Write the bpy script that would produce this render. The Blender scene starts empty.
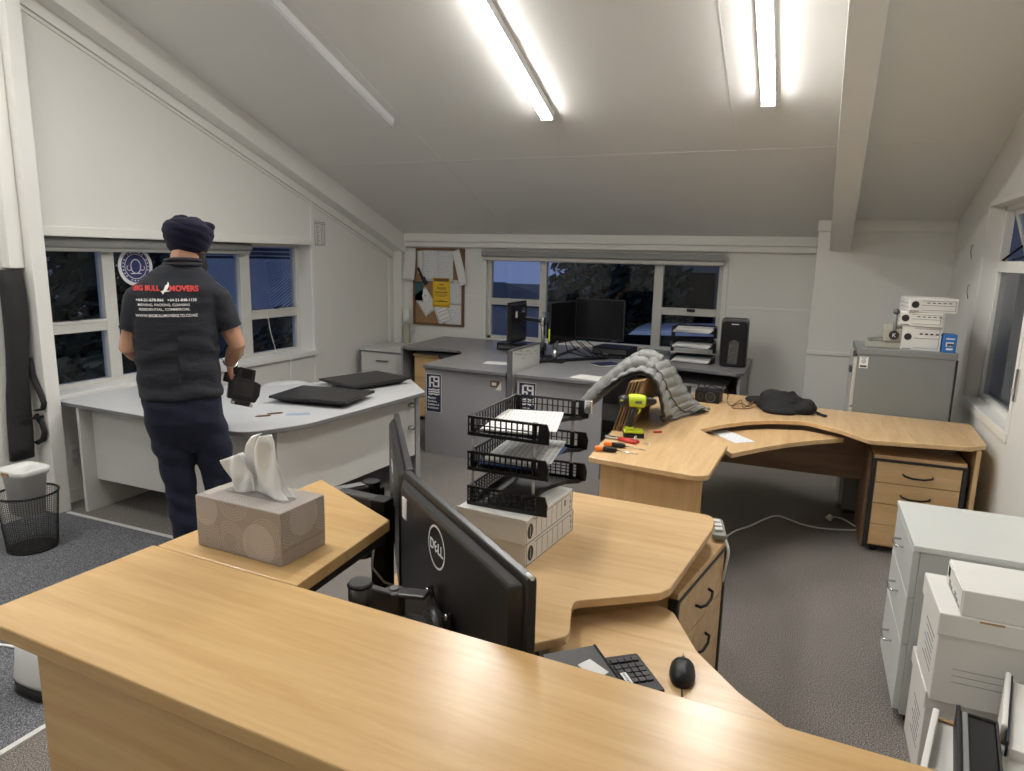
import bpy, bmesh, math, random
from math import pi, sin, cos, tan, atan2, sqrt, radians
from mathutils import Vector, Matrix
from mathutils.bvhtree import BVHTree

SC = bpy.context.scene
COL = SC.collection
random.seed(7)

# ---------------------------------------------------------------- camera
CAM_H = 1.70
YAW, PITCH, ROLL, FPX = 0.399234, 0.185328, 0.0216555, 689.6025
cy_, sy_ = cos(YAW), sin(YAW)
_f = Vector((-sy_ * cos(PITCH), cy_ * cos(PITCH), -sin(PITCH)))
_r = Vector((cy_, sy_, 0))
_u = _r.cross(_f)
_r2 = _r * cos(ROLL) + _u * sin(ROLL)
_u2 = -_r * sin(ROLL) + _u * cos(ROLL)
cam_data = bpy.data.cameras.new('camera')
cam = bpy.data.objects.new('camera', cam_data)
COL.objects.link(cam)
m = Matrix.Identity(4)
for i in range(3):
    m[i][0], m[i][1], m[i][2] = _r2[i], _u2[i], -_f[i]
m[0][3], m[1][3], m[2][3] = 0, 0, CAM_H
cam.matrix_world = m
cam_data.sensor_fit = 'HORIZONTAL'
cam_data.sensor_width = 36
cam_data.lens = FPX * 36 / 1024
cam_data.clip_start = 0.02
cam_data.clip_end = 200
SC.camera = cam

# ---------------------------------------------------------------- world: blue dusk
world = bpy.data.worlds.new('dusk_sky')
SC.world = world
world.use_nodes = True
bg = world.node_tree.nodes['Background']
bg.inputs['Color'].default_value = (0.29, 0.355, 0.62, 1)
bg.inputs['Strength'].default_value = 0.62

LAMP_STRENGTH = 96.0
SC.view_settings.view_transform = 'Standard'
SC.view_settings.look = 'None'
SC.view_settings.gamma = 1
SC.view_settings.use_curve_mapping = False
SC.view_settings.exposure = 0.0

# ---------------------------------------------------------------- materials
def _new(name):
    mt = bpy.data.materials.new(name)
    mt.use_nodes = True
    nt = mt.node_tree
    return mt, nt, nt.nodes['Principled BSDF']

def mat(name, col, rough=0.5, metal=0.0, var=0.0, vscale=6.0, bump=0.0, bscale=200.0, spec=0.5, coat=0.0, sheen=0.0, stretch=(1, 1, 1)):
    mt, nt, b = _new(name)
    b.inputs['Base Color'].default_value = (*col, 1)
    b.inputs['Roughness'].default_value = rough
    b.inputs['Metallic'].default_value = metal
    b.inputs['Specular IOR Level'].default_value = spec
    b.inputs['Coat Weight'].default_value = coat
    b.inputs['Sheen Weight'].default_value = sheen
    tc = nt.nodes.new('ShaderNodeTexCoord')
    mp = nt.nodes.new('ShaderNodeMapping')
    mp.inputs['Scale'].default_value = stretch
    nt.links.new(tc.outputs['Object'], mp.inputs['Vector'])
    if var > 0:
        n = nt.nodes.new('ShaderNodeTexNoise')
        n.inputs['Scale'].default_value = vscale
        n.inputs['Detail'].default_value = 4
        nt.links.new(mp.outputs[0], n.inputs['Vector'])
        mx = nt.nodes.new('ShaderNodeMix'); mx.data_type = 'RGBA'
        mx.inputs[6].default_value = (*[max(0, c * (1 - var)) for c in col], 1)
        mx.inputs[7].default_value = (*[min(1, c * (1 + var)) for c in col], 1)
        nt.links.new(n.outputs['Fac'], mx.inputs[0])
        nt.links.new(mx.outputs[2], b.inputs['Base Color'])
    if bump > 0:
        n2 = nt.nodes.new('ShaderNodeTexNoise')
        n2.inputs['Scale'].default_value = bscale
        n2.inputs['Detail'].default_value = 3
        nt.links.new(mp.outputs[0], n2.inputs['Vector'])
        bp = nt.nodes.new('ShaderNodeBump')
        bp.inputs['Strength'].default_value = bump
        bp.inputs['Distance'].default_value = 0.01
        nt.links.new(n2.outputs['Fac'], bp.inputs['Height'])
        nt.links.new(bp.outputs[0], b.inputs['Normal'])
    return mt

def wood(name, c1, c2, ang=0.0, axis='X', rough=0.24, fine=1.0):
    """laminate with grain running along axis (rotated by ang about z)"""
    mt, nt, b = _new(name)
    tc = nt.nodes.new('ShaderNodeTexCoord')
    mp = nt.nodes.new('ShaderNodeMapping')
    mp.inputs['Rotation'].default_value = (0, 0, -ang)
    nt.links.new(tc.outputs['Object'], mp.inputs['Vector'])
    m2 = nt.nodes.new('ShaderNodeMapping')
    s = {'X': (1.2, 16, 16), 'Y': (16, 1.2, 16), 'Z': (16, 16, 1.2)}[axis]
    m2.inputs['Scale'].default_value = s
    nt.links.new(mp.outputs[0], m2.inputs['Vector'])
    n1 = nt.nodes.new('ShaderNodeTexNoise'); n1.inputs['Scale'].default_value = 1.1 * fine
    n1.inputs['Detail'].default_value = 5; n1.inputs['Distortion'].default_value = 0.9
    n2 = nt.nodes.new('ShaderNodeTexNoise'); n2.inputs['Scale'].default_value = 9.0 * fine
    n2.inputs['Detail'].default_value = 3
    nt.links.new(m2.outputs[0], n1.inputs['Vector']); nt.links.new(m2.outputs[0], n2.inputs['Vector'])
    ad = nt.nodes.new('ShaderNodeMath'); ad.operation = 'MULTIPLY_ADD'
    ad.inputs[1].default_value = 0.35
    nt.links.new(n2.outputs['Fac'], ad.inputs[0]); nt.links.new(n1.outputs['Fac'], ad.inputs[2])
    rp = nt.nodes.new('ShaderNodeValToRGB')
    rp.color_ramp.elements[0].position = 0.45; rp.color_ramp.elements[0].color = (*c1, 1)
    rp.color_ramp.elements[1].position = 0.88; rp.color_ramp.elements[1].color = (*c2, 1)
    nt.links.new(ad.outputs[0], rp.inputs[0])
    nt.links.new(rp.outputs[0], b.inputs['Base Color'])
    b.inputs['Roughness'].default_value = rough
    b.inputs['Specular IOR Level'].default_value = 0.45
    n3 = nt.nodes.new('ShaderNodeTexNoise'); n3.inputs['Scale'].default_value = 420
    nt.links.new(tc.outputs['Object'], n3.inputs['Vector'])
    bp = nt.nodes.new('ShaderNodeBump'); bp.inputs['Strength'].default_value = 0.08; bp.inputs['Distance'].default_value = 0.002
    nt.links.new(n3.outputs['Fac'], bp.inputs['Height']); nt.links.new(bp.outputs[0], b.inputs['Normal'])
    return mt

def carpet(name, c1, c2, c3):
    mt, nt, b = _new(name)
    tc = nt.nodes.new('ShaderNodeTexCoord')
    n1 = nt.nodes.new('ShaderNodeTexNoise'); n1.inputs['Scale'].default_value = 230; n1.inputs['Detail'].default_value = 3
    n2 = nt.nodes.new('ShaderNodeTexNoise'); n2.inputs['Scale'].default_value = 2.2; n2.inputs['Detail'].default_value = 3
    for n in (n1, n2): nt.links.new(tc.outputs['Object'], n.inputs['Vector'])
    rp = nt.nodes.new('ShaderNodeValToRGB')
    rp.color_ramp.elements[0].position = 0.36; rp.color_ramp.elements[0].color = (*c1, 1)
    rp.color_ramp.elements[1].position = 0.68; rp.color_ramp.elements[1].color = (*c3, 1)
    e = rp.color_ramp.elements.new(0.52); e.color = (*c2, 1)
    nt.links.new(n1.outputs['Fac'], rp.inputs[0])
    mx = nt.nodes.new('ShaderNodeMix'); mx.data_type = 'RGBA'; mx.blend_type = 'MULTIPLY'
    mx.inputs[0].default_value = 0.35
    nt.links.new(rp.outputs[0], mx.inputs[6]); nt.links.new(n2.outputs['Fac'], mx.inputs[7])
    nt.links.new(mx.outputs[2], b.inputs['Base Color'])
    b.inputs['Roughness'].default_value = 0.95
    b.inputs['Specular IOR Level'].default_value = 0.1
    bp = nt.nodes.new('ShaderNodeBump'); bp.inputs['Strength'].default_value = 0.6; bp.inputs['Distance'].default_value = 0.004
    nt.links.new(n1.outputs['Fac'], bp.inputs['Height']); nt.links.new(bp.outputs[0], b.inputs['Normal'])
    return mt

def print_paper(name, col=(0.8, 0.79, 0.77), ink=(0.25, 0.25, 0.27), rows=70.0, amount=0.32):
    """paper carrying rows of small print, in the sheet's own coordinates"""
    mt, nt, b = _new(name)
    tc = nt.nodes.new('ShaderNodeTexCoord')
    sp = nt.nodes.new('ShaderNodeSeparateXYZ'); nt.links.new(tc.outputs['Object'], sp.inputs[0])
    mu = nt.nodes.new('ShaderNodeMath'); mu.operation = 'MULTIPLY'; mu.inputs[1].default_value = rows
    nt.links.new(sp.outputs['Y'], mu.inputs[0])
    fr = nt.nodes.new('ShaderNodeMath'); fr.operation = 'FRACT'; nt.links.new(mu.outputs[0], fr.inputs[0])
    gt = nt.nodes.new('ShaderNodeMath'); gt.operation = 'GREATER_THAN'; gt.inputs[1].default_value = 0.62
    nt.links.new(fr.outputs[0], gt.inputs[0])
    fl = nt.nodes.new('ShaderNodeMath'); fl.operation = 'FLOOR'; nt.links.new(mu.outputs[0], fl.inputs[0])
    cb = nt.nodes.new('ShaderNodeCombineXYZ')
    mx1 = nt.nodes.new('ShaderNodeMath'); mx1.operation = 'MULTIPLY'; mx1.inputs[1].default_value = 55
    nt.links.new(sp.outputs['X'], mx1.inputs[0]); nt.links.new(mx1.outputs[0], cb.inputs[0]); nt.links.new(fl.outputs[0], cb.inputs[1])
    no = nt.nodes.new('ShaderNodeTexNoise'); no.inputs['Scale'].default_value = 1.0
    nt.links.new(cb.outputs[0], no.inputs['Vector'])
    g2 = nt.nodes.new('ShaderNodeMath'); g2.operation = 'GREATER_THAN'; g2.inputs[1].default_value = 0.47
    nt.links.new(no.outputs['Fac'], g2.inputs[0])
    m3 = nt.nodes.new('ShaderNodeMath'); m3.operation = 'MULTIPLY'
    nt.links.new(gt.outputs[0], m3.inputs[0]); nt.links.new(g2.outputs[0], m3.inputs[1])
    m4 = nt.nodes.new('ShaderNodeMath'); m4.operation = 'MULTIPLY'; m4.inputs[1].default_value = amount
    nt.links.new(m3.outputs[0], m4.inputs[0])
    mx = nt.nodes.new('ShaderNodeMix'); mx.data_type = 'RGBA'
    mx.inputs[6].default_value = (*col, 1); mx.inputs[7].default_value = (*ink, 1)
    nt.links.new(m4.outputs[0], mx.inputs[0]); nt.links.new(mx.outputs[2], b.inputs['Base Color'])
    b.inputs['Roughness'].default_value = 0.8
    return mt

def emit(name, col, strength):
    mt, nt, b = _new(name)
    b.inputs['Base Color'].default_value = (0.9, 0.9, 0.9, 1)
    b.inputs['Emission Color'].default_value = (*col, 1)
    b.inputs['Emission Strength'].default_value = strength
    return mt

def glass(name, tint=(0.85, 0.9, 0.95), refl=1.0, rough=0.0, ior=1.5):
    mt = bpy.data.materials.new(name); mt.use_nodes = True
    nt = mt.node_tree; nt.nodes.clear()
    out = nt.nodes.new('ShaderNodeOutputMaterial')
    tr = nt.nodes.new('ShaderNodeBsdfTransparent'); tr.inputs[0].default_value = (*tint, 1)
    gl = nt.nodes.new('ShaderNodeBsdfGlossy'); gl.inputs['Roughness'].default_value = rough
    fr = nt.nodes.new('ShaderNodeFresnel'); fr.inputs['IOR'].default_value = ior
    mx = nt.nodes.new('ShaderNodeMixShader')
    ge = nt.nodes.new('ShaderNodeNewGeometry')
    iv = nt.nodes.new('ShaderNodeMath'); iv.operation = 'SUBTRACT'; iv.inputs[0].default_value = 1.0
    nt.links.new(ge.outputs['Backfacing'], iv.inputs[1])
    mu = nt.nodes.new('ShaderNodeMath'); mu.operation = 'MULTIPLY'
    nt.links.new(fr.outputs[0], mu.inputs[0]); nt.links.new(iv.outputs[0], mu.inputs[1])
    nt.links.new(mu.outputs[0], mx.inputs[0]); nt.links.new(tr.outputs[0], mx.inputs[1]); nt.links.new(gl.outputs[0], mx.inputs[2])
    nt.links.new(mx.outputs[0], out.inputs[0])
    return mt

M = {}
M['wall'] = mat('painted_wall', (0.80, 0.79, 0.75), 0.55, var=0.02, vscale=2, bump=0.05, bscale=60)
M['ceiling'] = mat('painted_ceiling', (0.79, 0.78, 0.75), 0.5, var=0.02, vscale=1.5, bump=0.06, bscale=40)
M['trim'] = mat('gloss_trim_paint', (0.83, 0.82, 0.78), 0.4, var=0.02, vscale=4)
M['alu'] = mat('window_aluminium', (0.62, 0.61, 0.57), 0.45, var=0.04, vscale=20)
M['carpet'] = carpet('brown_grey_carpet', (0.07, 0.064, 0.06), (0.25, 0.228, 0.208), (0.52, 0.49, 0.45))
M['carpet_blue'] = carpet('blue_grey_carpet', (0.065, 0.067, 0.077), (0.185, 0.19, 0.208), (0.40, 0.41, 0.435))
M['strip'] = mat('carpet_joint_strip', (0.62, 0.62, 0.60), 0.6, var=0.05, vscale=30)
BE1, BE2 = (0.585, 0.365, 0.15), (0.70, 0.465, 0.215)
M['wood_x'] = wood('beech_laminate_lengthwise', BE1, BE2, 0, 'X')
M['wood_y'] = wood('beech_laminate_crosswise', BE1, BE2, 0, 'Y')
M['wood_z'] = wood('beech_laminate_upright', BE1, BE2, 0, 'Z', 0.4)
DB1, DB2 = (0.60, 0.39, 0.19), (0.72, 0.495, 0.265)
M['desk_x'] = wood('desk_beech_lengthwise', DB1, DB2, 0, 'X', 0.24)
M['desk_y'] = wood('desk_beech_crosswise', DB1, DB2, 0, 'Y', 0.24)
M['desk_z'] = wood('desk_beech_upright', DB1, DB2, 0, 'Z', 0.4)
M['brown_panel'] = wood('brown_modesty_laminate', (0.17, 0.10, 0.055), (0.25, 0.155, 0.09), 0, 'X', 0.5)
M['edge'] = mat('beech_edge_band', (0.47, 0.31, 0.15), 0.4, var=0.06, vscale=30)
M['grey_lam'] = mat('pale_grey_laminate', (0.60, 0.61, 0.62), 0.32, var=0.015, vscale=30)
M['grey_top'] = mat('mid_grey_laminate', (0.27, 0.27, 0.275), 0.34, var=0.03, vscale=60)
M['grey_panel'] = mat('grey_melamine_panel', (0.31, 0.31, 0.32), 0.5, var=0.03, vscale=50)
M['grey_edge'] = mat('dark_grey_edge_band', (0.16, 0.16, 0.165), 0.5, var=0.03, vscale=40)
M['light_panel'] = mat('light_grey_melamine', (0.60, 0.595, 0.57), 0.5, var=0.02, vscale=20)
M['steel_grey'] = mat('grey_painted_steel', (0.22, 0.235, 0.235), 0.42, var=0.03, vscale=8)
M['pale_steel'] = mat('pale_painted_steel', (0.50, 0.50, 0.48), 0.4, var=0.02, vscale=8)
M['white_lam'] = mat('white_grey_laminate', (0.62, 0.64, 0.62), 0.42, var=0.015, vscale=10)
M['black_pl'] = mat('black_plastic', (0.011, 0.011, 0.012), 0.42, var=0.15, vscale=40, bump=0.08, bscale=500, spec=0.3)
M['black_mon'] = mat('monitor_housing_black', (0.022, 0.021, 0.021), 0.36, var=0.08, vscale=20, spec=0.35)
M['black_gl'] = mat('gloss_black_screen', (0.008, 0.008, 0.010), 0.16, var=0.1, vscale=10, spec=0.2)
M['black_tray'] = mat('tray_black_plastic', (0.012, 0.012, 0.013), 0.38, var=0.1, vscale=40, spec=0.35)
M['dark_edge'] = mat('black_edge_band', (0.025, 0.025, 0.025), 0.45, var=0.1, vscale=40)
M['grey_pl'] = mat('dark_grey_plastic', (0.10, 0.10, 0.105), 0.4, var=0.06, vscale=40)
M['chrome'] = mat('satin_metal', (0.62, 0.62, 0.62), 0.25, 1.0, var=0.04, vscale=40)
M['gun'] = mat('gunmetal_arm_paint', (0.075, 0.075, 0.075), 0.38, 0.3, var=0.06, vscale=40)
M['arm_grey'] = mat('grey_arm_cover', (0.25, 0.25, 0.25), 0.4, 0.2, var=0.04, vscale=40)
M['white_pl'] = mat('white_plastic', (0.78, 0.78, 0.76), 0.35, var=0.02, vscale=20)
M['paper'] = mat('white_paper', (0.80, 0.80, 0.79), 0.8, var=0.02, vscale=20)
M['printed'] = print_paper('printed_sheet')
M['printed2'] = print_paper('form_sheet', (0.74, 0.75, 0.76), (0.3, 0.32, 0.36), 55, 0.5)
M['yellow'] = mat('yellow_card', (0.82, 0.53, 0.03), 0.7, var=0.03, vscale=30)
M['card_w'] = mat('white_carton_card', (0.76, 0.75, 0.72), 0.75, var=0.03, vscale=12)
M['card_b'] = mat('brown_corrugated_card', (0.36, 0.22, 0.11), 0.8, var=0.1, vscale=30)
M['card_edge'] = mat('corrugated_edge', (0.13, 0.08, 0.045), 0.9, var=0.3, vscale=150)
M['cork'] = mat('cork_board', (0.33, 0.20, 0.095), 0.9, var=0.25, vscale=120, bump=0.2, bscale=200)
M['frame_br'] = mat('brown_timber_frame', (0.17, 0.085, 0.04), 0.5, var=0.15, vscale=30)
M['ink'] = mat('black_print', (0.02, 0.02, 0.02), 0.6, var=0.1, vscale=40)
M['ink_w'] = mat('white_print', (0.82, 0.82, 0.82), 0.6, var=0.02, vscale=40)
M['ink_r'] = mat('red_print', (0.62, 0.045, 0.04), 0.6, var=0.06, vscale=40)
M['ink_g'] = mat('grey_print', (0.22, 0.22, 0.22), 0.7, var=0.1, vscale=40)
M['navy_label'] = mat('navy_label', (0.012, 0.022, 0.055), 0.4, var=0.05, vscale=40)
M['navy_round'] = mat('blue_round_label', (0.035, 0.04, 0.16), 0.4, var=0.05, vscale=40)
M['blue_box'] = mat('blue_carton', (0.03, 0.17, 0.50), 0.5, var=0.06, vscale=40)
M['blue_file'] = mat('blue_folder_card', (0.06, 0.16, 0.40), 0.6, var=0.05, vscale=40)
M['beige_mach'] = mat('beige_painted_metal', (0.40, 0.39, 0.33), 0.5, var=0.05, vscale=30)
M['lime'] = mat('lime_green_plastic', (0.50, 0.62, 0.02), 0.4, var=0.05, vscale=30)
M['orange'] = mat('orange_plastic', (0.85, 0.22, 0.02), 0.4, var=0.05, vscale=30)
M['red'] = mat('red_plastic', (0.55, 0.03, 0.025), 0.4, var=0.05, vscale=30)
M['skin'] = mat('skin', (0.50, 0.27, 0.175), 0.5, var=0.07, vscale=18, bump=0.05, bscale=300)
M['hair'] = mat('dark_beard_hair', (0.02, 0.015, 0.012), 0.7, var=0.3, vscale=120, bump=0.5, bscale=250)
M['shirt'] = mat('charcoal_jersey', (0.020, 0.022, 0.029), 0.8, var=0.15, vscale=9, bump=1.0, bscale=8, sheen=0.05, spec=0.25, stretch=(1, 1, 2.6))
M['trouser'] = mat('navy_trouser_cloth', (0.012, 0.015, 0.033), 0.8, var=0.12, vscale=9, bump=0.8, bscale=8, sheen=0.05, spec=0.25)
M['turban'] = mat('navy_turban_cloth', (0.0065, 0.006, 0.021), 0.85, var=0.15, vscale=25, bump=0.3, bscale=90, sheen=0.05, spec=0.2)
M['bag'] = mat('black_nylon', (0.014, 0.014, 0.015), 0.7, var=0.2, vscale=30, bump=0.4, bscale=40)
M['quilt'] = mat('grey_quilted_nylon', (0.23, 0.235, 0.225), 0.5, var=0.06, vscale=20, bump=0.35, bscale=30)
M['quilt_dark'] = mat('dark_grey_lining', (0.06, 0.062, 0.066), 0.6, var=0.1, vscale=20)
M['black_cloth'] = mat('black_knit_cloth', (0.010, 0.010, 0.011), 0.85, var=0.2, vscale=40, bump=0.5, bscale=60)
M['tissue'] = mat('tissue_paper', (0.86, 0.86, 0.86), 0.9, bump=0.1, bscale=60, var=0.01)
M['blind'] = mat('grey_blind_fabric', (0.30, 0.30, 0.29), 0.6, var=0.03, vscale=60)
M['glass'] = glass('window_glass', (0.80, 0.86, 0.92))
M['glass_coated'] = glass('reflective_glass', (0.7, 0.72, 0.72), ior=2.1)
M['clear_rod'] = mat('clear_grey_rod', (0.45, 0.44, 0.45), 0.3, var=0.05, vscale=30)
M['lamp_body'] = mat('lamp_white_enamel', (0.70, 0.71, 0.72), 0.35, var=0.01, vscale=20)
M['lamp_on'] = emit('lit_diffuser', (1.0, 0.98, 0.94), LAMP_STRENGTH)
M['lamp_off'] = mat('unlit_diffuser', (0.80, 0.80, 0.80), 0.35, var=0.01, vscale=20)

# ---------------------------------------------------------------- mesh builder
ROOTS = {}

class MB:
    def __init__(self):
        self.bm = bmesh.new(); self.mi = 0
    def face(self, vs, smooth=False):
        try:
            f = self.bm.faces.new(vs)
        except ValueError:
            return None
        f.material_index = self.mi; f.smooth = smooth
        return f
    def v(self, p): return self.bm.verts.new(p)
    def box(self, x0, x1, y0, y1, z0, z1, X=None):
        ps = [(x0, y0, z0), (x1, y0, z0), (x1, y1, z0), (x0, y1, z0), (x0, y0, z1), (x1, y0, z1), (x1, y1, z1), (x0, y1, z1)]
        vs = [self.v(X @ Vector(p) if X else p) for p in ps]
        for q in ((0, 3, 2, 1), (4, 5, 6, 7), (0, 1, 5, 4), (1, 2, 6, 5), (2, 3, 7, 6), (3, 0, 4, 7)):
            self.face([vs[i] for i in q])
        return self
    def bar(self, p0, p1, w, h, up=(0, 0, 1)):
        p0, p1 = Vector(p0), Vector(p1); d = (p1 - p0); L = d.length; d.normalize()
        u = Vector(up); s = d.cross(u)
        if s.length < 1e-4: s = d.cross(Vector((1, 0, 0)))
        s.normalize(); u = s.cross(d)
        X = Matrix.Identity(4)
        for i in range(3): X[i][0], X[i][1], X[i][2], X[i][3] = s[i], d[i], u[i], p0[i]
        return self.box(-w / 2, w / 2, 0, L, -h / 2, h / 2, X)
    def ring(self, c, a, b, n, ph=0.0):
        return [self.v(c + a * cos(2 * pi * i / n + ph) + b * sin(2 * pi * i / n + ph)) for i in range(n)]
    def bridge(self, r0, r1, smooth=True):
        n = len(r0)
        for i in range(n):
            self.face([r0[i], r0[(i + 1) % n], r1[(i + 1) % n], r1[i]], smooth)
    def cyl(self, p0, p1, r0, r1=None, n=16, cap=True):
        if r1 is None: r1 = r0
        p0, p1 = Vector(p0), Vector(p1); d = (p1 - p0).normalized()
        a = d.orthogonal().normalized(); b = d.cross(a)
        A = self.ring(p0, a * r0, b * r0, n); B = self.ring(p1, a * r1, b * r1, n)
        self.bridge(A, B)
        if cap:
            self.face(A[::-1]); self.face(B)
        return self
    def tube(self, pts, r, n=8, cap=True, flat=1.0):
        pts = [Vector(p) for p in pts]; rs = r if isinstance(r, (list, tuple)) else [r] * len(pts)
        prev = None; rings = []
        for i, p in enumerate(pts):
            t = (pts[min(i + 1, len(pts) - 1)] - pts[max(i - 1, 0)])
            if t.length < 1e-9: t = Vector((0, 0, 1))
            t.normalize()
            if prev is None: a = t.orthogonal().normalized()
            else:
                a = prev - t * prev.dot(t)
                a = a.normalized() if a.length > 1e-6 else t.orthogonal().normalized()
            prev = a; b = t.cross(a)
            rings.append(self.ring(p, a * rs[i], b * rs[i] * flat, n))
        for i in range(len(rings) - 1): self.bridge(rings[i], rings[i + 1])
        if cap: self.face(rings[0][::-1]); self.face(rings[-1])
        return self
    def loft(self, secs, n=28, power=2.0, cap=True):
        """secs: (cx, cy, cz, rx, ry) horizontal superellipses"""
        rings = []
        for (x, y, z, rx, ry) in secs:
            r = []
            for i in range(n):
                a = 2 * pi * i / n; c, s = cos(a), sin(a)
                r.append(self.v((x + rx * (abs(c) ** (2 / power)) * (1 if c >= 0 else -1), y + ry * (abs(s) ** (2 / power)) * (1 if s >= 0 else -1), z)))
            rings.append(r)
        for i in range(len(rings) - 1): self.bridge(rings[i], rings[i + 1])
        if cap: self.face(rings[0][::-1]); self.face(rings[-1])
        return self
    def prism(self, poly, z0, z1, X=None):
        a = sum(poly[i][0] * poly[(i + 1) % len(poly)][1] - poly[(i + 1) % len(poly)][0] * poly[i][1] for i in range(len(poly)))
        if a < 0: poly = poly[::-1]
        T = (lambda p: X @ Vector(p)) if X else (lambda p: p)
        A = [self.v(T((p[0], p[1], z0))) for p in poly]; B = [self.v(T((p[0], p[1], z1))) for p in poly]
        self.face(A[::-1]); self.face(B)
        n = len(poly)
        for i in range(n): self.face([A[i], A[(i + 1) % n], B[(i + 1) % n], B[i]])
        return self
    def lathe(self, prof, c=(0, 0, 0), n=24, sx=1.0, sy=1.0, cap=True):
        c = Vector(c)
        rings = [self.ring(c + Vector((0, 0, z)), Vector((r * sx, 0, 0)), Vector((0, r * sy, 0)), n) for r, z in prof]
        for i in range(len(rings) - 1): self.bridge(rings[i], rings[i + 1])
        if cap: self.face(rings[0][::-1]); self.face(rings[-1])
        return self
    def ball(self, c, r, nu=16, nv=10, X=None):
        rx, ry, rz = r if isinstance(r, (list, tuple)) else (r, r, r); c = Vector(c)
        T = (lambda p: c + (X @ p)) if X else (lambda p: c + p)
        rings = []
        for j in range(1, nv):
            t = pi * j / nv
            rings.append([self.v(T(Vector((rx * sin(t) * cos(2 * pi * i / nu), ry * sin(t) * sin(2 * pi * i / nu), -rz * cos(t))))) for i in range(nu)])
        b0 = self.v(T(Vector((0, 0, -rz)))); b1 = self.v(T(Vector((0, 0, rz))))
        for j in range(len(rings) - 1): self.bridge(rings[j], rings[j + 1])
        for i in range(nu):
            self.face([b0, rings[0][(i + 1) % nu], rings[0][i]], True); self.face([b1, rings[-1][i], rings[-1][(i + 1) % nu]], True)
        return self
    def grid(self, fn, nu, nv, smooth=True):
        vs = [[self.v(fn(i / nu, j / nv)) for j in range(nv + 1)] for i in range(nu + 1)]
        for i in range(nu):
            for j in range(nv): self.face([vs[i][j], vs[i + 1][j], vs[i + 1][j + 1], vs[i][j + 1]], smooth)
        return self
    def build(self, name, mats, parent=None, bevel=0.0, seg=2, solid=0.0, remesh=0.0, smooth_it=0, sub=0, local=False, loc=None, rz=0.0):
        if not isinstance(mats, (list, tuple)): mats = [mats]
        bmesh.ops.recalc_face_normals(self.bm, faces=self.bm.faces[:])
        me = bpy.data.meshes.new(name)
        root = None
        if parent is not None:
            root = parent
            while root.parent: root = root.parent
        X = None
        if root is not None and not local: X = ROOTS[root.name].inverted()
        if root is None and loc is not None and not local:
            X = (Matrix.Translation(Vector(loc)) @ Matrix.Rotation(rz, 4, 'Z')).inverted()
        if X: bmesh.ops.transform(self.bm, matrix=X, verts=self.bm.verts[:])
        self.bm.to_mesh(me); self.bm.free()
        for m_ in mats: me.materials.append(m_)
        o = bpy.data.objects.new(name, me); COL.objects.link(o)
        if remesh > 0:
            md = o.modifiers.new('r', 'REMESH'); md.mode = 'VOXEL'; md.voxel_size = remesh; md.use_smooth_shade = True
            if smooth_it:
                s = o.modifiers.new('s', 'SMOOTH'); s.iterations = smooth_it; s.factor = 0.5
            dg = bpy.context.evaluated_depsgraph_get()
            me2 = bpy.data.meshes.new_from_object(o.evaluated_get(dg), depsgraph=dg)
            o.modifiers.clear(); o.data = me2; bpy.data.meshes.remove(me); me2.name = name
            if not me2.materials:
                for m_ in mats: me2.materials.append(m_)
        if solid:
            md = o.modifiers.new('thickness', 'SOLIDIFY'); md.thickness = solid; md.offset = 0
        if sub:
            md = o.modifiers.new('sub', 'SUBSURF'); md.levels = sub; md.render_levels = sub
        if bevel > 0:
            md = o.modifiers.new('bevel', 'BEVEL'); md.width = bevel; md.segments = seg; md.limit_method = 'ANGLE'; md.angle_limit = radians(40)
        if parent is not None: o.parent = parent
        elif loc is not None:
            o.location = loc; o.rotation_euler = (0, 0, rz)
            ROOTS[o.name] = Matrix.Translation(Vector(loc)) @ Matrix.Rotation(rz, 4, 'Z')
        else: ROOTS[o.name] = Matrix.Identity(4)
        return o

def tag(o, label, cat, group=None):
    o['label'] = label; o['category'] = cat
    if group: o['group'] = group
    return o

def thing(name, label, cat, loc=(0, 0, 0), rz=0.0, group=None):
    o = bpy.data.objects.new(name, None); COL.objects.link(o)
    o.empty_display_size = 0.05
    o.location = loc; o.rotation_euler = (0, 0, rz)
    ROOTS[o.name] = Matrix.Translation(Vector(loc)) @ Matrix.Rotation(rz, 4, 'Z')
    return tag(o, label, cat, group)

def struct(o):
    o['kind'] = 'structure'; return o

def dup(root, loc, rz=None, label=None):
    """a copy of a thing with copies of its parts and sub-parts"""
    r = root.copy(); COL.objects.link(r); r.location = loc
    if rz is not None: r.rotation_euler = (0, 0, rz)
    if label: r['label'] = label
    ROOTS[r.name] = Matrix.Translation(Vector(loc)) @ Matrix.Rotation(r.rotation_euler.z, 4, 'Z')
    for ch in list(root.children):
        c = ch.copy(); COL.objects.link(c); c.parent = r
        for g in list(ch.children):
            d = g.copy(); COL.objects.link(d); d.parent = c
    return r

def rpoly(pts, rad, seg=6):
    """polygon with rounded corners; rad one number or one per corner"""
    n = len(pts); out = []
    rr = rad if isinstance(rad, (list, tuple)) else [rad] * n
    for i in range(n):
        p = Vector(pts[i]); a = Vector(pts[i - 1]); b = Vector(pts[(i + 1) % n]); r = rr[i]
        if r <= 0: out.append((p.x, p.y)); continue
        da = (a - p); db = (b - p); la, lb = da.length, db.length
        da.normalize(); db.normalize()
        ang = da.angle(db); t = min(r / tan(ang / 2), la * 0.48, lb * 0.48)
        p0 = p + da * t; p2 = p + db * t
        for k in range(seg + 1):
            s = k / seg
            q = p0 * (1 - s) ** 2 + p * 2 * s * (1 - s) + p2 * s * s
            out.append((q.x, q.y))
    return out

def rrect(cx, cy, w, d, r, seg=5):
    return rpoly([(cx - w / 2, cy - d / 2), (cx + w / 2, cy - d / 2), (cx + w / 2, cy + d / 2), (cx - w / 2, cy + d / 2)], r, seg)

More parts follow.
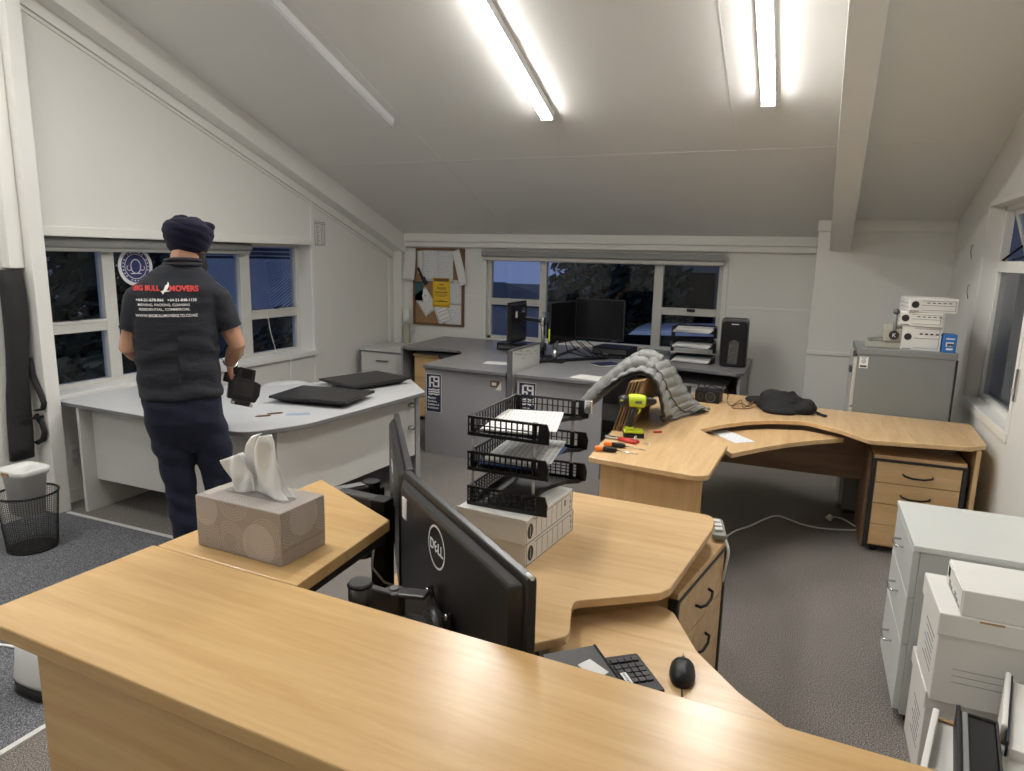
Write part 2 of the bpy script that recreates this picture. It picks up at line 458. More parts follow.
def frame_matrix(o, x, y, z=None):
    x = Vector(x).normalized(); y = Vector(y).normalized()
    z = x.cross(y).normalized()
    X = Matrix.Identity(4)
    for i in range(3): X[i][0], X[i][1], X[i][2], X[i][3] = x[i], y[i], z[i], o[i]
    return X

def text_mesh(s, size, align='LEFT', extrude=0.0004, bold=0.0, spacing=1.0):
    cu = bpy.data.curves.new('lettering', 'FONT'); cu.body = s; cu.size = size; cu.align_x = align
    cu.extrude = extrude; cu.resolution_u = 3; cu.offset = bold; cu.space_character = spacing
    o = bpy.data.objects.new('lettering', cu); COL.objects.link(o)
    dg = bpy.context.evaluated_depsgraph_get()
    me = bpy.data.meshes.new_from_object(o.evaluated_get(dg), depsgraph=dg)
    bpy.data.objects.remove(o); bpy.data.curves.remove(cu)
    return me

def lettering(s, size, m_, X, parent, align='LEFT', name='lettering', bold=0.0, extrude=0.0004, sx=1.0):
    """X: world matrix whose x/y axes carry the text"""
    me = text_mesh(s, size, align, extrude, bold)
    if sx != 1.0: me.transform(Matrix.Diagonal((sx, 1, 1, 1)))
    root = parent
    while root.parent: root = root.parent
    me.transform(ROOTS[root.name].inverted() @ X)
    me.materials.clear(); me.materials.append(m_)
    o = bpy.data.objects.new(name, me); COL.objects.link(o); o.parent = parent
    return o
# ================================================================ ROOM
XL, XR, YB, YW = -4.45, 1.06, 7.0, 6.6
SL = 0.3627
def ceil_z(y): return 1.92 + SL * (6.95 - y) if y >= 0 else 1.92 + SL * 6.95 + SL * y
MYZ = Matrix(((0, 0, 1, 0), (1, 0, 0, 0), (0, 1, 0, 0), (0, 0, 0, 1)))   # prism (a,b,c) -> (c, a, b): y,z outline extruded along x

b = MB(); b.box(XL - 0.3, XR + 0.2, -4.1, YB + 0.2, -0.12, 0.0)
struct(b.build('floor', M['carpet']))
b = MB(); b.box(XL, -2.375, -2.0, 2.785, 0.0, 0.006)
struct(b.build('floor_carpet_inset', M['carpet_blue']))
b = MB(); b.box(XL + 0.17, -2.36, 2.775, 2.80, 0.0, 0.010)
struct(b.build('trim_1', M['strip']))
b = MB(); b.box(-2.385, -2.362, -2.0, 2.80, 0.0, 0.010)
struct(b.build('trim_2', M['strip']))

b = MB()
b.prism([(0, ceil_z(0)), (YB + 0.2, ceil_z(YB + 0.2)), (YB + 0.2, ceil_z(YB + 0.2) + 0.15), (0, ceil_z(0) + 0.15)], XL - 0.3, XR + 0.3, MYZ)
b.prism([(-4.2, ceil_z(-4.2)), (0, ceil_z(0)), (0, ceil_z(0) + 0.15), (-4.2, ceil_z(-4.2) + 0.15)], XL - 0.3, XR + 0.3, MYZ)
struct(b.build('ceiling', M['ceiling']))
def on_ceiling(name, x0, x1, y0, y1, dz, m_):
    bb = MB(); bb.prism([(y0, ceil_z(y0) - dz), (y1, ceil_z(y1) - dz), (y1, ceil_z(y1) + 0.02), (y0, ceil_z(y0) + 0.02)], x0, x1, MYZ)
    return struct(bb.build(name, m_))
# sheet joints of the lining
on_ceiling('trim_3', -0.565, -0.559, 0.2, 5.4, 0.003, M['ceiling'])
on_ceiling('trim_4', -4.3, 1.0, 5.395, 5.402, 0.002, M['ceiling'])
on_ceiling('trim_5', -2.965, -2.96, 0.2, 6.9, 0.002, M['ceiling'])

# left wall with its long window
b = MB()
W0, W1, WZ0, WZ1 = 2.86, 5.47, 0.735, 1.765
T = XL - 0.25
b.prism([(-4.1, 0), (W0, 0), (W0, ceil_z(W0) + 0.1), (0, ceil_z(0) + 0.1), (-4.1, ceil_z(-4.1) + 0.1)], T, XL, MYZ)
b.prism([(W0, 0), (W1, 0), (W1, WZ0), (W0, WZ0)], T, XL, MYZ)
b.prism([(W0, WZ1), (W1, WZ1), (W1, ceil_z(W1) + 0.1), (W0, ceil_z(W0) + 0.1)], T, XL, MYZ)
b.prism([(W1, 0), (YB + 0.2, 0), (YB + 0.2, ceil_z(YB + 0.2) + 0.1), (W1, ceil_z(W1) + 0.1)], T, XL, MYZ)
struct(b.build('wall_left', M['wall']))
b = MB(); b.box(XL, XL + 0.022, 2.83, 5.5, WZ1, WZ1 + 0.062)
struct(b.build('trim_6', M['trim'], bevel=0.003))
b = MB(); b.box(XL - 0.2, XL + 0.035, 2.86, 5.5, 0.70, 0.745)
struct(b.build('trim_7', M['trim'], bevel=0.004))
b = MB(); b.box(XL, XL + 0.010, 5.475, 5.51, 0.0, ceil_z(5.5) - 0.26)
struct(b.build('trim_8', M['trim'], bevel=0.002))
b = MB(); b.box(XL, XL + 0.012, 2.84, 6.95, 0.0, 0.09)
struct(b.build('baseboard_left', M['trim'], bevel=0.003))
b = MB(); b.box(XL, XL + 0.012, -4.0, 2.75, 0.0, 0.09)
struct(b.build('baseboard_left_near', M['trim'], bevel=0.003))
# sloping rafter and its cover strip
b = MB(); b.prism([(0, ceil_z(0) - 0.20), (6.96, ceil_z(6.96) - 0.20), (6.96, ceil_z(6.96) + 0.02), (0, ceil_z(0) + 0.02)], XL - 0.02, -4.30, MYZ)
struct(b.build('trim_9', M['trim'], bevel=0.003))
b = MB(); b.prism([(2.84, ceil_z(2.84) - 0.275), (6.9, ceil_z(6.9) - 0.275), (6.9, ceil_z(6.9) - 0.2), (2.84, ceil_z(2.84) - 0.2)], XL, XL + 0.02, MYZ)
b.prism([(2.84, ceil_z(2.84) - 0.305), (6.9, ceil_z(6.9) - 0.305), (6.9, ceil_z(6.9) - 0.287), (2.84, ceil_z(2.84) - 0.287)], XL, XL + 0.012, MYZ)
struct(b.build('trim_10', M['trim']))
# wall post near the window and corner post
b = MB(); b.box(XL - 0.02, -4.312, 2.745, 2.835, 0, ceil_z(2.8) - 0.1)
struct(b.build('trim_11', M['trim'], bevel=0.004))
b = MB(); b.box(XL - 0.02, -4.345, 6.93, 7.02, 0, ceil_z(6.95) + 0.02)
struct(b.build('trim_12', M['trim'], bevel=0.003))
b = MB(); b.box(XL, XL + 0.012, 6.82, 6.86, 0, ceil_z(6.85) - 0.28)
struct(b.build('trim_13', M['trim']))

# back wall with window
B0, B1, BZ0, BZ1 = -3.285, -0.765, 0.79, 1.685
b = MB()
b.box(XL - 0.25, B0, YB, YB + 0.14, 0, 2.0); b.box(B1, 0.1, YB, YB + 0.14, 0, 2.0)
b.box(B0, B1, YB, YB + 0.14, 0, BZ0); b.box(B0, B1, YB, YB + 0.14, BZ1, 2.0)
struct(b.build('wall_back', M['wall']))
b = MB(); b.box(-4.345, 0.04, 6.925, YB, 1.842, 1.93); b.box(-4.345, 0.04, 6.94, YB, 1.785, 1.839)
struct(b.build('trim_14', M['trim'], bevel=0.003))
b = MB()
b.box(B0 - 0.035, B0, 6.985, YB, BZ0 - 0.04, BZ1 + 0.03); b.box(B1, B1 + 0.045, 6.985, YB, BZ0 - 0.04, BZ1 + 0.03)
b.box(B0 - 0.035, B1 + 0.045, 6.975, YB + 0.05, BZ0 - 0.045, BZ0 - 0.01)
struct(b.build('trim_15', M['trim'], bevel=0.003))
b = MB(); b.box(B1 + 0.045, 0.04, 6.993, YB, 1.243, 1.268)
struct(b.build('trim_16', M['trim'], bevel=0.002))
b = MB(); b.box(-3.60, B0 - 0.035, 6.993, YB, 1.240, 1.265)
struct(b.build('trim_17', M['trim'], bevel=0.002))
# boxed-out wall on the right of the back window
b = MB(); b.box(0.04, XR + 0.15, YW, YB + 0.14, 0, 2.2)
struct(b.build('wall_back_right', M['wall']))
b = MB(); b.box(0.03, XR, YW - 0.02, YW, 1.965, ceil_z(YW) + 0.03)
struct(b.build('trim_18', M['trim'], bevel=0.003))
b = MB(); b.box(0.036, XR, YW - 0.012, YW, 0.905, 0.94)
struct(b.build('trim_19', M['trim'], bevel=0.003))
b = MB(); b.box(0.04, XR, YW - 0.014, YW, 0.0, 0.10)
struct(b.build('baseboard_back', M['trim'], bevel=0.003))
# loose rafter that crosses the right bay
b = MB()
def _beam(y, dz, x): return b.v((x + 0.219 - 0.03 * (6.58 - y), y, ceil_z(y) - dz))
ya, yb = 0.0, 6.585
vs = [_beam(y, dz, x) for y in (ya, yb) for (dz, x) in ((0.25, -0.082), (0.25, 0.082), (-0.02, 0.082), (-0.02, -0.082))]
for q in ((0, 1, 2, 3), (7, 6, 5, 4), (0, 4, 5, 1), (1, 5, 6, 2), (2, 6, 7, 3), (3, 7, 4, 0)): b.face([vs[i] for i in q])
struct(b.build('trim_20', M['ceiling'], bevel=0.003))

# right wall with its deep window
R0, R1, RZ0, RZ1 = 4.40, 5.55, 0.815, 2.09
b = MB()
T = XR + 0.14
b.prism([(-4.1, 0), (R0, 0), (R0, ceil_z(R0) + 0.1), (0, ceil_z(0) + 0.1), (-4.1, ceil_z(-4.1) + 0.1)], XR, T, MYZ)
b.prism([(R0, 0), (R1, 0), (R1, RZ0), (R0, RZ0)], XR, T, MYZ)
b.prism([(R0, RZ1), (R1, RZ1), (R1, ceil_z(R1) + 0.1), (R0, ceil_z(R0) + 0.1)], XR, T, MYZ)
b.prism([(R1, 0), (YB + 0.2, 0), (YB + 0.2, ceil_z(YB + 0.2) + 0.1), (R1, ceil_z(R1) + 0.1)], XR, T, MYZ)
struct(b.build('wall_right', M['wall']))
b = MB()
b.box(XR - 0.012, XR + 0.15, R0 - 0.05, R1 + 0.02, RZ0 - 0.05, RZ0 + 0.006); b.box(XR - 0.006, XR, R1, R1 + 0.02, RZ0, RZ1 + 0.03)
b.box(XR - 0.006, XR, R0 - 0.05, R0, RZ0, RZ1 + 0.03); b.box(XR - 0.006, XR, R0 - 0.05, R1 + 0.02, RZ1, RZ1 + 0.03)
struct(b.build('trim_21', M['trim'], bevel=0.003))
# gable wall behind the camera
b = MB(); b.box(XL - 0.25, XR + 0.15, -4.15, -4.0, 0, 3.2)
struct(b.build('wall_rear', M['wall']))
# fixing screws in the rafter cover
# ---------------------------------------------------------------- windows
def window_left():
    x0, x1 = -4.66, -4.60
    b = MB()
    b.box(x0, x1, W0, W1, 0.745, 0.772); b.box(x0, x1, W0, W1, 1.735, WZ1)
    b.box(x0, x1, W0, W0 + 0.04, 0.772, 1.735); b.box(x0, x1, 5.425, W1, 0.772, 1.735)
    b.box(x0, x1 + 0.008, 3.405, 3.50, 0.772, 1.735); b.box(x0, x1 + 0.008, 4.70, 4.815, 0.772, 1.735)
    w = b.build('window_1', M['alu'], bevel=0.003); struct(w)
    for (y0, y1, z) in ((W0 + 0.04, 3.405, 1.16), (4.815, 5.425, 1.127)):
        b = MB(); b.box(x0 + 0.005, x1 + 0.004, y0, y1, z - 0.042, z + 0.042); b.box(x0, x1 + 0.012, y0, y1, z + 0.02, z + 0.042)
        b.build('sash_rail', M['alu'], w, bevel=0.002)
    for (y, z) in ((3.16, 1.206), (5.12, 1.172)):
        b = MB(); b.box(x1 + 0.010, x1 + 0.03, y - 0.03, y + 0.03, z, z + 0.014); b.bar((x1 + 0.03, y, z + 0.01), (x1 + 0.05, y + 0.05, z + 0.03), 0.012, 0.010)
        b.build('catch', M['black_pl'], w, bevel=0.002)
    for (y0, y1, z0, z1) in ((W0 + 0.04, 3.405, 0.772, 1.118), (W0 + 0.04, 3.405, 1.202, 1.735), (3.50, 4.70, 0.772, 1.735), (4.815, 5.425, 0.772, 1.085), (4.815, 5.425, 1.169, 1.735)):
        b = MB(); b.box(-4.634, -4.630, y0, y1, z0, z1)
        b.build('pane', M['glass'], w)
    return w
WIN_L = window_left()
def window_back():
    y0, y1 = 7.03, 7.085
    b = MB()
    b.box(B0, B1, y0, y1, BZ0, BZ0 + 0.035); b.box(B0, B1, y0, y1, BZ1 - 0.04, BZ1)
    b.box(B0, B0 + 0.045, y0, y1, BZ0, BZ1); b.box(B1 - 0.045, B1, y0, y1, BZ0, BZ1)
    b.box(-2.665, -2.59, y0 - 0.006, y1, BZ0, BZ1); b.box(-1.435, -1.345, y0 - 0.006, y1, BZ0, BZ1)
    w = b.build('window_2', M['alu'], bevel=0.003); struct(w)
    for (x0, x1, z) in ((B0 + 0.045, -2.665, 1.205), (-1.345, B1 - 0.045, 1.19)):
        b = MB(); b.box(x0, x1, y0 - 0.004, y1, z - 0.036, z + 0.036); b.box(x0, x1, y0 - 0.012, y1, z + 0.016, z + 0.036)
        b.build('sash_rail', M['alu'], w, bevel=0.002)
    b = MB(); b.box(-1.09, -1.01, y0 - 0.03, y0 - 0.012, 1.196, 1.222)
    b.build('catch', M['black_pl'], w, bevel=0.003)
    for (x0, x1, z0, z1) in ((B0 + 0.045, -2.665, BZ0, 1.169), (B0 + 0.045, -2.665, 1.241, BZ1), (-2.59, -1.435, BZ0, BZ1), (-1.345, B1 - 0.045, BZ0, 1.154), (-1.345, B1 - 0.045, 1.226, BZ1)):
        b = MB(); b.box(x0, x1, 7.058, 7.062, z0, z1)
        b.build('pane', M['glass'], w)
    return w
window_back()
def window_right():
    x0, x1 = XR + 0.085, XR + 0.135
    b = MB()
    b.box(x0, x1, R0, R1, RZ0, RZ0 + 0.04); b.box(x0, x1, R0, R1, RZ1 - 0.03, RZ1)
    b.box(x0, x1, R1 - 0.035, R1, RZ0, RZ1); b.box(x0, x1, R0, R0 + 0.035, RZ0, RZ1)
    b.box(x0 - 0.005, x1, R0, R1, 1.665, 1.735)
    w = b.build('window_3', M['trim'], bevel=0.003); struct(w)
    b = MB(); b.box(x0 + 0.02, x0 + 0.024, R0 + 0.035, R1 - 0.035, RZ0 + 0.04, 1.665)
    b.build('pane', M['glass_coated'], w)
    # opened awning sash hung from the head
    X = Matrix.Translation((x1 - 0.01, 0, RZ1 - 0.03)) @ Matrix.Rotation(radians(-17), 4, 'Y')
    b = MB()
    for q in ((R1 - 0.075, R1 - 0.04), (R0 + 0.04, R0 + 0.075)): b.box(0, 0.03, q[0], q[1], -0.33, 0, X)
    b.box(0, 0.03, R0 + 0.04, R1 - 0.04, -0.33, -0.295, X); b.box(0, 0.03, R0 + 0.04, R1 - 0.04, -0.03, 0, X)
    b.build('awning_sash', M['trim'], w, bevel=0.002)
    b = MB(); b.box(0.012, 0.016, R0 + 0.075, R1 - 0.075, -0.295, -0.03, X)
    b.build('pane', M['glass'], w)
    b = MB(); b.bar((x0 + 0.01, R1 - 0.06, 1.74), (x1 + 0.06, R1 - 0.06, 1.84), 0.02, 0.012); b.bar((x0 + 0.02, R1 - 0.25, 1.745), (x1 + 0.08, R1 - 0.28, 1.78), 0.012, 0.01)
    b.build('stay', M['black_pl'], w, bevel=0.002)
    return w
window_right()

# roller blinds rolled up in their head boxes
t = thing('roller_blind', 'grey rolled-up blind in the head of the window facing the back desks', 'blind', (-2.02, 6.94, 1.67))
b = MB(); b.box(-3.31, -0.745, 6.895, 6.985, 1.692, 1.755); b.build('blind_cassette', M['blind'], t, bevel=0.012, seg=3)
b = MB(); b.box(-3.30, -0.755, 6.925, 6.95, 1.652, 1.690); b.build('bottom_rail', M['alu'], t, bevel=0.006)
t = thing('roller_blind', 'grey rolled-up blind above the window beside the person', 'blind', (-4.52, 3.8, 1.68))
b = MB(); b.tube([(-4.53, 2.87, 1.725), (-4.53, 4.76, 1.725)], 0.036, 16); b.build('blind_cassette', M['blind'], t)
b = MB(); b.box(-4.545, -4.515, 2.88, 4.75, 1.668, 1.692); b.build('bottom_rail', M['blind'], t, bevel=0.004)
b = MB(); b.tube([(-4.585, 5.0, 1.15), (-4.58, 5.03, 0.95), (-4.55, 5.06, 0.76), (-4.405, 5.08, 0.752), (-4.40, 5.08, 0.70), (-4.42, 5.085, 0.3), (-4.42, 5.09, 0.02)], 0.003, 6)
tag(b.build('cord', M['trim'], loc=(-4.42, 5.09, 0.0)), 'thin pale cord hanging over the window sill behind the grey desk', 'cord')

# round sticker on the long window
t = thing('window_sticker', 'round blue and white sticker on the window glass beside the person', 'sticker', (-4.625, 3.70, 1.565))
RX = Matrix(((0, 0, 1, -4.629), (1, 0, 0, 3.70), (0, 1, 0, 1.565), (0, 0, 0, 1)))
def disc(bb, X, r, z0, z1, n=40, sy=1.0): bb.prism([(r * cos(2 * pi * i / n), sy * r * sin(2 * pi * i / n)) for i in range(n)], z0, z1, X)
def annulus(bb, X, r0, r1, z, n=40, sy=1.0, a0=0.0, a1=2 * pi):
    for i in range(n):
        p, q = a0 + (a1 - a0) * i / n, a0 + (a1 - a0) * (i + 1) / n
        bb.face([bb.v(X @ Vector((r * cos(a), sy * r * sin(a), z))) for r, a in ((r0, p), (r1, p), (r1, q), (r0, q))])
b = MB(); disc(b, RX, 0.145, 0, 0.001); b.build('sticker_rim', M['ink_w'], t)
b = MB(); disc(b, RX, 0.118, 0.001, 0.002); b.build('sticker_disc', M['navy_round'], t)
b = MB(); annulus(b, RX, 0.088, 0.093, 0.0025); annulus(b, RX, 0.038, 0.044, 0.0025, sy=1.25)
for s in (-1, 1): annulus(b, RX @ Matrix.Translation((s * 0.055, -0.01, 0)), 0.016, 0.021, 0.0025, a0=pi * 0.6, a1=pi * 2.2)
b.box(-0.045, 0.045, -0.055, -0.049, 0.002, 0.0025, RX)
for i in range(26):
    a = 2 * pi * i / 26
    if i % 7 != 3: b.box(-0.004, 0.004, -0.006, 0.006, 0.002, 0.0025, RX @ Matrix.Rotation(a, 4, 'Z') @ Matrix.Translation((0.105, 0, 0)))
b.build('emblem', M['ink_w'], t)

# ---------------------------------------------------------------- ceiling lights
TA = math.atan(SL)
def batten(x, y_end, on, label, L=1.52, rear=False):
    sg = -1 if rear else 1
    ye = y_end; ys = y_end - L * cos(TA)
    t = thing('ceiling_light', label, 'light', (x, (ye + ys) / 2, ceil_z((ye + ys) / 2)), 0, 'linear lights on the sloping ceiling')
    d = Vector((0, cos(TA), -sg * sin(TA))); nrm = Vector((0, -sg * sin(TA), -cos(TA)))
    o = Vector((x, ys, ceil_z(ys)))
    X = frame_matrix(o, (1, 0, 0), d)
    zs = 1 if (X.to_3x3() @ Vector((0, 0, 1))).dot(nrm) > 0 else -1
    Z = X @ Matrix.Diagonal((1, 1, zs, 1))
    b = MB(); b.prism([(-0.0425, 0), (0.0425, 0), (0.0425, L), (-0.0425, L)], 0.0, 0.052, Z); b.build('lamp_tray', M['lamp_body'], t, bevel=0.004)
    b = MB(); b.box(-0.0385, 0.0385, 0.012, L - 0.012, 0.052, 0.062, Z); b.build('diffuser', M['lamp_on'] if on else M['lamp_off'], t, bevel=0.005, seg=3)
    for q in ((0, 0.012), (L - 0.012, L)):
        b = MB(); b.box(-0.043, 0.043, q[0], q[1], 0, 0.068, Z); b.build('end_cap', M['lamp_body'], t, bevel=0.003)
    return t
batten(-3.075, 4.76, False, 'unlit white ceiling batten, leftmost of the row above the person')
batten(-1.79, 4.80, True, 'lit ceiling batten, the middle one of the row over the desks')
batten(-0.33, 4.79, True, 'lit ceiling batten nearest the loose rafter on the right')
batten(-3.5, 2.3, True, 'added out-of-view fill batten high up on the left, next up the slope')  # unseen fill light, added to brighten the room
batten(-1.79, 2.3, True, 'added out-of-view fill batten up the slope from the middle one')  # added out of view, lifts the counter top and left wall
batten(-3.4, -0.9, True, 'added out-of-view fill batten on the left of the slope behind the viewer', rear=True)  # added behind the camera as weak fill

# wall duct beside the post
b = MB(); b.box(XL - 0.0, XL + 0.075, 2.655, 2.742, 1.565, 3.3)
tag(b.build('cable_duct', M['trim'], loc=(XL + 0.04, 2.70, 1.565), bevel=0.006), 'white vertical cable duct ending above the hanging black bag', 'duct')
t = thing('wall_socket', 'white power socket low on the wall behind the grey desk end panel', 'socket', (XL, 2.98, 0.30))
b = MB(); b.box(XL, XL + 0.012, 2.935, 3.015, 0.25, 0.39); b.build('face_plate', M['white_pl'], t, bevel=0.004)
for z in (0.285, 0.345):
    b = MB(); b.box(XL + 0.012, XL + 0.016, 2.955, 2.995, z - 0.018, z + 0.018); b.build('socket_insert', M['light_panel'], t, bevel=0.003)
t = thing('wall_chart', 'small ruled paper chart taped to the left wall near the rafter', 'chart', (XL + 0.002, 5.62, 1.88))
b = MB(); b.box(XL + 0.001, XL + 0.003, 5.53, 5.71, 1.755, 2.015); b.build('sheet', M['card_w'], t)
b = MB()
for y in (5.545, 5.575, 5.64, 5.665, 5.69): b.box(XL + 0.003, XL + 0.0035, y - 0.003, y + 0.003, 1.765, 1.97)
for z in (1.985, 1.97, 1.768): b.box(XL + 0.003, XL + 0.0035, 5.54, 5.70, z - 0.003, z + 0.003)
for k in range(12): b.box(XL + 0.003, XL + 0.0035, 5.582, 5.60 + 0.02 * ((k * 7) % 3) / 2, 1.78 + k * 0.015, 1.784 + k * 0.015)
b.build('ruling', M['ink_g'], t)
# metal latch on the right wall and picture hooks
t = thing('wall_latch', 'brushed metal latch plate on the right wall next to the window', 'latch', (XR, 4.34, 1.08))
b = MB(); b.box(XR - 0.012, XR, 4.31, 4.345, 1.0, 1.175); b.build('plate', M['chrome'], t, bevel=0.003)
b = MB(); b.box(XR - 0.03, XR - 0.012, 4.318, 4.337, 1.03, 1.07); b.build('bolt', M['chrome'], t, bevel=0.003)
for k, (y, z, lab) in enumerate(((6.38, 1.775, 'upper small wall hook left of the right window'), (5.92, 1.80, 'small brown wall hook closest to the right window frame'), (6.30, 1.555, 'lower small wall hook above the blue carton'), (5.85, 1.52, 'lower brown wall hook beside the window frame'))):
    b = MB(); b.tube([(XR, y, z + 0.05), (XR - 0.012, y, z + 0.045), (XR - 0.014, y - 0.004, z), (XR - 0.004, y - 0.008, z - 0.05)], 0.0025, 6)
    tag(b.build('wall_hook', M['frame_br'] if 'brown' in lab else M['trim'], loc=(XR, y, z)), lab, 'hook', 'hooks on the right wall')

# ---------------------------------------------------------------- outside
M['ground'] = mat('dark_wet_ground', (0.05, 0.055, 0.06), 0.6, var=0.3, vscale=3)
M['leaf'] = mat('dark_foliage', (0.030, 0.045, 0.028), 0.7, var=0.5, vscale=4)
M['hill'] = mat('dark_hillside', (0.05, 0.06, 0.07), 0.9, var=0.4, vscale=0.8)
M['roof_slat'] = mat('pale_roof_batten', (0.72, 0.74, 0.78), 0.5, var=0.05, vscale=10)
M['roof_dark'] = mat('dark_roof_sheet', (0.10, 0.11, 0.14), 0.5, var=0.1, vscale=5)
M['house'] = mat('weathered_cladding', (0.34, 0.34, 0.33), 0.8, var=0.2, vscale=6)
M['car'] = mat('pale_blue_car_paint', (0.70, 0.76, 0.85), 0.25, var=0.02, vscale=5, coat=0.6)
b = MB(); b.box(-30, 25, -6, 60, -0.9, -0.8)
struct(b.build('outside_ground', M['ground']))
def foliage(name, c, r, n, size, label, trunk=True):
    t = thing(name, label, 'tree', (c[0], c[1], -1.2), 0, 'trees outside the windows')
    rnd = random.Random(int(abs(c[0] * 100 + c[1] * 31)))
    b = MB()
    for i in range(n):
        while True:
            p = Vector((rnd.uniform(-1, 1), rnd.uniform(-1, 1), rnd.uniform(-1, 1)))
            if 0.25 < p.length < 1: break
        q = Vector((c[0] + p.x * r[0], c[1] + p.y * r[1], c[2] + p.z * r[2]))
        a = Vector((rnd.uniform(-1, 1), rnd.uniform(-1, 1), rnd.uniform(-1, 1))).normalized(); u = a.orthogonal().normalized(); w = a.cross(u)
        s = size * rnd.uniform(0.6, 1.4)
        b.face([b.v(q - u * s), b.v(q + w * s * 0.5), b.v(q + u * s), b.v(q - w * s * 0.5)])
    b.build('crown', M['leaf'], t)
    b = MB(); b.tube([(c[0], c[1], -1.2), (c[0] + 0.1, c[1], c[2] - r[2] * 0.4), (c[0], c[1] + 0.1, c[2] + r[2] * 0.3)], [0.14, 0.1, 0.04], 8); b.build('trunk', M['frame_br'], t)
    return t
foliage('tree', (-6.5, 4.75, 0.9), (0.75, 1.15, 1.5), 2600, 0.10, 'dark leafy tree behind the left panes of the long window')
foliage('tree', (-6.9, 7.6, -0.1), (0.4, 1.5, 0.75), 1800, 0.08, 'low dark bush in front of the slatted roof outside')
foliage('tree', (-2.75, 10.7, 0.9), (1.2, 0.7, 1.5), 2600, 0.10, 'broad dark tree outside the middle of the back window')
foliage('tree', (-6.35, 11.0, 1.3), (0.4, 0.4, 1.3), 700, 0.09, 'narrow dark tree at the left edge of the back window')
foliage('tree', (-0.2, 10.9, 0.7), (1.0, 0.7, 1.0), 1600, 0.09, 'dark shrub outside the right sash of the back window')
b = MB()
hp = [(-40, -1.2)] + [(-40 + k * 2.5, -0.5 + 0.5 * sin(k * 0.9) + 0.35 * sin(k * 2.3 + 1)) for k in range(25)] + [(20, -1.2)]
b.prism([(x, z) for x, z in hp], 32, 40, Matrix(((1, 0, 0, 0), (0, 0, 1, 0), (0, 1, 0, 0), (0, 0, 0, 1))))
struct(b.build('outside_hill', M['hill']))
# neighbour's house filling the middle pane
t = thing('neighbouring_house', 'dark clad house close outside the back window', 'house', (-1.6, 12.6, -1.2))
b = MB(); b.box(-4.0, 1.6, 11.8, 14, -1.2, 2.4); b.build('house_wall', M['house'], t)
b = MB(); b.prism([(11.5, 2.4), (14.3, 2.4), (12.9, 3.3)], -4.6, 1.9, MYZ); b.build('house_roof', M['roof_dark'], t)
b = MB(); b.box(-2.4, -1.4, 11.76, 11.82, 0.5, 1.5); b.build('house_window', M['black_gl'], t)
# pale car below the back window
t = thing('parked_car', 'pale blue car parked below the back window', 'car', (-1.9, 8.8, -0.8))
b = MB()
cs = [(-3.3, 0.55, 0.70), (-3.25, 0.4, 0.95), (-2.5, 0.3, 1.05), (-1.9, 0.3, 1.55), (-0.9, 0.3, 1.60), (-0.3, 0.35, 1.15), (0.1, 0.45, 0.95), (0.15, 0.55, 0.55)]
ys = (8.0, 8.12, 8.35, 9.2, 9.42, 9.55)
rings = []
for (x, zb, zt) in cs:
    prof = [(8.0, zb), (7.98, (zb + min(zt, 1.0)) / 2), (8.02, min(zt, 1.0)), (8.22, zt - 0.03), (8.5, zt), (9.1, zt), (9.38, zt - 0.03), (9.58, min(zt, 1.0)), (9.62, (zb + min(zt, 1.0)) / 2), (9.6, zb)]
    rings.append([b.v((x, y, z - 0.68)) for y, z in prof])
for i in range(len(rings) - 1): b.bridge(rings[i], rings[i + 1])
b.face(rings[0][::-1]); b.face(rings[-1]); b.build('car_body', M['car'], t, bevel=0.03)
b = MB()
b.prism([(-2.42, 0.36), (-1.92, 0.82), (-0.92, 0.86), (-0.42, 0.40)], 7.985, 8.0, Matrix(((1, 0, 0, 0), (0, 0, 1, 0), (0, 1, 0, 0), (0, 0, 0, 1)))); b.build('side_glass', M['black_gl'], t)
for x in (-2.6, -0.5):
    b = MB(); b.cyl((x, 7.97, -0.46), (x, 8.2, -0.46), 0.32, n=24); b.build('wheel', M['black_pl'], t)
# slatted roof of the shed outside the long window
t = thing('slatted_roof', 'blue-lit ribbed roof of the neighbouring shed seen through the long window', 'roof', (-8.4, 7.5, -1.2))
b = MB(); b.face([b.v(p) for p in ((-7.5, 4.0, 0.72), (-7.5, 8.3, 0.72), (-9.0, 9.8, 1.50), (-9.0, 4.0, 1.50))]); b.face([b.v(p) for p in ((-7.5, 8.3, 0.72), (-4.9, 8.3, 0.72), (-4.9, 9.8, 1.50), (-9.0, 9.8, 1.50))]); b.build('roof_sheet', M['roof_dark'], t, solid=0.02)
b = MB()
for i in range(76):
    y = 4.06 + i * 0.076; f = 0 if y <= 8.3 else (y - 8.3) / 1.5
    if f < 0.97: b.bar((-7.5 - 1.5 * f, y, 0.735 + 0.78 * f), (-9.0, y, 1.515), 0.030, 0.03)
b.build('roof_rib', M['roof_slat'], t)['kind'] = 'stuff'
b = MB()
for i in range(53):
    x = -4.98 - i * 0.076; f = 0 if x >= -7.5 else (-7.5 - x) / 1.5
    if f < 0.97: b.bar((x, 8.3 + 1.5 * f, 0.735 + 0.78 * f), (x, 9.8, 1.515), 0.030, 0.03)
b.build('hip_rib', M['roof_slat'], t)['kind'] = 'stuff'
b = MB(); b.box(-9.1, -8.95, 4.0, 9.9, 1.49, 1.56); b.box(-9.1, -4.9, 9.8, 9.95, 1.49, 1.56); b.build('roof_ridge', M['roof_slat'], t)
b = MB(); b.box(-9.6, -9.2, 4.0, 12, 1.4, 3.2); b.box(-9.6, -4.9, 10.0, 10.2, 1.4, 3.2); b.build('upper_wall', M['roof_dark'], t)
b = MB()
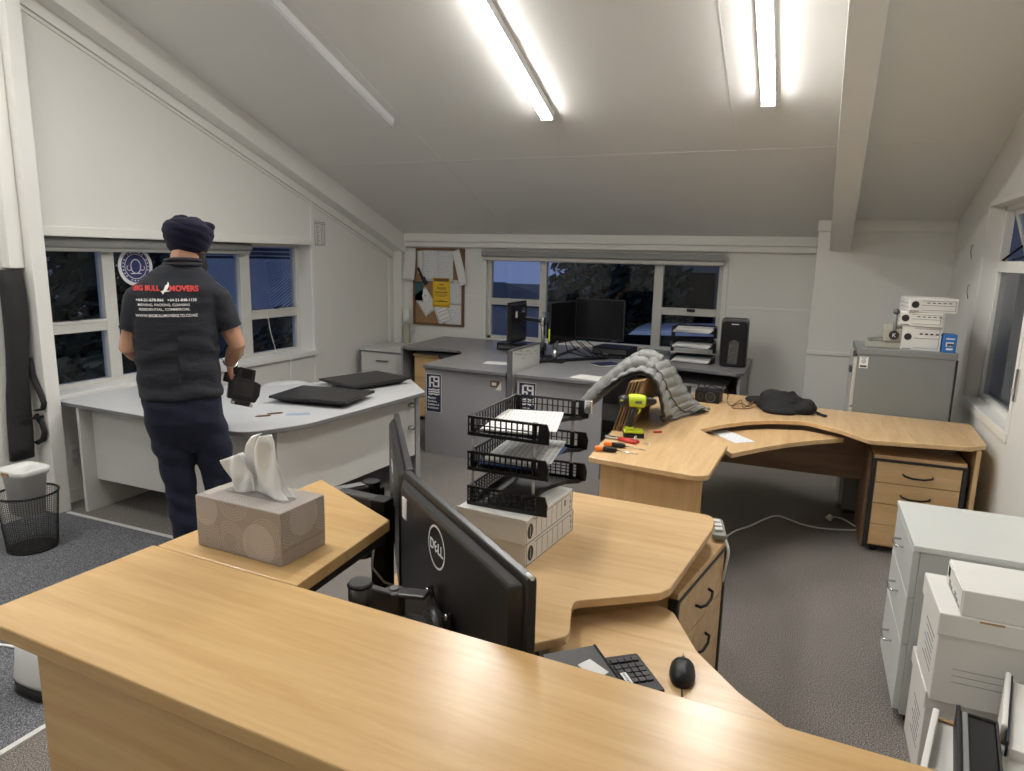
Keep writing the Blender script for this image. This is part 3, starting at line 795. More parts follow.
for k in range(20): b.box(-9.2, -9.17, 4.0, 10.0, 1.60 + k * 0.075, 1.62 + k * 0.075); b.box(-9.2, -4.9, 9.97, 10.0, 1.60 + k * 0.075, 1.62 + k * 0.075)
b.build('wall_louvre', M['roof_slat'], t)
b = MB(); b.box(-7.75, -7.65, 4.0, 8.5, -1.2, 0.70); b.box(-7.7, -4.9, 8.5, 8.6, -1.2, 0.70); b.build('shed_wall', M['house'], t)
b = MB(); b.box(-14, -13.7, -2, 20, -1.2, 4.2); struct(b.build('outside_wall', M['house']))
b = MB(); b.box(3.6, 3.8, -6, 30, -1.2, 7); struct(b.build('sky_blocker_right', M['house']))  # added plane that blocks the sky beyond the right window
# ================================================================ RECEPTION COUNTER (turned 2.5 degrees)
CA = radians(-2.494)
ca = Vector((cos(CA), sin(CA), 0)); cb = Vector((-sin(CA), cos(CA), 0))
CO = Vector((-1.188, 0.944, 0))          # back left corner of the top
CX = frame_matrix(CO, ca, cb)
t = thing('reception_counter', 'long beech reception counter with a raised top in the foreground', 'counter', (-0.3, 0.75, 0), CA)
TOPZ = 1.1
b = MB(); b.prism(rpoly([(-0.012, -0.325), (1.95, -0.325), (1.95, 0), (-0.005, 0)], 0.004, 2), TOPZ - 0.027, TOPZ, CX); b.build('counter_top', M['wood_x'], t, bevel=0.003)
b = MB(); b.prism([(0.005, 0.0015), (0.377, 0.0015), (0.340, 0.343), (0.01, 0.495)], TOPZ - 0.027, TOPZ, CX); b.build('return_top', M['wood_x'], t, bevel=0.003)
b = MB(); b.box(0.058, 1.90, -0.275, -0.250, 0.0, TOPZ - 0.027, CX); b.build('front_panel', M['wood_x'], t, bevel=0.002)
b = MB(); b.box(0.058, 0.083, -0.250, -0.03, 0.0, TOPZ - 0.027, CX); b.build('end_panel', M['wood_z'], t, bevel=0.002)
b = MB(); b.box(1.87, 1.895, -0.250, -0.03, 0.0, TOPZ - 0.027, CX); b.build('end_panel', M['wood_z'], t, bevel=0.002)
b = MB(); b.box(0.04, 0.062, -0.02, 0.36, 0.0, TOPZ - 0.027, CX); b.build('return_panel', M['wood_z'], t, bevel=0.002)
b = MB(); b.bar(CX @ Vector((0.33, 0.02, TOPZ - 0.05)), CX @ Vector((0.30, 0.36, TOPZ - 0.05)), 0.03, 0.03); b.bar(CX @ Vector((0.33, 0.05, TOPZ - 0.05)), CX @ Vector((0.48, -0.05, TOPZ - 0.11)), 0.02, 0.02); b.build('bracket', M['gun'], t, bevel=0.003)

# ================================================================ CORNER WORKSTATION BEHIND THE COUNTER
t = thing('corner_desk', 'beech corner desk behind the counter under the stacked black trays', 'desk', (-0.7, 1.9, 0))
top = rpoly([(-1.12, 2.70), (-0.262, 2.668), (-0.246, 2.60), (-0.246, 2.52), (-0.301, 1.985), (-0.325, 1.94), (-0.542, 1.785), (-0.535, 1.74), (-0.495, 1.60), (-0.62, 1.47), (-0.86, 1.40), (-1.10, 1.38)], [0.03, 0.05, 0.03, 0.03, 0.04, 0.05, 0.03, 0.02, 0.05, 0.1, 0.03, 0.02])
b = MB(); b.prism(top, 0.693, 0.72); b.build('desktop', M['desk_x'], t, bevel=0.004)
b = MB(); b.prism(rpoly([(-0.565, 1.83), (-0.50, 1.885), (-0.335, 2.02), (-0.285, 1.985), (-0.19, 1.80), (-0.065, 1.655), (0.035, 1.575), (0.22, 1.46), (0.0, 1.22), (-0.40, 1.12), (-0.78, 1.36)], [0.02, 0.02, 0.05, 0.05, 0.15, 0.2, 0.2, 0.03, 0.03, 0.1, 0.03]), 0.618, 0.643); b.build('keyboard_shelf', M['desk_x'], t, bevel=0.003)
b = MB(); b.box(-1.09, -1.065, 1.40, 2.68, 0, 0.693); b.build('end_panel', M['desk_z'], t, bevel=0.002)
b = MB(); b.box(-1.06, -0.50, 2.60, 2.622, 0.0, 0.693); b.build('end_panel', M['desk_z'], t, bevel=0.002)
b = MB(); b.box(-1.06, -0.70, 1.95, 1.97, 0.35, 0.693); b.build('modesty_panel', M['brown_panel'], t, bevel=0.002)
b = MB(); b.box(-0.66, -0.56, 1.55, 1.75, 0.643, 0.693); b.build('shelf_runner', M['grey_pl'], t)

def pedestal(name, label, cat, ox, oy, rz, w, d, h, n, m_body, m_front, m_top, m_edge, handle='bow', toph=0.025, group=None, frame=True, z0=0.04, hoff=0.0, gap=0.004):
    """drawer unit whose fronts face local -y; origin at the front-left foot"""
    t = thing(name, label, cat, (ox, oy, 0), rz, group)
    b = MB(); b.box(0, w, 0.02, d, z0, h - toph); b.build('carcass', m_body, t, bevel=0.002, local=True)
    b = MB(); b.box(-0.004, w + 0.004, -0.004, d + 0.004, h - toph, h); b.build('top_panel', m_top, t, bevel=0.004, local=True)
    if frame:
        b = MB(); b.box(-0.012, 0.012, -0.006, 0.03, z0, h - toph); b.box(w - 0.012, w + 0.012, -0.006, 0.03, z0, h - toph); b.box(-0.012, w + 0.012, -0.008, 0.03, h - toph - 0.012, h - toph + 0.004); b.build('edge_trim', m_edge, t, bevel=0.005, local=True)
    b = MB()
    for x in (0.05, w - 0.05):
        for y in (0.06, d - 0.06): b.cyl((x, y, 0), (x, y, z0), 0.02, n=10)
    b.build('castor', M['dark_edge'], t, local=True)
    hs = n if isinstance(n, (list, tuple)) else [1.0] * n
    H = h - toph - 0.015 - z0 - 0.01; tot = sum(hs); z = h - toph - 0.015
    for k, q in enumerate(hs):
        hh = H * q / tot
        b = MB(); b.box(0.014, w - 0.014, 0, 0.022, z - hh + gap, z); f = b.build('drawer', m_front, t, bevel=0.002, local=True)
        cz = z - hh * 0.5 + hoff; cx = w / 2
        if handle == 'bow':
            b = MB(); b.tube([(cx - 0.075, 0.0, cz), (cx - 0.07, -0.018, cz - 0.004), (cx - 0.03, -0.026, cz - 0.012), (cx + 0.03, -0.026, cz - 0.012), (cx + 0.07, -0.018, cz - 0.004), (cx + 0.075, 0.0, cz)], 0.0055, 8); b.build('handle', M['black_pl'], f, local=True)
        elif handle == 'chrome':
            b = MB(); b.tube([(cx - 0.05, 0.0, cz), (cx - 0.05, -0.028, cz), (cx - 0.03, -0.034, cz), (cx + 0.03, -0.034, cz), (cx + 0.05, -0.028, cz), (cx + 0.05, 0.0, cz)], 0.005, 8); b.build('handle', M['chrome'], f, local=True)
        elif handle == 'bar':
            b = MB(); b.box(cx - 0.07, cx + 0.07, -0.02, 0.0, cz - 0.006, cz + 0.006); b.build('handle', M['grey_pl'], f, bevel=0.003, local=True)
        z -= hh
    return t
# its fronts face +x: rotate so local -y -> +x
pedestal('drawer_pedestal', 'beech drawer unit half under the corner desk behind the counter', 'drawers', -0.300, 2.15, radians(80), 0.55, 0.44, 0.625, 3, M['desk_z'], M['desk_y'], M['desk_y'], M['dark_edge'], group=None)

# ================================================================ CORNER DESK ON THE RIGHT
t = thing('corner_desk', 'beech corner desk by the right wall carrying the drill and jacket', 'desk', (0.0, 4.4, 0))
top = rpoly([(-0.937, 3.222), (-0.41, 3.152), (-0.345, 3.185), (-0.322, 3.795), (-0.515, 4.085), (-0.41, 4.27), (-0.275, 4.44), (-0.12, 4.555), (0.064, 4.615), (0.258, 4.466), (0.401, 4.283), (0.911, 4.384), (0.998, 4.47), (1.025, 5.04), (0.093, 5.10), (-0.30, 5.30), (-0.55, 5.31), (-0.82, 5.12), (-1.03, 4.80)], [0.02, 0.05, 0.07, 0.07, 0.03, 0.2, 0.2, 0.2, 0.1, 0.08, 0.06, 0.05, 0.06, 0.05, 0.05, 0.1, 0.1, 0.1, 0.1])
b = MB(); b.prism(top, 0.692, 0.72); b.build('desktop', M['desk_y'], t, bevel=0.005)
b = MB(); b.prism(rpoly([(-0.50, 4.23), (-0.34, 4.41), (-0.16, 4.545), (0.05, 4.62), (0.285, 4.53), (0.278, 4.515), (0.13, 4.39), (-0.02, 4.24), (-0.16, 4.06), (-0.305, 3.845)], [0.01, 0.1, 0.1, 0.1, 0.01, 0.01, 0.2, 0.2, 0.2, 0.01]), 0.632, 0.66); b.build('keyboard_shelf', M['desk_y'], t, bevel=0.003)
b = MB(); b.box(-0.89, -0.385, 3.29, 3.315, 0, 0.692); b.build('end_panel', M['desk_z'], t, bevel=0.002)
b = MB(); b.box(0.945, 0.968, 4.42, 5.0, 0, 0.692); b.build('end_panel', M['desk_z'], t, bevel=0.002)
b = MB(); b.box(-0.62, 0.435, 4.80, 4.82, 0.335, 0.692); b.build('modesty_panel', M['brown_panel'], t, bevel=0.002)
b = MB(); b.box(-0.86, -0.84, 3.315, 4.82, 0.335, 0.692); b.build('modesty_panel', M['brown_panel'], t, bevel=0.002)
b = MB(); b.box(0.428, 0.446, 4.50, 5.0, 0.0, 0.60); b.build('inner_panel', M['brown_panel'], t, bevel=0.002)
pedestal('drawer_pedestal', 'four-drawer beech unit under the right wing of the desk by the wall', 'drawers', 0.452, 4.435, radians(1), 0.46, 0.50, 0.605, 4, M['desk_z'], M['desk_x'], M['desk_x'], M['dark_edge'])

# ================================================================ WHITE CABINET AND CARTONS, RIGHT FOREGROUND
t = thing('drawer_cabinet', 'pale grey three-drawer cabinet at the right with chrome handles facing the aisle', 'cabinet', (0.70, 2.98, 0))
b = MB(); b.box(0.462, 1.04, 2.735, 3.235, 0.03, 0.688); b.build('carcass', M['white_lam'], t, bevel=0.002)
b = MB(); b.box(0.435, 1.045, 2.715, 3.24, 0.688, 0.71); b.build('top_panel', M['white_lam'], t, bevel=0.003)
b = MB(); b.box(0.48, 1.03, 2.75, 3.22, 0, 0.03); b.build('plinth', M['dark_edge'], t)
for z0, z1 in ((0.50, 0.68), (0.315, 0.495), (0.045, 0.31)):
    b = MB(); b.box(0.438, 0.461, 2.74, 3.23, z0, z1); f = b.build('drawer', M['white_lam'], t, bevel=0.002)
    zc = z0 + (z1 - z0) * 0.62
    b = MB(); b.tube([(0.438, 2.95, zc), (0.412, 2.952, zc), (0.408, 2.965, zc), (0.408, 3.025, zc), (0.412, 3.038, zc), (0.438, 3.04, zc)], 0.0045, 8); b.build('handle', M['chrome'], f)
def archive_box(x0, y0, w, d, z0, h, lidh, label, group):
    t = thing('archive_box', label, 'box', (x0 + w / 2, y0 + d / 2, z0), 0, group)
    b = MB(); b.box(x0, x0 + w, y0, y0 + d, z0, z0 + h - 0.004); b.build('carton', M['card_w'], t, bevel=0.003)
    b = MB(); b.box(x0 - 0.006, x0 + w + 0.006, y0 - 0.006, y0 + d + 0.006, z0 + h - lidh, z0 + h); b.build('lid', M['card_w'], t, bevel=0.004)
    b = MB(); b.box(x0 + 0.10, x0 + 0.165, y0 - 0.0075, y0 - 0.006, z0 + h - 0.010, z0 + h - 0.004); b.build('hand_slot', M['card_b'], t)
    b = MB()
    for k in range(3): b.box(x0 + 0.05, x0 + 0.36, y0 - 0.001, y0, z0 + h * 0.40 - k * 0.022, z0 + h * 0.40 - k * 0.022 + 0.0015)
    for k in range(7): b.box(x0 - 0.001, x0, y0 + 0.05 + 0.01 * (k % 2), y0 + d - 0.10 - 0.02 * (k % 3), z0 + h * 0.62 - k * 0.02, z0 + h * 0.62 - k * 0.02 + 0.004)
    b.build('printed_lines', M['ink_g'], t)
    return t
archive_box(0.478, 2.41, 0.42, 0.29, 0.0, 0.335, 0.06, 'lower white archive box on the floor by the pale cabinet', 'white archive boxes')
archive_box(0.475, 2.355, 0.42, 0.30, 0.337, 0.303, 0.075, 'upper white archive box stacked beside the pale cabinet', 'white archive boxes')
t = thing('stationery_box', 'flat white carton on top of the two archive boxes', 'box', (0.70, 2.48, 0.641))
b = MB(); b.box(0.525, 0.87, 2.352, 2.60, 0.641, 0.725); b.build('carton', M['card_w'], t, bevel=0.003)
b = MB(); b.box(0.522, 0.525, 2.362, 2.59, 0.647, 0.72); b.build('end_flap', M['card_w'], t)
b = MB()
for k in range(6): b.box(0.5212, 0.522, 2.374 + k * 0.03, 2.398 + k * 0.03, 0.655, 0.661 + 0.008 * (k % 3)); b.box(0.5212, 0.522, 2.55, 2.575, 0.68, 0.71)
b.build('printed_lines', M['ink_g'], t)
# near cartons at the lower right corner, standing on a low white box
t = thing('open_carton', 'shallow white carton with raised edge holding the black file, lower right corner', 'box', (0.52, 1.80, 0.0))
XA = Matrix.Translation((0.425, 2.035, 0)) @ Matrix.Rotation(radians(-13.5), 4, 'Z')
b = MB(); b.box(0.0, 0.40, -0.52, 0.0, 0.0, 0.47, XA); b.build('carton', M['card_w'], t, bevel=0.003)
b = MB(); b.box(-0.002, 0.014, -0.52, 0.0, 0.47, 0.503, XA); b.build('raised_edge', M['card_w'], t, bevel=0.004)
b = MB(); b.box(0.014, 0.40, -0.008, 0.004, 0.46, 0.478, XA); b.build('corrugated_edge', M['card_b'], t)
t = thing('magazine_file', 'black plastic file lying in the white carton, lower right corner', 'file', (0.50, 1.9, 0.472))
XF = Matrix.Translation((0.468, 2.005, 0.472)) @ Matrix.Rotation(radians(-9), 4, 'Z')
b = MB(); b.box(0.0, 0.010, -0.36, 0, 0, 0.075, XF); b.box(0.0, 0.095, -0.012, 0, 0, 0.06, XF); b.box(0, 0.095, -0.36, 0, 0, 0.008, XF); b.box(0.087, 0.095, -0.36, 0, 0, 0.06, XF); b.build('file_case', M['black_pl'], t, bevel=0.004)
b = MB(); b.box(0.012, 0.086, -0.35, -0.014, 0.008, 0.056, XF); b.build('folder', M['black_pl'], t, bevel=0.002)
b = MB(); b.box(0.012, 0.026, -0.34, -0.016, 0.056, 0.068, XF); b.build('folder_spine', M['steel_grey'], t, bevel=0.003)
t = thing('stationery_box', 'tall white carton at the very right edge beside the black file', 'box', (0.72, 2.05, 0))
XB = Matrix.Translation((0.650, 2.285, 0)) @ Matrix.Rotation(radians(-14), 4, 'Z')
b = MB(); b.box(0.012, 0.40, -0.36, 0, 0.0, 0.50, XB); b.build('carton', M['card_w'], t, bevel=0.003)
b = MB(); b.box(-0.008, 0.006, -0.30, 0.0, 0.35, 0.525, XB); b.build('raised_edge', M['card_w'], t, bevel=0.005)
b = MB(); b.box(0.006, 0.011, -0.355, 0, 0.36, 0.515, XB); b.build('dark_lining', M['navy_label'], t)

# ================================================================ FILING CABINET AND WHAT STANDS ON IT
t = thing('filing_cabinet', 'tall grey steel filing cabinet in the back right corner, drawers facing left', 'cabinet', (0.63, 5.4, 0))
FX0, FX1, FY0, FY1, FZ = 0.345, 0.905, 5.08, 5.52, 1.155
b = MB(); b.box(FX0, FX1, FY0, FY1, 0.03, FZ - 0.03); b.build('cabinet_body', M['steel_grey'], t, bevel=0.003)
b = MB(); b.box(FX0 - 0.012, FX1 + 0.006, FY0 - 0.004, FY1 + 0.004, FZ - 0.045, FZ); b.build('cabinet_top', M['steel_grey'], t, bevel=0.005)
b = MB(); b.box(FX0 + 0.02, FX1 - 0.02, FY0 + 0.02, FY1 - 0.02, 0, 0.03); b.build('plinth', M['dark_edge'], t)
b = MB(); b.box(FX1, FX1 + 0.012, FY0, FY1, 0.05, FZ - 0.045); b.build('rear_edge', M['dark_edge'], t)
for k in range(3):
    z0, z1 = 0.06 + k * 0.35, 0.06 + k * 0.35 + 0.34
    b = MB(); b.box(FX0 - 0.022, FX0, FY0 + 0.006, FY1 - 0.006, z0, z1); f = b.build('drawer', M['pale_steel'], t, bevel=0.003)
    b = MB(); b.box(FX0 - 0.04, FX0 - 0.022, FY0 + 0.03, FY0 + 0.13, z1 - 0.12, z1 - 0.08); b.build('handle', M['gun'], f, bevel=0.004)
b = MB(); b.box(FX0 - 0.03, FX0 - 0.005, FY0 - 0.002, FY0 + 0.03, FZ - 0.06, FZ - 0.02); b.build('lock', M['gun'], t, bevel=0.004)
X = frame_matrix((FX0 + 0.012, FY0 - 0.0005, FZ - 0.135), (1, 0, 0), (0, 0, 1))
b = MB(); b.box(0, 0.052, 0, 0.075, -0.0002, 0.0008, X); st = b.build('sticker', M['ink_w'], t)
b = MB(); b.box(0.006, 0.046, 0.006, 0.018, 0.0008, 0.0012, X); annulus(b, X @ Matrix.Translation((0.026, 0.045, 0)), 0.010, 0.013, 0.0012); annulus(b, X @ Matrix.Translation((0.026, 0.045, 0)), 0.004, 0.006, 0.0012)
for k in range(2): b.box(0.012, 0.040, 0.064 + k * 0.005, 0.066 + k * 0.005, 0.0008, 0.0012, X)
b.build('printed_mark', M['ink'], st)
# heavy-duty punch
t = thing('hole_punch', 'beige heavy-duty hole punch with an upright lever on the filing cabinet', 'punch', (0.50, 5.22, FZ))
b = MB(); b.prism(rrect(0.49, 5.24, 0.21, 0.20, 0.012), FZ, FZ + 0.045); b.build('base', M['beige_mach'], t, bevel=0.006)
b = MB(); b.prism([(5.13, 0), (5.31, 0), (5.31, 0.06), (5.24, 0.11), (5.13, 0.085)], 0.485, 0.59, Matrix.Translation((0, 0, FZ + 0.045)) @ MYZ); b.build('punch_head', M['beige_mach'], t, bevel=0.008)
b = MB(); b.tube([(0.545, 5.14, FZ + 0.08), (0.545, 5.13, FZ + 0.18), (0.545, 5.135, FZ + 0.235)], [0.014, 0.011, 0.011], 12); b.build('lever', M['steel_grey'], t)
b = MB(); b.ball((0.545, 5.135, FZ + 0.242), 0.021); b.build('knob', M['grey_pl'], t)
b = MB(); b.cyl((0.545, 5.122, FZ + 0.09), (0.545, 5.130, FZ + 0.09), 0.030, n=24); k_ = b.build('maker_badge', M['ink'], t)
lettering('K', 0.035, M['ink_w'], frame_matrix((0.545, 5.1215, FZ + 0.078), (1, 0, 0), (0, 0, 1)), k_, 'CENTER', 'badge_letter')
b = MB(); b.bar((0.40, 5.15, FZ + 0.055), (0.48, 5.17, FZ + 0.07), 0.04, 0.012); b.build('paper_guide', M['steel_grey'], t, bevel=0.003)
def carton(name, label, x0, x1, y0, y1, z0, z1, group, label_w=0.085, rz=0.0):
    t = thing(name, label, 'box', ((x0 + x1) / 2, (y0 + y1) / 2, z0), rz, group)
    w, d = (x1 - x0) / 2, (y1 - y0) / 2; h = z1 - z0
    b = MB(); b.box(-w, w, -d, d, 0, h); b.build('carton', M['card_w'], t, bevel=0.003, local=True)
    b = MB()
    b.box(-w + label_w * 0.85, w - 0.012, -d - 0.001, -d, h - 0.016, h - 0.014); b.box(-w + label_w * 0.85, w - 0.012, -d - 0.001, -d, 0.014, 0.016)
    b.box(-w + label_w * 0.85, w - 0.012, -d - 0.001, -d, h * 0.5, h * 0.5 + 0.002); b.box(w - 0.014, w - 0.012, -d - 0.001, -d, 0.014, h - 0.014)
    b.box(-w + 0.008, -w + label_w * 0.7, -d - 0.001, -d, 0.006, 0.010)
    X = frame_matrix((-w + label_w * 0.42, -d - 0.0005, h * 0.55), (1, 0, 0), (0, 0, 1))
    disc(b, X, min(0.022, h * 0.28), 0, 0.001)
    for k in range(5): b.box(-w + 0.10 + k * 0.03, -w + 0.118 + k * 0.03, -d - 0.001, -d, h * 0.66, h * 0.72)
    for k in range(2): b.box(-w - 0.001, -w, -d + 0.02, d - 0.03, h * (0.3 + 0.3 * k), h * (0.32 + 0.3 * k))
    b.build('printed_label', M['ink'], t, local=True)
    return t
carton('storage_carton', 'white carton at the bottom of the stack on the filing cabinet', 0.59, 0.815, 5.13, 5.48, FZ, FZ + 0.155, 'white cartons on the filing cabinet')
carton('storage_carton', 'white carton in the middle of the stack on the filing cabinet', 0.575, 0.82, 5.12, 5.46, FZ + 0.156, FZ + 0.245, 'white cartons on the filing cabinet', rz=radians(-4))
carton('storage_carton', 'white carton topmost of the stack on the filing cabinet', 0.60, 0.875, 5.12, 5.45, FZ + 0.246, FZ + 0.335, 'white cartons on the filing cabinet', rz=radians(3))
t = thing('blue_carton', 'small blue carton beside the white boxes on the filing cabinet', 'box', (0.855, 5.14, FZ))
b = MB(); b.box(0.822, 0.895, 5.085, 5.20, FZ, FZ + 0.115); b.build('carton', M['blue_box'], t, bevel=0.002)
b = MB(); b.box(0.835, 0.882, 5.084, 5.0852, FZ + 0.085, FZ + 0.093); b.box(0.84, 0.876, 5.084, 5.0852, FZ + 0.018, FZ + 0.03)
for q in range(4): b.box(0.836 + q * 0.011, 0.845 + q * 0.011, 5.084, 5.0852, FZ + 0.040 + 0.004 * (q % 2), FZ + 0.068)
b.build('printed_label', M['ink_w'], t)
b = MB(); b.box(0.842, 0.878, 5.0835, 5.0842, FZ + 0.046, FZ + 0.058); b.build('printed_label', M['ink'], t)
# ================================================================ GREY CORNER DESK ON THE LEFT
t = thing('corner_desk', 'pale grey corner desk beside the standing person, black monitors lying on it', 'desk', (-3.2, 3.4, 0))
top = rpoly([(-4.395, 2.86), (-2.77, 2.785), (-2.60, 3.08), (-2.555, 3.48), (-2.483, 4.268), (-2.88, 4.70), (-3.32, 4.72), (-3.38, 4.20), (-3.62, 3.86), (-4.00, 3.66), (-4.395, 3.62)], [0.02, 0.16, 0.5, 1.0, 0.03, 0.03, 0.03, 0.25, 0.3, 0.2, 0.02])
b = MB(); b.prism(top, 0.694, 0.718); b.build('desktop_edge', M['grey_edge'], t, bevel=0.003)
b = MB(); b.prism(top, 0.718, 0.7215); b.build('desktop', M['grey_lam'], t)
b = MB(); b.box(-4.215, -4.19, 2.86, 3.42, 0, 0.694); b.build('end_panel', M['light_panel'], t, bevel=0.002)
b = MB(); b.box(-4.19, -2.78, 2.945, 2.965, 0.20, 0.694); b.build('modesty_panel', M['light_panel'], t, bevel=0.002)
b = MB(); b.bar((-2.72, 2.99, 0.46), (-2.60, 4.30, 0.46), 0.02, 0.47); b.build('modesty_panel', M['light_panel'], t, bevel=0.002)
b = MB(); b.box(-2.80, -2.74, 2.93, 2.99, 0, 0.694); b.build('corner_post', M['light_panel'], t, bevel=0.003)
b = MB(); b.bar((-2.575, 4.32, 0.345), (-2.93, 4.62, 0.345), 0.035, 0.69); b.build('end_panel', M['grey_panel'], t, bevel=0.002)
for z in (0.62, 0.45):
    b = MB(); b.cyl((-2.60, 4.235, z), (-2.555, 4.235, z), 0.018, n=14); b.build('fixing_cap', M['chrome'], t)

def flat_monitor(cx, cy, z, rz, w, d, label):
    t = thing('monitor', label, 'monitor', (cx, cy, z), rz, 'monitors lying flat on the grey desk')
    b = MB(); b.prism(rrect(0, 0, w, d, 0.008), 0.034, 0.05); b.build('screen_frame', M['black_mon'], t, bevel=0.003, local=True)
    b = MB()
    A = [b.v((x * w * 0.5, y * d * 0.5, 0.034)) for x, y in ((-0.97, -0.94), (0.97, -0.94), (0.97, 0.94), (-0.97, 0.94))]
    Bq = [b.v((x * w * 0.5, y * d * 0.5, 0.002)) for x, y in ((-0.72, -0.78), (0.72, -0.78), (0.72, 0.62), (-0.72, 0.62))]
    b.face(A[::-1]); b.face(Bq)
    for i in range(4): b.face([A[i], A[(i + 1) % 4], Bq[(i + 1) % 4], Bq[i]])
    b.build('rear_housing', M['black_pl'], t, bevel=0.008, local=True)
    b = MB(); b.box(-w / 2 + 0.008, w / 2 - 0.008, -d / 2 + 0.012, d / 2 - 0.008, 0.050, 0.0508); b.build('screen', M['black_mon'], t, local=True)
    b = MB(); b.box(-0.05, 0.05, -d / 2 - 0.001, -d / 2 + 0.005, 0.040, 0.046); b.build('button_strip', M['black_pl'], t, local=True)
    return t
flat_monitor(-2.925, 3.68, 0.722, radians(8), 0.56, 0.41, 'black monitor lying flat on the grey desk, nearer the person')
flat_monitor(-3.02, 4.30, 0.722, radians(72), 0.54, 0.42, 'black monitor lying flat at the far end of the grey desk')
for k, (x, y, a) in enumerate(((-2.93, 3.225, 0.6), (-2.945, 3.14, 0.55))):
    b = MB(); X = Matrix.Translation((x, y, 0.722)) @ Matrix.Rotation(a + 0.3, 4, 'Z'); b.prism([(-0.045, -0.003), (-0.02, -0.012), (0.03, -0.012), (0.045, 0.0), (0.03, 0.010), (-0.02, 0.010)], 0, 0.006, X)
    tag(b.build('connector', M['frame_br'], loc=(x, y, 0.722)), ('small brown metal piece on the grey desk, farther from the edge', 'small brown metal piece on the grey desk, nearer the edge')[k], 'connector', 'brown metal pieces on the grey desk')
b = MB(); b.box(-0.07, 0.07, -0.028, 0.028, 0, 0.002)
o = b.build('blue_slip', M['blue_file'], local=True); o.location = (-2.80, 3.28, 0.7222); o.rotation_euler = (0, 0, radians(35)); tag(o, 'small blue paper slip near the front edge of the grey desk', 'paper')
M['slip'] = mat('pale_blue_paper', (0.36, 0.42, 0.56), 0.7, var=0.15, vscale=60)
o.data.materials[0] = M['slip']
t = thing('plastic_tub', 'white round plastic tub behind the black monitors by the window', 'tub', (-3.60, 4.28, 0))
b = MB(); b.lathe([(0.12, 0.0), (0.14, 0.02), (0.165, 0.66), (0.172, 0.66), (0.172, 0.68), (0.155, 0.68), (0.13, 0.05)], (-3.62, 4.12, 0), 32); b.build('tub_body', M['white_pl'], t)
b = MB(); b.lathe([(0.05, 0.672), (0.15, 0.672), (0.178, 0.677), (0.178, 0.692), (0.15, 0.70), (0.02, 0.706)], (-3.62, 4.12, 0), 32); b.build('tub_lid', M['white_pl'], t)

# waste bins by the post
t = thing('waste_bin', 'black wire mesh waste bin on the carpet beside the wall post', 'bin', (-3.945, 2.352, 0.006))
def mesh_bin(b, c, r0, r1, h, n, m_):
    for k in range(m_ + 1):
        z = h * k / m_; r = r0 + (r1 - r0) * k / m_
        b.tube([(c[0] + r * cos(2 * pi * i / 40), c[1] + r * sin(2 * pi * i / 40), c[2] + z) for i in range(41)], 0.0011, 4, False)
    for i in range(n):
        a = 2 * pi * i / n
        b.tube([(c[0] + r0 * cos(a), c[1] + r0 * sin(a), c[2]), (c[0] + r1 * cos(a), c[1] + r1 * sin(a), c[2] + h)], 0.0011, 4, False)
BC = (-3.945, 2.352, 0.008)
b = MB(); mesh_bin(b, BC, 0.122, 0.150, 0.325, 70, 30); b.build('wire_mesh', M['black_pl'], t)
b = MB(); b.tube([(BC[0] + 0.150 * cos(2 * pi * i / 40), BC[1] + 0.150 * sin(2 * pi * i / 40), BC[2] + 0.326) for i in range(41)], 0.0065, 8, False); b.build('rim', M['black_pl'], t)
b = MB(); b.lathe([(0.10, -0.002), (0.126, 0.0), (0.126, 0.012), (0.10, 0.014)], BC, 40); b.build('base', M['black_pl'], t)
t = thing('plastic_tub', 'small white rectangular tub pushed inside the black mesh bin', 'tub', (-3.965, 2.36, 0.2))
b = MB()
b.loft([(-3.965, 2.36, 0.205, 0.078, 0.06), (-3.965, 2.36, 0.44, 0.095, 0.082), (-3.965, 2.36, 0.442, 0.105, 0.094), (-3.965, 2.36, 0.472, 0.110, 0.098), (-3.965, 2.36, 0.478, 0.102, 0.09), (-3.965, 2.36, 0.44, 0.088, 0.075), (-3.965, 2.36, 0.22, 0.07, 0.052)], 40, 5.0); b.build('tub_body', M['white_pl'], t)
b = MB(); b.box(-4.0, -3.94, 2.4525, 2.4545, 0.452, 0.470); b.box(-4.0, -3.94, 2.2595, 2.2625, 0.45, 0.468); b.build('tape_mark', M['card_b'], t)
# long bag on the wall
t = thing('carry_bag', 'long black carry bag hanging upright on the wall above the mesh bin', 'bag', (-4.42, 2.60, 0.4))
b = MB()
secs = []
for k in range(15):
    f = k / 14; z = 1.555 - f * 1.16
    w = 0.062 + 0.004 * sin(f * 9) + 0.006 * (f > 0.62)
    secs.append((-4.405 + 0.010 * sin(f * 6), 2.668 - 0.05 * f * f + 0.004 * sin(f * 8), z, 0.038 + 0.008 * sin(f * 5 + 0.5), w))
b.loft(secs, 24, 3.0); b.build('bag_body', M['bag'], t)
b = MB(); b.tube([(-4.395, 2.722, 1.02), (-4.385, 2.724, 0.91), (-4.335, 2.724, 0.81), (-4.300, 2.722, 0.74), (-4.318, 2.722, 0.70), (-4.385, 2.720, 0.685)], 0.017, 8, flat=0.3); b.build('strap', M['bag'], t)
b = MB(); b.tube([(-4.385, 2.716, 0.66), (-4.335, 2.720, 0.605), (-4.325, 2.722, 0.55), (-4.345, 2.72, 0.50), (-4.395, 2.705, 0.475)], 0.017, 8, flat=0.3); b.build('strap', M['bag'], t)
b = MB(); b.box(-4.355, -4.345, 2.63, 2.74, 0.64, 0.655); b.build('seam', M['black_pl'], t)
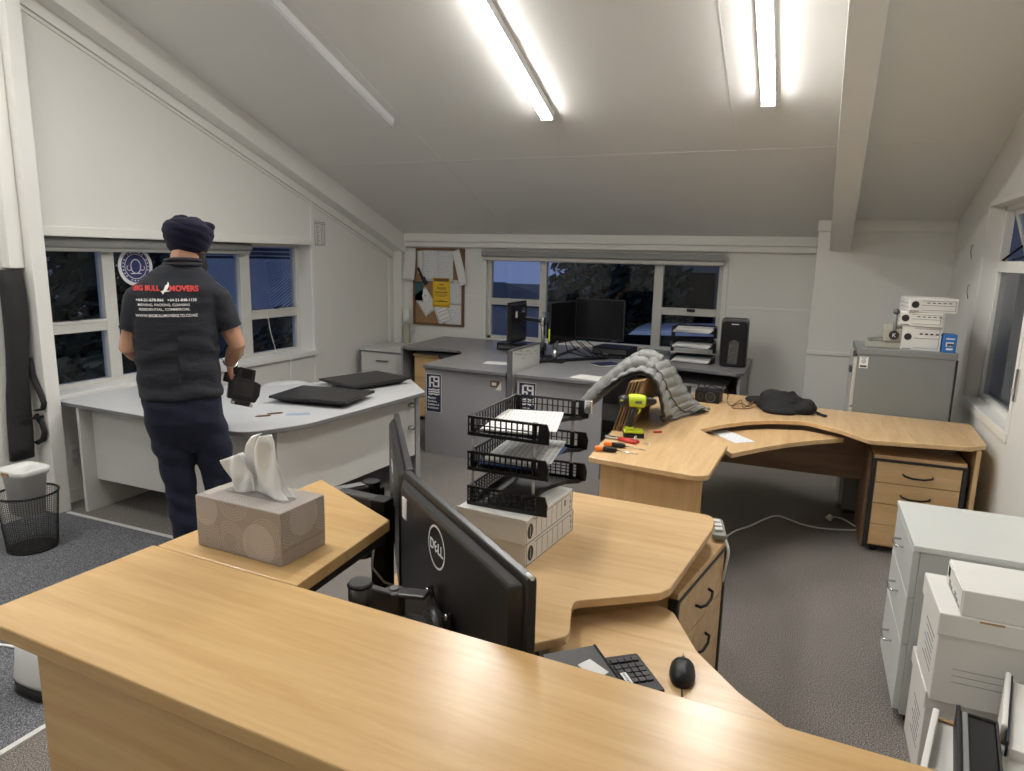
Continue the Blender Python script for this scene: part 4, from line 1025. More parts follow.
# small white heater on the floor
t = thing('floor_heater', 'white appliance with a black foot on the floor left of the reception counter', 'heater', (-2.60, 1.55, 0))
b = MB(); b.loft([(-2.585, 1.56, 0.055, 0.115, 0.10), (-2.585, 1.56, 0.075, 0.12, 0.105), (-2.585, 1.56, 0.14, 0.112, 0.095), (-2.585, 1.56, 0.20, 0.11, 0.09), (-2.585, 1.57, 0.235, 0.10, 0.075), (-2.585, 1.57, 0.25, 0.08, 0.06)], 32, 3.4); b.build('housing', M['white_pl'], t)
b = MB(); b.loft([(-2.585, 1.56, 0.006, 0.115, 0.10), (-2.585, 1.56, 0.012, 0.12, 0.105), (-2.585, 1.56, 0.054, 0.118, 0.103)], 32, 3.4); b.build('foot', M['black_pl'], t)
b = MB(); b.tube([(-2.69, 1.60, 0.16), (-2.72, 1.59, 0.10), (-2.745, 1.57, 0.04), (-2.73, 1.545, 0.012), (-2.705, 1.54, 0.02), (-2.70, 1.55, 0.05)], 0.006, 8); b.build('flex', M['white_pl'], t)
b = MB(); b.tube([(-2.70, 1.68, 0.012), (-2.85, 1.68, 0.012), (-3.02, 1.65, 0.012), (-3.2, 1.60, 0.012), (-3.5, 1.58, 0.012)], 0.006, 8)
tag(b.build('extension_lead', M['white_pl'], loc=(-2.9, 1.66, 0.012)), 'white cord lying on the blue-grey carpet behind the white appliance', 'cord')

# ================================================================ DRAWERS AND GREY DESKS ALONG THE BACK
pedestal('drawer_cabinet', 'pale drawer unit with a dark top edge standing in the back left corner', 'drawers', -4.36, 6.12, 0, 0.565, 0.6, 0.70, [1, 1, 1], M['light_panel'], M['light_panel'], M['light_panel'], M['grey_edge'], handle='bar', toph=0.022, hoff=0.02)
DZ = 0.78
def apron_top(t, poly, m_top, m_edge, z=DZ, th=0.025):
    b = MB(); b.prism(poly, z - th, z - 0.002); b.build('desktop_edge', m_edge, t, bevel=0.002)
    b = MB(); b.prism(poly, z - 0.002, z); b.build('desktop', m_top, t)
def logo_sticker(t, X, w, h, partial=False):
    """upright navy label with a white rounded monogram and four short lines of print"""
    b = MB(); b.box(0, w, 0, h, -0.0003, 0.0010, X); st = b.build('label_sticker', M['navy_label'], t)
    b = MB(); f = 0.004
    for (x0, x1, y0, y1) in ((-f, 0, -f, h + f), (w, w + f, -f, h + f), (-f, w + f, -f, 0), (-f, w + f, h, h + f)): b.box(x0, x1, y0, y1, -0.0003, 0.0012, X)
    b.build('label_border', M['ink_w'], st)
    b = MB(); s = w / 0.10
    def q(x0, x1, y0, y1): b.box(x0 * s, x1 * s, h - y1 * s, h - y0 * s, 0.0010, 0.0015, X)
    # stacked double-bowl monogram lying on its side with wave bars beneath
    q(0.030, 0.088, 0.010, 0.020); q(0.078, 0.090, 0.012, 0.046); q(0.048, 0.058, 0.016, 0.042); q(0.056, 0.084, 0.036, 0.046)
    q(0.078, 0.090, 0.044, 0.078); q(0.044, 0.084, 0.068, 0.078); q(0.044, 0.054, 0.050, 0.076); q(0.018, 0.030, 0.014, 0.080); q(0.026, 0.050, 0.048, 0.056)
    for k in range(3):
        for i in range(8):
            x = 0.014 + i * 0.0095; yy = 0.090 + k * 0.014 + 0.0025 * sin(i * 1.5)
            q(x, x + 0.0105, yy, yy + 0.008)
    b.build('monogram', M['ink_w'], st)
    for k, s_ in enumerate(('Master', 'Plumbers,', 'Gasfitters &', 'Drainlayers')):
        lettering(s_, w * (0.21 if k == 0 else 0.165), M['ink_w'], X @ Matrix.Translation((w * 0.08, h - (0.150 + k * 0.020) * s - w * 0.02, 0.0011)), st, name='label_text', bold=0.0006)
t = thing('corner_desk', 'grey corner desk in the back left with a curved cut-out, left of the screen', 'desk', (-2.9, 6.0, 0))
poly = rpoly([(-3.745, 5.98), (-3.62, 5.90), (-3.30, 5.985), (-3.08, 5.98), (-2.97, 5.80), (-2.965, 5.45), (-2.955, 5.03), (-2.165, 4.995), (-2.165, 6.965), (-3.80, 6.965)], [0.02, 0.1, 0.1, 0.1, 0.15, 0.3, 0.03, 0.02, 0.02, 0.02])
apron_top(t, poly, M['grey_top'], M['grey_edge'])
b = MB(); b.box(-2.945, -2.19, 5.06, 5.085, 0.0, DZ - 0.025); fp = b.build('end_panel', M['grey_panel'], t, bevel=0.002)
b = MB(); b.box(-3.775, -3.75, 6.0, 6.94, 0, DZ - 0.025); b.build('end_panel', M['grey_panel'], t, bevel=0.002)
b = MB(); b.box(-3.75, -2.2, 6.92, 6.94, 0.2, DZ - 0.025); b.build('modesty_panel', M['grey_panel'], t)
b = MB(); b.prism([(-2.99, 5.5), (-3.35, 6.0), (-3.60, 6.02), (-3.2, 6.3), (-2.99, 6.2)], DZ - 0.07, DZ - 0.05); b.build('keyboard_shelf', M['dark_edge'], t)
logo_sticker(t, frame_matrix((-2.928, 5.0595, 0.375), (1, 0, 0), (0, 0, 1)), 0.140, 0.325)
X = frame_matrix((-2.33, 5.0595, 0.62), (1, 0, 0), (0, 0, 1))
b = MB(); b.box(0, 0.085, 0.02, 0.075, -0.0003, 0.001, X); n_ = b.build('notice', M['frame_br'], t)
b = MB(); b.box(0.015, 0.055, 0.035, 0.06, 0.001, 0.0015, X); b.prism([(0.05, 0.0), (0.10, 0.0), (0.10, 0.07)], 0.001, 0.0018, X); b.build('torn_corner', M['ink_w'], n_)
pedestal('drawer_pedestal', 'orange-brown drawer unit under the left wing of the back left grey desk', 'drawers', -3.66, 6.06, 0, 0.42, 0.55, 0.70, 3, M['desk_z'], M['wood_x'], M['wood_x'], M['dark_edge'], handle='none', frame=False)

t = thing('corner_desk', 'grey corner desk in the back middle, right of the screen', 'desk', (-1.4, 6.0, 0))
poly = rpoly([(-2.095, 4.985), (-1.36, 4.96), (-1.33, 5.40), (-1.30, 5.75), (-1.20, 5.98), (-1.063, 6.06), (-0.80, 6.00), (-0.485, 5.915), (-0.43, 6.0), (-0.43, 6.965), (-2.095, 6.965)], [0.02, 0.03, 0.3, 0.2, 0.12, 0.1, 0.1, 0.03, 0.03, 0.02, 0.02])
apron_top(t, poly, M['grey_top'], M['grey_edge'])
b = MB(); b.box(-2.075, -1.37, 5.02, 5.045, 0.0, DZ - 0.025); b.build('end_panel', M['grey_panel'], t, bevel=0.002)
b = MB(); b.box(-0.475, -0.45, 5.99, 6.94, 0, DZ - 0.025); b.build('end_panel', M['grey_panel'], t, bevel=0.002)
b = MB(); b.box(-2.07, -0.48, 6.92, 6.94, 0.2, DZ - 0.025); b.build('modesty_panel', M['grey_panel'], t)
logo_sticker(t, frame_matrix((-2.055, 5.0195, 0.385), (1, 0, 0), (0, 0, 1)), 0.140, 0.325)
b = MB(); b.prism([(-0.60, 6.2), (-0.60, 6.75), (-1.15, 6.75), (-1.15, 6.2)], 0, 0.60)
t = thing('drawer_cabinet', 'pale low cabinet under the right wing of the back middle desk', 'cabinet', (-0.86, 6.42, 0))
b.build('carcass', M['light_panel'], t, bevel=0.004)
b = MB(); b.box(-1.16, -0.585, 6.18, 6.76, 0.60, 0.62); b.build('top_panel', M['light_panel'], t, bevel=0.003)
for k in range(2):
    b = MB(); b.box(-1.14, -0.61, 6.185, 6.20, 0.05 + k * 0.275, 0.315 + k * 0.275); f = b.build('drawer', M['light_panel'], t, bevel=0.002)
    b = MB(); b.box(-0.95, -0.80, 6.168, 6.185, 0.24 + k * 0.275, 0.255 + k * 0.275); b.build('handle', M['chrome'], f, bevel=0.003)
t = thing('desk_screen', 'pale fabric desk screen standing upright between the two grey desks', 'screen', (-2.13, 5.4, 0))
b = MB(); b.box(-2.148, -2.112, 5.00, 5.62, 0.0, 0.955); b.build('screen_panel', M['light_panel'], t, bevel=0.005)
b = MB(); b.box(-2.152, -2.108, 4.985, 5.0, 0.0, 0.96); b.box(-2.152, -2.108, 4.985, 5.63, 0.955, 0.965); b.build('screen_frame', M['grey_pl'], t, bevel=0.003)
b = MB()
rnd = random.Random(3)
for k in range(16):
    y = 5.04 + 0.55 * rnd.random(); z = 0.87 + 0.07 * rnd.random()
    b.box(-2.112, -2.110, y, y + 0.02 + 0.03 * rnd.random(), z, z + 0.004)
b.build('screen_marks', M['ink_g'], t)

# things on the grey desks -------------------------------------------------
def stand_monitor(name_label, c, ang, w, h, z0, tilt=0.0, logo=True, group=None, led=False):
    """upright monitor whose back faces local -y"""
    t = thing('monitor', name_label, 'monitor', (c[0], c[1], z0), ang, group)
    b = MB(); b.prism(rrect(0, h / 2, w, h, 0.008), -0.009, 0.009, Matrix(((1, 0, 0, 0), (0, 0, 1, 0), (0, 1, 0, 0), (0, 0, 0, 1)))); b.build('screen_frame', M['black_mon'], t, bevel=0.003, local=True)
    b = MB()
    A = [b.v(p) for p in ((-w * 0.485, -0.009, h * 0.03), (w * 0.485, -0.009, h * 0.03), (w * 0.485, -0.009, h * 0.97), (-w * 0.485, -0.009, h * 0.97))]
    Bq = [b.v(p) for p in ((-w * 0.445, -0.026, h * 0.08), (w * 0.445, -0.026, h * 0.08), (w * 0.445, -0.026, h * 0.93), (-w * 0.445, -0.026, h * 0.93))]
    b.face(A[::-1]); b.face(Bq)
    for i in range(4): b.face([A[i], A[(i + 1) % 4], Bq[(i + 1) % 4], Bq[i]])
    b.build('rear_housing', M['black_mon'], t, bevel=0.006, local=True)
    b = MB(); b.box(-w / 2 + 0.008, w / 2 - 0.008, 0.0088, 0.0098, 0.014, h - 0.008); b.build('screen', M['black_gl'], t, local=True)
    return t
def dell_logo(t, X, r):
    b = MB(); annulus(b, X, r * 0.90, r, 0.0006, 48); b.build('logo_ring', M['ink_w'], t)
    for (s_, dx, rot) in (('D', -0.54, 0), ('E', -0.10, 0.55), ('L', 0.29, 0), ('L', 0.62, 0)):
        lettering(s_, r * 0.66, M['ink_w'], X @ Matrix.Translation((r * dx, 0, 0.0006)) @ Matrix.Rotation(rot, 4, 'Z') @ Matrix.Translation((0, -r * 0.235, 0)), t, 'CENTER', 'logo_letter', bold=r * 0.012)
t = stand_monitor('black monitor seen from behind on a silver arm, left of the back window mullion', (-2.58, 6.20), radians(91), 0.46, 0.40, 0.87)
b = MB(); b.box(-0.10, -0.05, -0.028, -0.026, 0.25, 0.31); b.build('paper_label', M['ink_w'], t, local=True)
lt = t
R_ = ROOTS[t.name]
dell_logo(t, R_ @ frame_matrix((0.11, -0.0264, 0.30), (1, 0, 0), (0, 0, 1)), 0.036)
t = stand_monitor('large black monitor on the back middle desk in front of the window', (-1.72, 6.10), radians(176), 0.47, 0.37, 0.965)
b = MB(); b.box(-0.05, 0.05, -0.07, -0.026, 0.12, 0.22); b.build('arm_mount', M['gun'], t, local=True)
t = stand_monitor('angled black monitor touching the large monitor on the back middle desk', (-2.006, 5.90), radians(259), 0.46, 0.37, 0.94)
b = MB(); b.box(0.229, 0.232, -0.006, 0.008, 0.03, 0.14); b.build('green_edge_light', M['lime'], t, local=True)
t = thing('monitor_stand', 'silver pole and arm holding the left black monitor by the back window', 'monitor stand', (-2.24, 6.02, DZ))
b = MB(); b.cyl((-2.235, 6.02, DZ + 0.012), (-2.235, 6.02, 1.20), 0.018, n=16); b.build('pole', M['chrome'], t)
b = MB(); b.box(-2.305, -2.165, 5.96, 6.08, DZ, DZ + 0.014); b.build('clamp_base', M['black_pl'], t, bevel=0.003)
b = MB(); b.cyl((-2.235, 6.02, 1.07), (-2.235, 6.02, 1.15), 0.028, n=16); b.bar((-2.235, 6.02, 1.11), (-2.50, 6.19, 1.115), 0.035, 0.035); b.build('arm', M['chrome'], t, bevel=0.004)
b = MB(); b.box(-2.555, -2.495, 6.16, 6.24, 1.06, 1.17); b.build('mount_plate', M['black_pl'], t, bevel=0.003)
t = thing('monitor_stand', 'short silver post with a black clamp between the black monitors on the desk', 'monitor stand', (-2.02, 5.75, DZ))
b = MB(); b.cyl((-2.02, 5.75, DZ + 0.012), (-2.02, 5.75, 0.90), 0.02, n=16); b.build('pole', M['chrome'], t)
b = MB(); b.box(-2.08, -1.93, 5.70, 5.80, DZ, DZ + 0.014); b.build('clamp_base', M['black_pl'], t, bevel=0.003)
b = MB(); b.tube([(-2.02, 5.75, 0.89), (-2.02, 5.76, 0.93), (-2.04, 5.84, 0.97)], 0.022, 10); b.build('arm', M['gun'], t)
b = MB()
for k in range(5):
    b.tube([(-2.0 + 0.05 * k, 5.95, 0.97 - 0.02 * (k % 2)), (-1.95 + 0.07 * k, 5.90 + 0.02 * k, 0.86 + 0.02 * (k % 3)), (-1.85 + 0.05 * k, 6.1, 0.80), (-1.7 + 0.06 * k, 6.3, DZ + 0.006)], 0.005, 6)
tag(b.build('cable_bundle', M['black_pl'], loc=(-1.9, 6.0, DZ)), 'tangle of black cables under the large black monitor', 'cables')
b = MB(); b.tube([(-2.28, 5.98, 0.86), (-2.22, 5.90, 0.84), (-2.17, 5.86, 0.80), (-2.16, 5.80, DZ + 0.01)], 0.010, 8)
tag(b.build('power_cable', M['black_pl'], loc=(-2.2, 5.9, DZ)), 'thick black cable curving down beside the silver pole', 'cable')
b = MB(); b.bar((-2.15, 5.62, DZ + 0.012), (-1.66, 6.20, DZ + 0.012), 0.06, 0.022)
tag(b.build('cable_tray', M['black_pl'], loc=(-1.9, 5.9, DZ), bevel=0.004), 'black cable channel running across the grey desk under the monitors', 'cable channel')
t = thing('dock_box', 'flat black box under the left monitor by the silver pole', 'box', (-2.62, 6.30, DZ))
b = MB(); b.box(-2.80, -2.36, 6.22, 6.46, DZ, DZ + 0.075); b.build('case', M['black_pl'], t, bevel=0.006)
b = MB(); b.box(-2.78, -2.38, 6.216, 6.22, DZ + 0.02, DZ + 0.05); b.build('front_grille', M['grey_pl'], t)
t = thing('computer_box', 'flat black computer lying on the back middle desk near the window', 'computer', (-1.68, 6.55, DZ))
b = MB(); b.prism(rrect(0, 0, 0.36, 0.30, 0.012), 0.006, 0.078, ROOTS[t.name] @ Matrix.Rotation(radians(-6), 4, 'Z')); b.build('case', M['black_pl'], t, bevel=0.005)
b = MB(); b.box(-0.17, 0.17, -0.153, -0.15, 0.02, 0.066, ROOTS[t.name] @ Matrix.Rotation(radians(-6), 4, 'Z')); b.build('front_panel', M['grey_pl'], t)
b = MB(); b.box(-0.06, -0.01, -0.155, -0.153, 0.012, 0.02, ROOTS[t.name] @ Matrix.Rotation(radians(-6), 4, 'Z')); b.build('badge', M['chrome'], t)
b = MB()
for x in (-0.15, 0.15):
    for y in (-0.12, 0.12): b.cyl((x, y, 0), (x, y, 0.006), 0.012, n=10)
b.build('rubber_foot', M['black_pl'], t, local=True)
b = MB(); X = Matrix.Translation((-1.56, 5.79, DZ)) @ Matrix.Rotation(radians(-38), 4, 'Z')
t = thing('notebook', 'small dark hardcover notebook lying on the back middle desk', 'notebook', (-1.56, 5.79, DZ))
b.prism(rrect(0, 0, 0.15, 0.22, 0.008), 0.016, 0.020, X); b.prism(rrect(0, 0, 0.15, 0.22, 0.008), 0.0, 0.003, X); b.build('cover', M['navy_label'], t)
b = MB(); b.box(-0.07, 0.07, -0.105, 0.105, 0.003, 0.016, X); b.build('pages', M['paper'], t)
def sheet(x, y, z, rz, w, h, label, mt='printed', group=None, name='paper_sheet', th=0.0012):
    b = MB(); b.box(-w / 2, w / 2, -h / 2, h / 2, 0, th)
    o = b.build(name, M[mt], local=True); o.location = (x, y, z); o.rotation_euler = (0, 0, rz)
    ROOTS[o.name] = Matrix.Translation((x, y, z)) @ Matrix.Rotation(rz, 4, 'Z')
    return tag(o, label, 'paper', group)
sheet(-1.51, 5.13, DZ, radians(-10), 0.25, 0.19, 'white printed sheet near the front edge of the back middle desk')
sheet(-2.42, 5.44, DZ, radians(8), 0.26, 0.15, 'white sheet on the back left desk beside the screen', 'paper')
t = thing('door_closer', 'grey metal bar lying at the window edge of the desk', 'bar', (-1.30, 6.80, DZ))
b = MB(); b.bar((-1.46, 6.86, DZ + 0.02), (-1.20, 6.84, DZ + 0.02), 0.05, 0.035); b.build('bar_body', M['steel_grey'], t, bevel=0.006)
b = MB(); b.bar((-1.52, 6.86, DZ + 0.025), (-1.46, 6.86, DZ + 0.025), 0.03, 0.02); b.build('bar_tip', M['card_b'], t, bevel=0.004)

# three-tier black letter tray full of paper by the window
def tier(x0, x1, y0, y1, z, label):
    t = thing('letter_tray', label, 'tray', ((x0 + x1) / 2, (y0 + y1) / 2, z), 0, 'black trays by the back window')
    b = MB(); b.box(x0, x1, y0, y1, z, z + 0.006); b.box(x0, x0 + 0.006, y0 + 0.03, y1, z, z + 0.055); b.box(x1 - 0.006, x1, y0 + 0.03, y1, z, z + 0.055); b.box(x0, x1, y1 - 0.006, y1, z, z + 0.055); b.build('tray_shell', M['black_tray'], t, bevel=0.002)
    for x in (x0 - 0.008, x1 + 0.008):
        b = MB(); b.box(x - 0.012, x + 0.012, y0 + 0.06, y0 + 0.13, z - 0.045 if z > DZ + 0.05 else z, z + 0.05); b.build('support', M['black_tray'], t, bevel=0.003)
    return t
for k, (lab, lab2) in enumerate((('lowest black tray of the rack beside the shredder', 'papers in the lowest tray beside the shredder'), ('middle black tray of the rack beside the shredder', 'papers in the middle tray beside the shredder'), ('topmost black tray of the rack beside the shredder', 'papers heaped in the topmost tray beside the shredder'))):
    z = DZ + 0.002 + k * 0.135
    tier(-1.10, -0.74, 6.34, 6.60, z, lab)
    for j in range(3 if k == 2 else 2):
        sheet(-0.925 + 0.008 * j, 6.44 - 0.01 * j, z + 0.0065 + 0.013 * j, radians(-3 + 4 * j), 0.325, 0.25, ('white', 'printed', 'creased')[j] + ' ' + lab2, 'printed' if j else 'printed2', 'papers in the trays by the back window', 'paper_stack', 0.0125)
# shredder on the desk corner
t = thing('paper_shredder', 'black paper shredder with a clear window on the right corner of the back desk', 'shredder', (-0.58, 6.45, DZ))
XS = Matrix.Translation((-0.565, 6.45, DZ)) @ Matrix.Rotation(radians(4), 4, 'Z')
b = MB(); b.prism(rrect(0, 0, 0.235, 0.30, 0.03), 0.0, 0.415, XS); b.build('bin_body', M['grey_pl'], t, bevel=0.03, seg=4)
b = MB(); b.prism(rpoly([(-0.122, 0.004), (0.095, 0.004), (0.095, 0.405), (-0.122, 0.405)], 0.045, 6), 0, 0.02, XS @ Matrix.Translation((0.012, -0.148, 0)) @ Matrix(((1, 0, 0, 0), (0, 0, -1, 0), (0, 1, 0, 0), (0, 0, 0, 1)))); b.build('front_cover', M['black_pl'], t, bevel=0.006)
b = MB(); b.prism(rpoly([(-0.045, 0.03), (0.035, 0.03), (0.042, 0.22), (0.0, 0.245), (-0.04, 0.22)], 0.01, 3), 0.02, 0.022, XS @ Matrix.Translation((0.0, -0.148, 0)) @ Matrix(((1, 0, 0, 0), (0, 0, -1, 0), (0, 1, 0, 0), (0, 0, 0, 1)))); 
M['shreds'] = mat('shredded_paper_window', (0.10, 0.10, 0.10), 0.2, var=0.9, vscale=90)
b.build('bin_window', M['shreds'], t)
b = MB(); b.box(-0.03, 0.03, -0.172, -0.166, 0.374, 0.382, XS); b.build('brand_strip', M['ink_w'], t)
b = MB(); b.box(-0.09, 0.09, -0.05, 0.0, 0.414, 0.419, XS); b.build('feed_slot', M['black_pl'], t)

# pinboard with papers
t = thing('pinboard', 'cork pinboard in a brown frame covered with papers, left of the back window', 'pinboard', (-3.88, 6.99, 1.33))
b = MB(); b.box(-4.20, -3.57, 6.985, 6.997, 0.905, 1.755); b.build('cork_sheet', M['cork'], t)
for (x0, x1, z0, z1) in ((-4.215, -4.19, 0.895, 1.77), (-3.585, -3.555, 0.895, 1.77), (-4.19, -3.585, 0.895, 0.92), (-4.19, -3.585, 1.745, 1.77)):
    b = MB(); b.box(x0, x1, 6.972, 6.997, z0, z1); b.build('frame_rail', M['frame_br'], t, bevel=0.003)
MXZ = Matrix(((1, 0, 0, 0), (0, 0, -1, 0), (0, 1, 0, 0), (0, 0, 0, 1)))
def pinned(x, z, w, h, a, lay, label, mt='printed', curl=0.0, name='paper_sheet'):
    """sheet pinned on the board: centre x,z, turned by a"""
    b = MB()
    b.grid(lambda u, v: Vector(((u - 0.5) * w, (v - 0.5) * h, curl * (1 - v) ** 2 + 0.012 * curl * u)), 6, 8)
    o = b.build(name, M[mt], local=True, solid=0.0006)
    o.matrix_world = Matrix.Translation((x, 6.981 - 0.0022 * lay, z)) @ MXZ @ Matrix.Rotation(a, 4, 'Z')
    ROOTS[o.name] = o.matrix_world.copy()
    return tag(o, label, 'paper', 'papers on the pinboard')
pinned(-4.255, 1.585, 0.165, 0.36, 0.0, 6, 'narrow printed sheet hanging over the left edge of the pinboard', 'printed', 0.04)
pinned(-4.08, 1.61, 0.16, 0.26, 0.02, 1, 'small sheet half covered at the upper left of the pinboard')
pinned(-3.985, 1.58, 0.215, 0.36, -0.02, 3, 'printed list in the upper middle of the pinboard', 'printed2')
pinned(-3.80, 1.575, 0.215, 0.37, 0.0, 2, 'ruled form sheet in the upper right of the pinboard', 'printed2')
pinned(-3.60, 1.56, 0.10, 0.40, 0.32, 5, 'folded white sheet sticking out past the right edge of the pinboard', 'paper', 0.05)
pinned(-3.68, 1.28, 0.20, 0.28, 0.0, 1, 'sheet right behind the yellow card on the pinboard', 'printed2')
pinned(-4.05, 1.16, 0.20, 0.28, 0.62, 2, 'tilted sheet at the lower left of the pinboard')
pinned(-3.69, 1.06, 0.22, 0.33, 0.03, 0.4, 'sheet at the lower right corner of the pinboard', 'printed2')
o = pinned(-3.83, 1.06, 0.19, 0.26, 0.38, 3, 'bordered form hanging below the yellow card', 'paper')
b = MB()
for (x0, x1, y0, y1) in ((-0.08, 0.08, 0.095, 0.10), (-0.08, 0.08, -0.09, -0.085), (-0.08, -0.075, -0.09, 0.10), (0.075, 0.08, -0.09, 0.10), (-0.06, 0.06, 0.04, 0.044), (-0.06, 0.06, 0.0, 0.004), (-0.06, 0.06, -0.04, -0.036)): b.box(x0, x1, y0, y1, 0.0008, 0.0014)
b.build('form_border', M['ink_g'], o, local=True)
o = pinned(-3.84, 1.275, 0.225, 0.33, 0.0, 4.5, 'yellow card with black print in the middle of the pinboard', 'yellow', 0.0, 'notice_card')
b = MB(); b.box(-0.095, 0.095, 0.125, 0.158, 0.0006, 0.0012); b.build('dark_band', M['frame_br'], o, local=True)
b = MB()
for (w_, y, h_) in ((0.06, 0.085, 0.008), (0.12, 0.055, 0.004), (0.13, 0.045, 0.004), (0.11, 0.035, 0.004), (0.16, 0.0, 0.009), (0.14, -0.018, 0.004), (0.16, -0.032, 0.004), (0.10, -0.045, 0.004), (0.16, -0.105, 0.009), (0.06, -0.09, 0.004)): b.box(-w_ / 2, w_ / 2, y, y + h_, 0.0006, 0.0011)
b.build('printed_lines', M['ink'], o, local=True)
o = pinned(-4.145, 1.28, 0.12, 0.22, 0.0, 2, 'dark teal leaflet at the left of the pinboard', 'navy_label', 0, 'leaflet')
M['teal'] = mat('teal_print', (0.03, 0.12, 0.13), 0.5, var=0.4, vscale=30); o.data.materials[0] = M['teal']
o = pinned(-4.06, 1.40, 0.055, 0.09, 0.5, 4, 'dark key fob hanging left of the yellow card', 'navy_label', 0, 'key_fob')
b = MB(); b.box(-0.02, 0.01, 0.04, 0.17, 0.002, 0.006); b.build('lanyard', M['ink'], o, local=True)
o = pinned(-4.04, 1.20, 0.085, 0.10, 0.2, 5, 'white key tag below the dark fob on the pinboard', 'paper', 0, 'key_tag')
b = MB(); annulus(b, Matrix.Translation((0.0, 0.035, 0.0012)), 0.004, 0.010, 0); b.build('eyelet', M['ink_g'], o, local=True)
t = thing('paper_roll', 'white and beige paper tube standing in the corner below the pinboard', 'roll', (-4.245, 6.88, DZ))
b = MB(); b.cyl((-4.245, 6.88, 0.0), (-4.245, 6.88, 0.90), 0.042, n=24); b.build('lower_tube', M['beige_mach'], t)
b = MB(); b.cyl((-4.245, 6.88, 0.90), (-4.245, 6.88, 1.075), 0.040, n=24); b.build('upper_tube', M['white_pl'], t)
# ================================================================ ON AND BEHIND THE COUNTER
# tissue box
TB = radians(-2.3)
t = thing('tissue_box', 'taupe tissue box with dotted circles and a tissue standing out of it, on the counter', 'tissue box', (-0.995, 1.042, TOPZ), TB)
w, d, h = 0.114, 0.063, 0.109
M['taupe'] = mat('taupe_box_card', (0.36, 0.315, 0.285), 0.45, var=0.03, vscale=20)
M['taupe_l'] = mat('pale_taupe_print', (0.47, 0.425, 0.40), 0.45, var=0.02, vscale=20)
M['dot'] = mat('pearl_dot_print', (0.66, 0.63, 0.61), 0.45, var=0.02, vscale=20)
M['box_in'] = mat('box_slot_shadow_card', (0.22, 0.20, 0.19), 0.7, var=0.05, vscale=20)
b = MB(); b.box(-w, w, -d, d, 0.0, h); b.build('carton', M['taupe'], t, bevel=0.0025, local=True)
b = MB(); b.prism(rpoly([(-0.085, -0.018), (0.085, -0.018), (0.085, 0.018), (-0.085, 0.018)], 0.012), h + 0.0002, h + 0.0008); b.build('slot', M['box_in'], t, local=True)
def clip_disc(bb, X, cx, cy, r, x0, x1, y0, y1, z):
    ps = [(min(max(cx + r * cos(2 * pi * i / 40), x0), x1), min(max(cy + r * sin(2 * pi * i / 40), y0), y1)) for i in range(40)]
    q = [p for i, p in enumerate(ps) if (abs(p[0] - ps[i - 1][0]) + abs(p[1] - ps[i - 1][1])) > 1e-6]
    bb.face([bb.v(X @ Vector((p[0], p[1], z))) for p in q])
def clip_dots(bb, X, cx, cy, radii, x0, x1, y0, y1, z, s=0.0011):
    for r in radii:
        n = max(6, int(2 * pi * r / 0.0048))
        for i in range(n):
            x, y = cx + r * cos(2 * pi * i / n), cy + r * sin(2 * pi * i / n)
            if x0 + s < x < x1 - s and y0 + s < y < y1 - s:
                bb.face([bb.v(X @ Vector((x + s * cos(k * pi / 3), y + s * sin(k * pi / 3), z))) for k in range(6)])
F_ = frame_matrix((0, -d, 0), (1, 0, 0), (0, 0, 1)); S_ = frame_matrix((w, 0, 0), (0, 1, 0), (0, 0, 1)); T_ = Matrix.Translation((0, 0, h))
for args in ((F_, -0.088, 0.085, 0.036, -w + 0.002, w - 0.002, 0.002, h - 0.002, 0.0004), (F_, 0.055, 0.035, 0.042, -w + 0.002, w - 0.002, 0.002, h - 0.002, 0.0004), (S_, 0.0, 0.085, 0.040, -d + 0.002, d - 0.002, 0.002, h - 0.002, 0.0004), (T_, -0.09, -0.02, 0.030, -w + 0.002, -0.087, -d + 0.002, d - 0.002, 0.0004)):
    b = MB(); clip_disc(b, *args); b.build('printed_circle', M['taupe_l'], t, local=True)
b = MB()
ring = [0.008 + 0.0055 * k for k in range(7)]
clip_dots(b, F_, -0.085, 0.02, ring, -w + 0.002, -0.048, 0.002, h - 0.002, 0.0007)
clip_dots(b, F_, -0.02, 0.028, ring[2:], -0.046, 0.035, 0.002, 0.075, 0.0007)
clip_dots(b, F_, 0.075, 0.05, ring, 0.035, w - 0.002, 0.002, h - 0.004, 0.0007)
clip_dots(b, F_, -0.01, 0.115, ring[2:], -0.055, 0.04, 0.055, h - 0.002, 0.0007)
clip_dots(b, S_, -0.035, 0.075, ring, -d + 0.002, 0.02, 0.035, h - 0.002, 0.0007)
clip_dots(b, S_, 0.06, 0.08, ring, 0.03, d - 0.002, 0.03, h - 0.002, 0.0007)
clip_dots(b, T_, -0.02, -0.05, ring, -0.07, 0.05, -d + 0.002, -0.022, 0.0007)
clip_dots(b, T_, 0.095, -0.05, ring, 0.05, w - 0.002, -d + 0.002, -0.022, 0.0007)
b.build('dot_pattern', M['dot'], t, local=True)['kind'] = 'stuff'
b = MB(); b.box(w, w + 0.0004, -d + 0.002, d - 0.002, 0.030, 0.0312); b.build('carton_seam', M['box_in'], t, local=True)
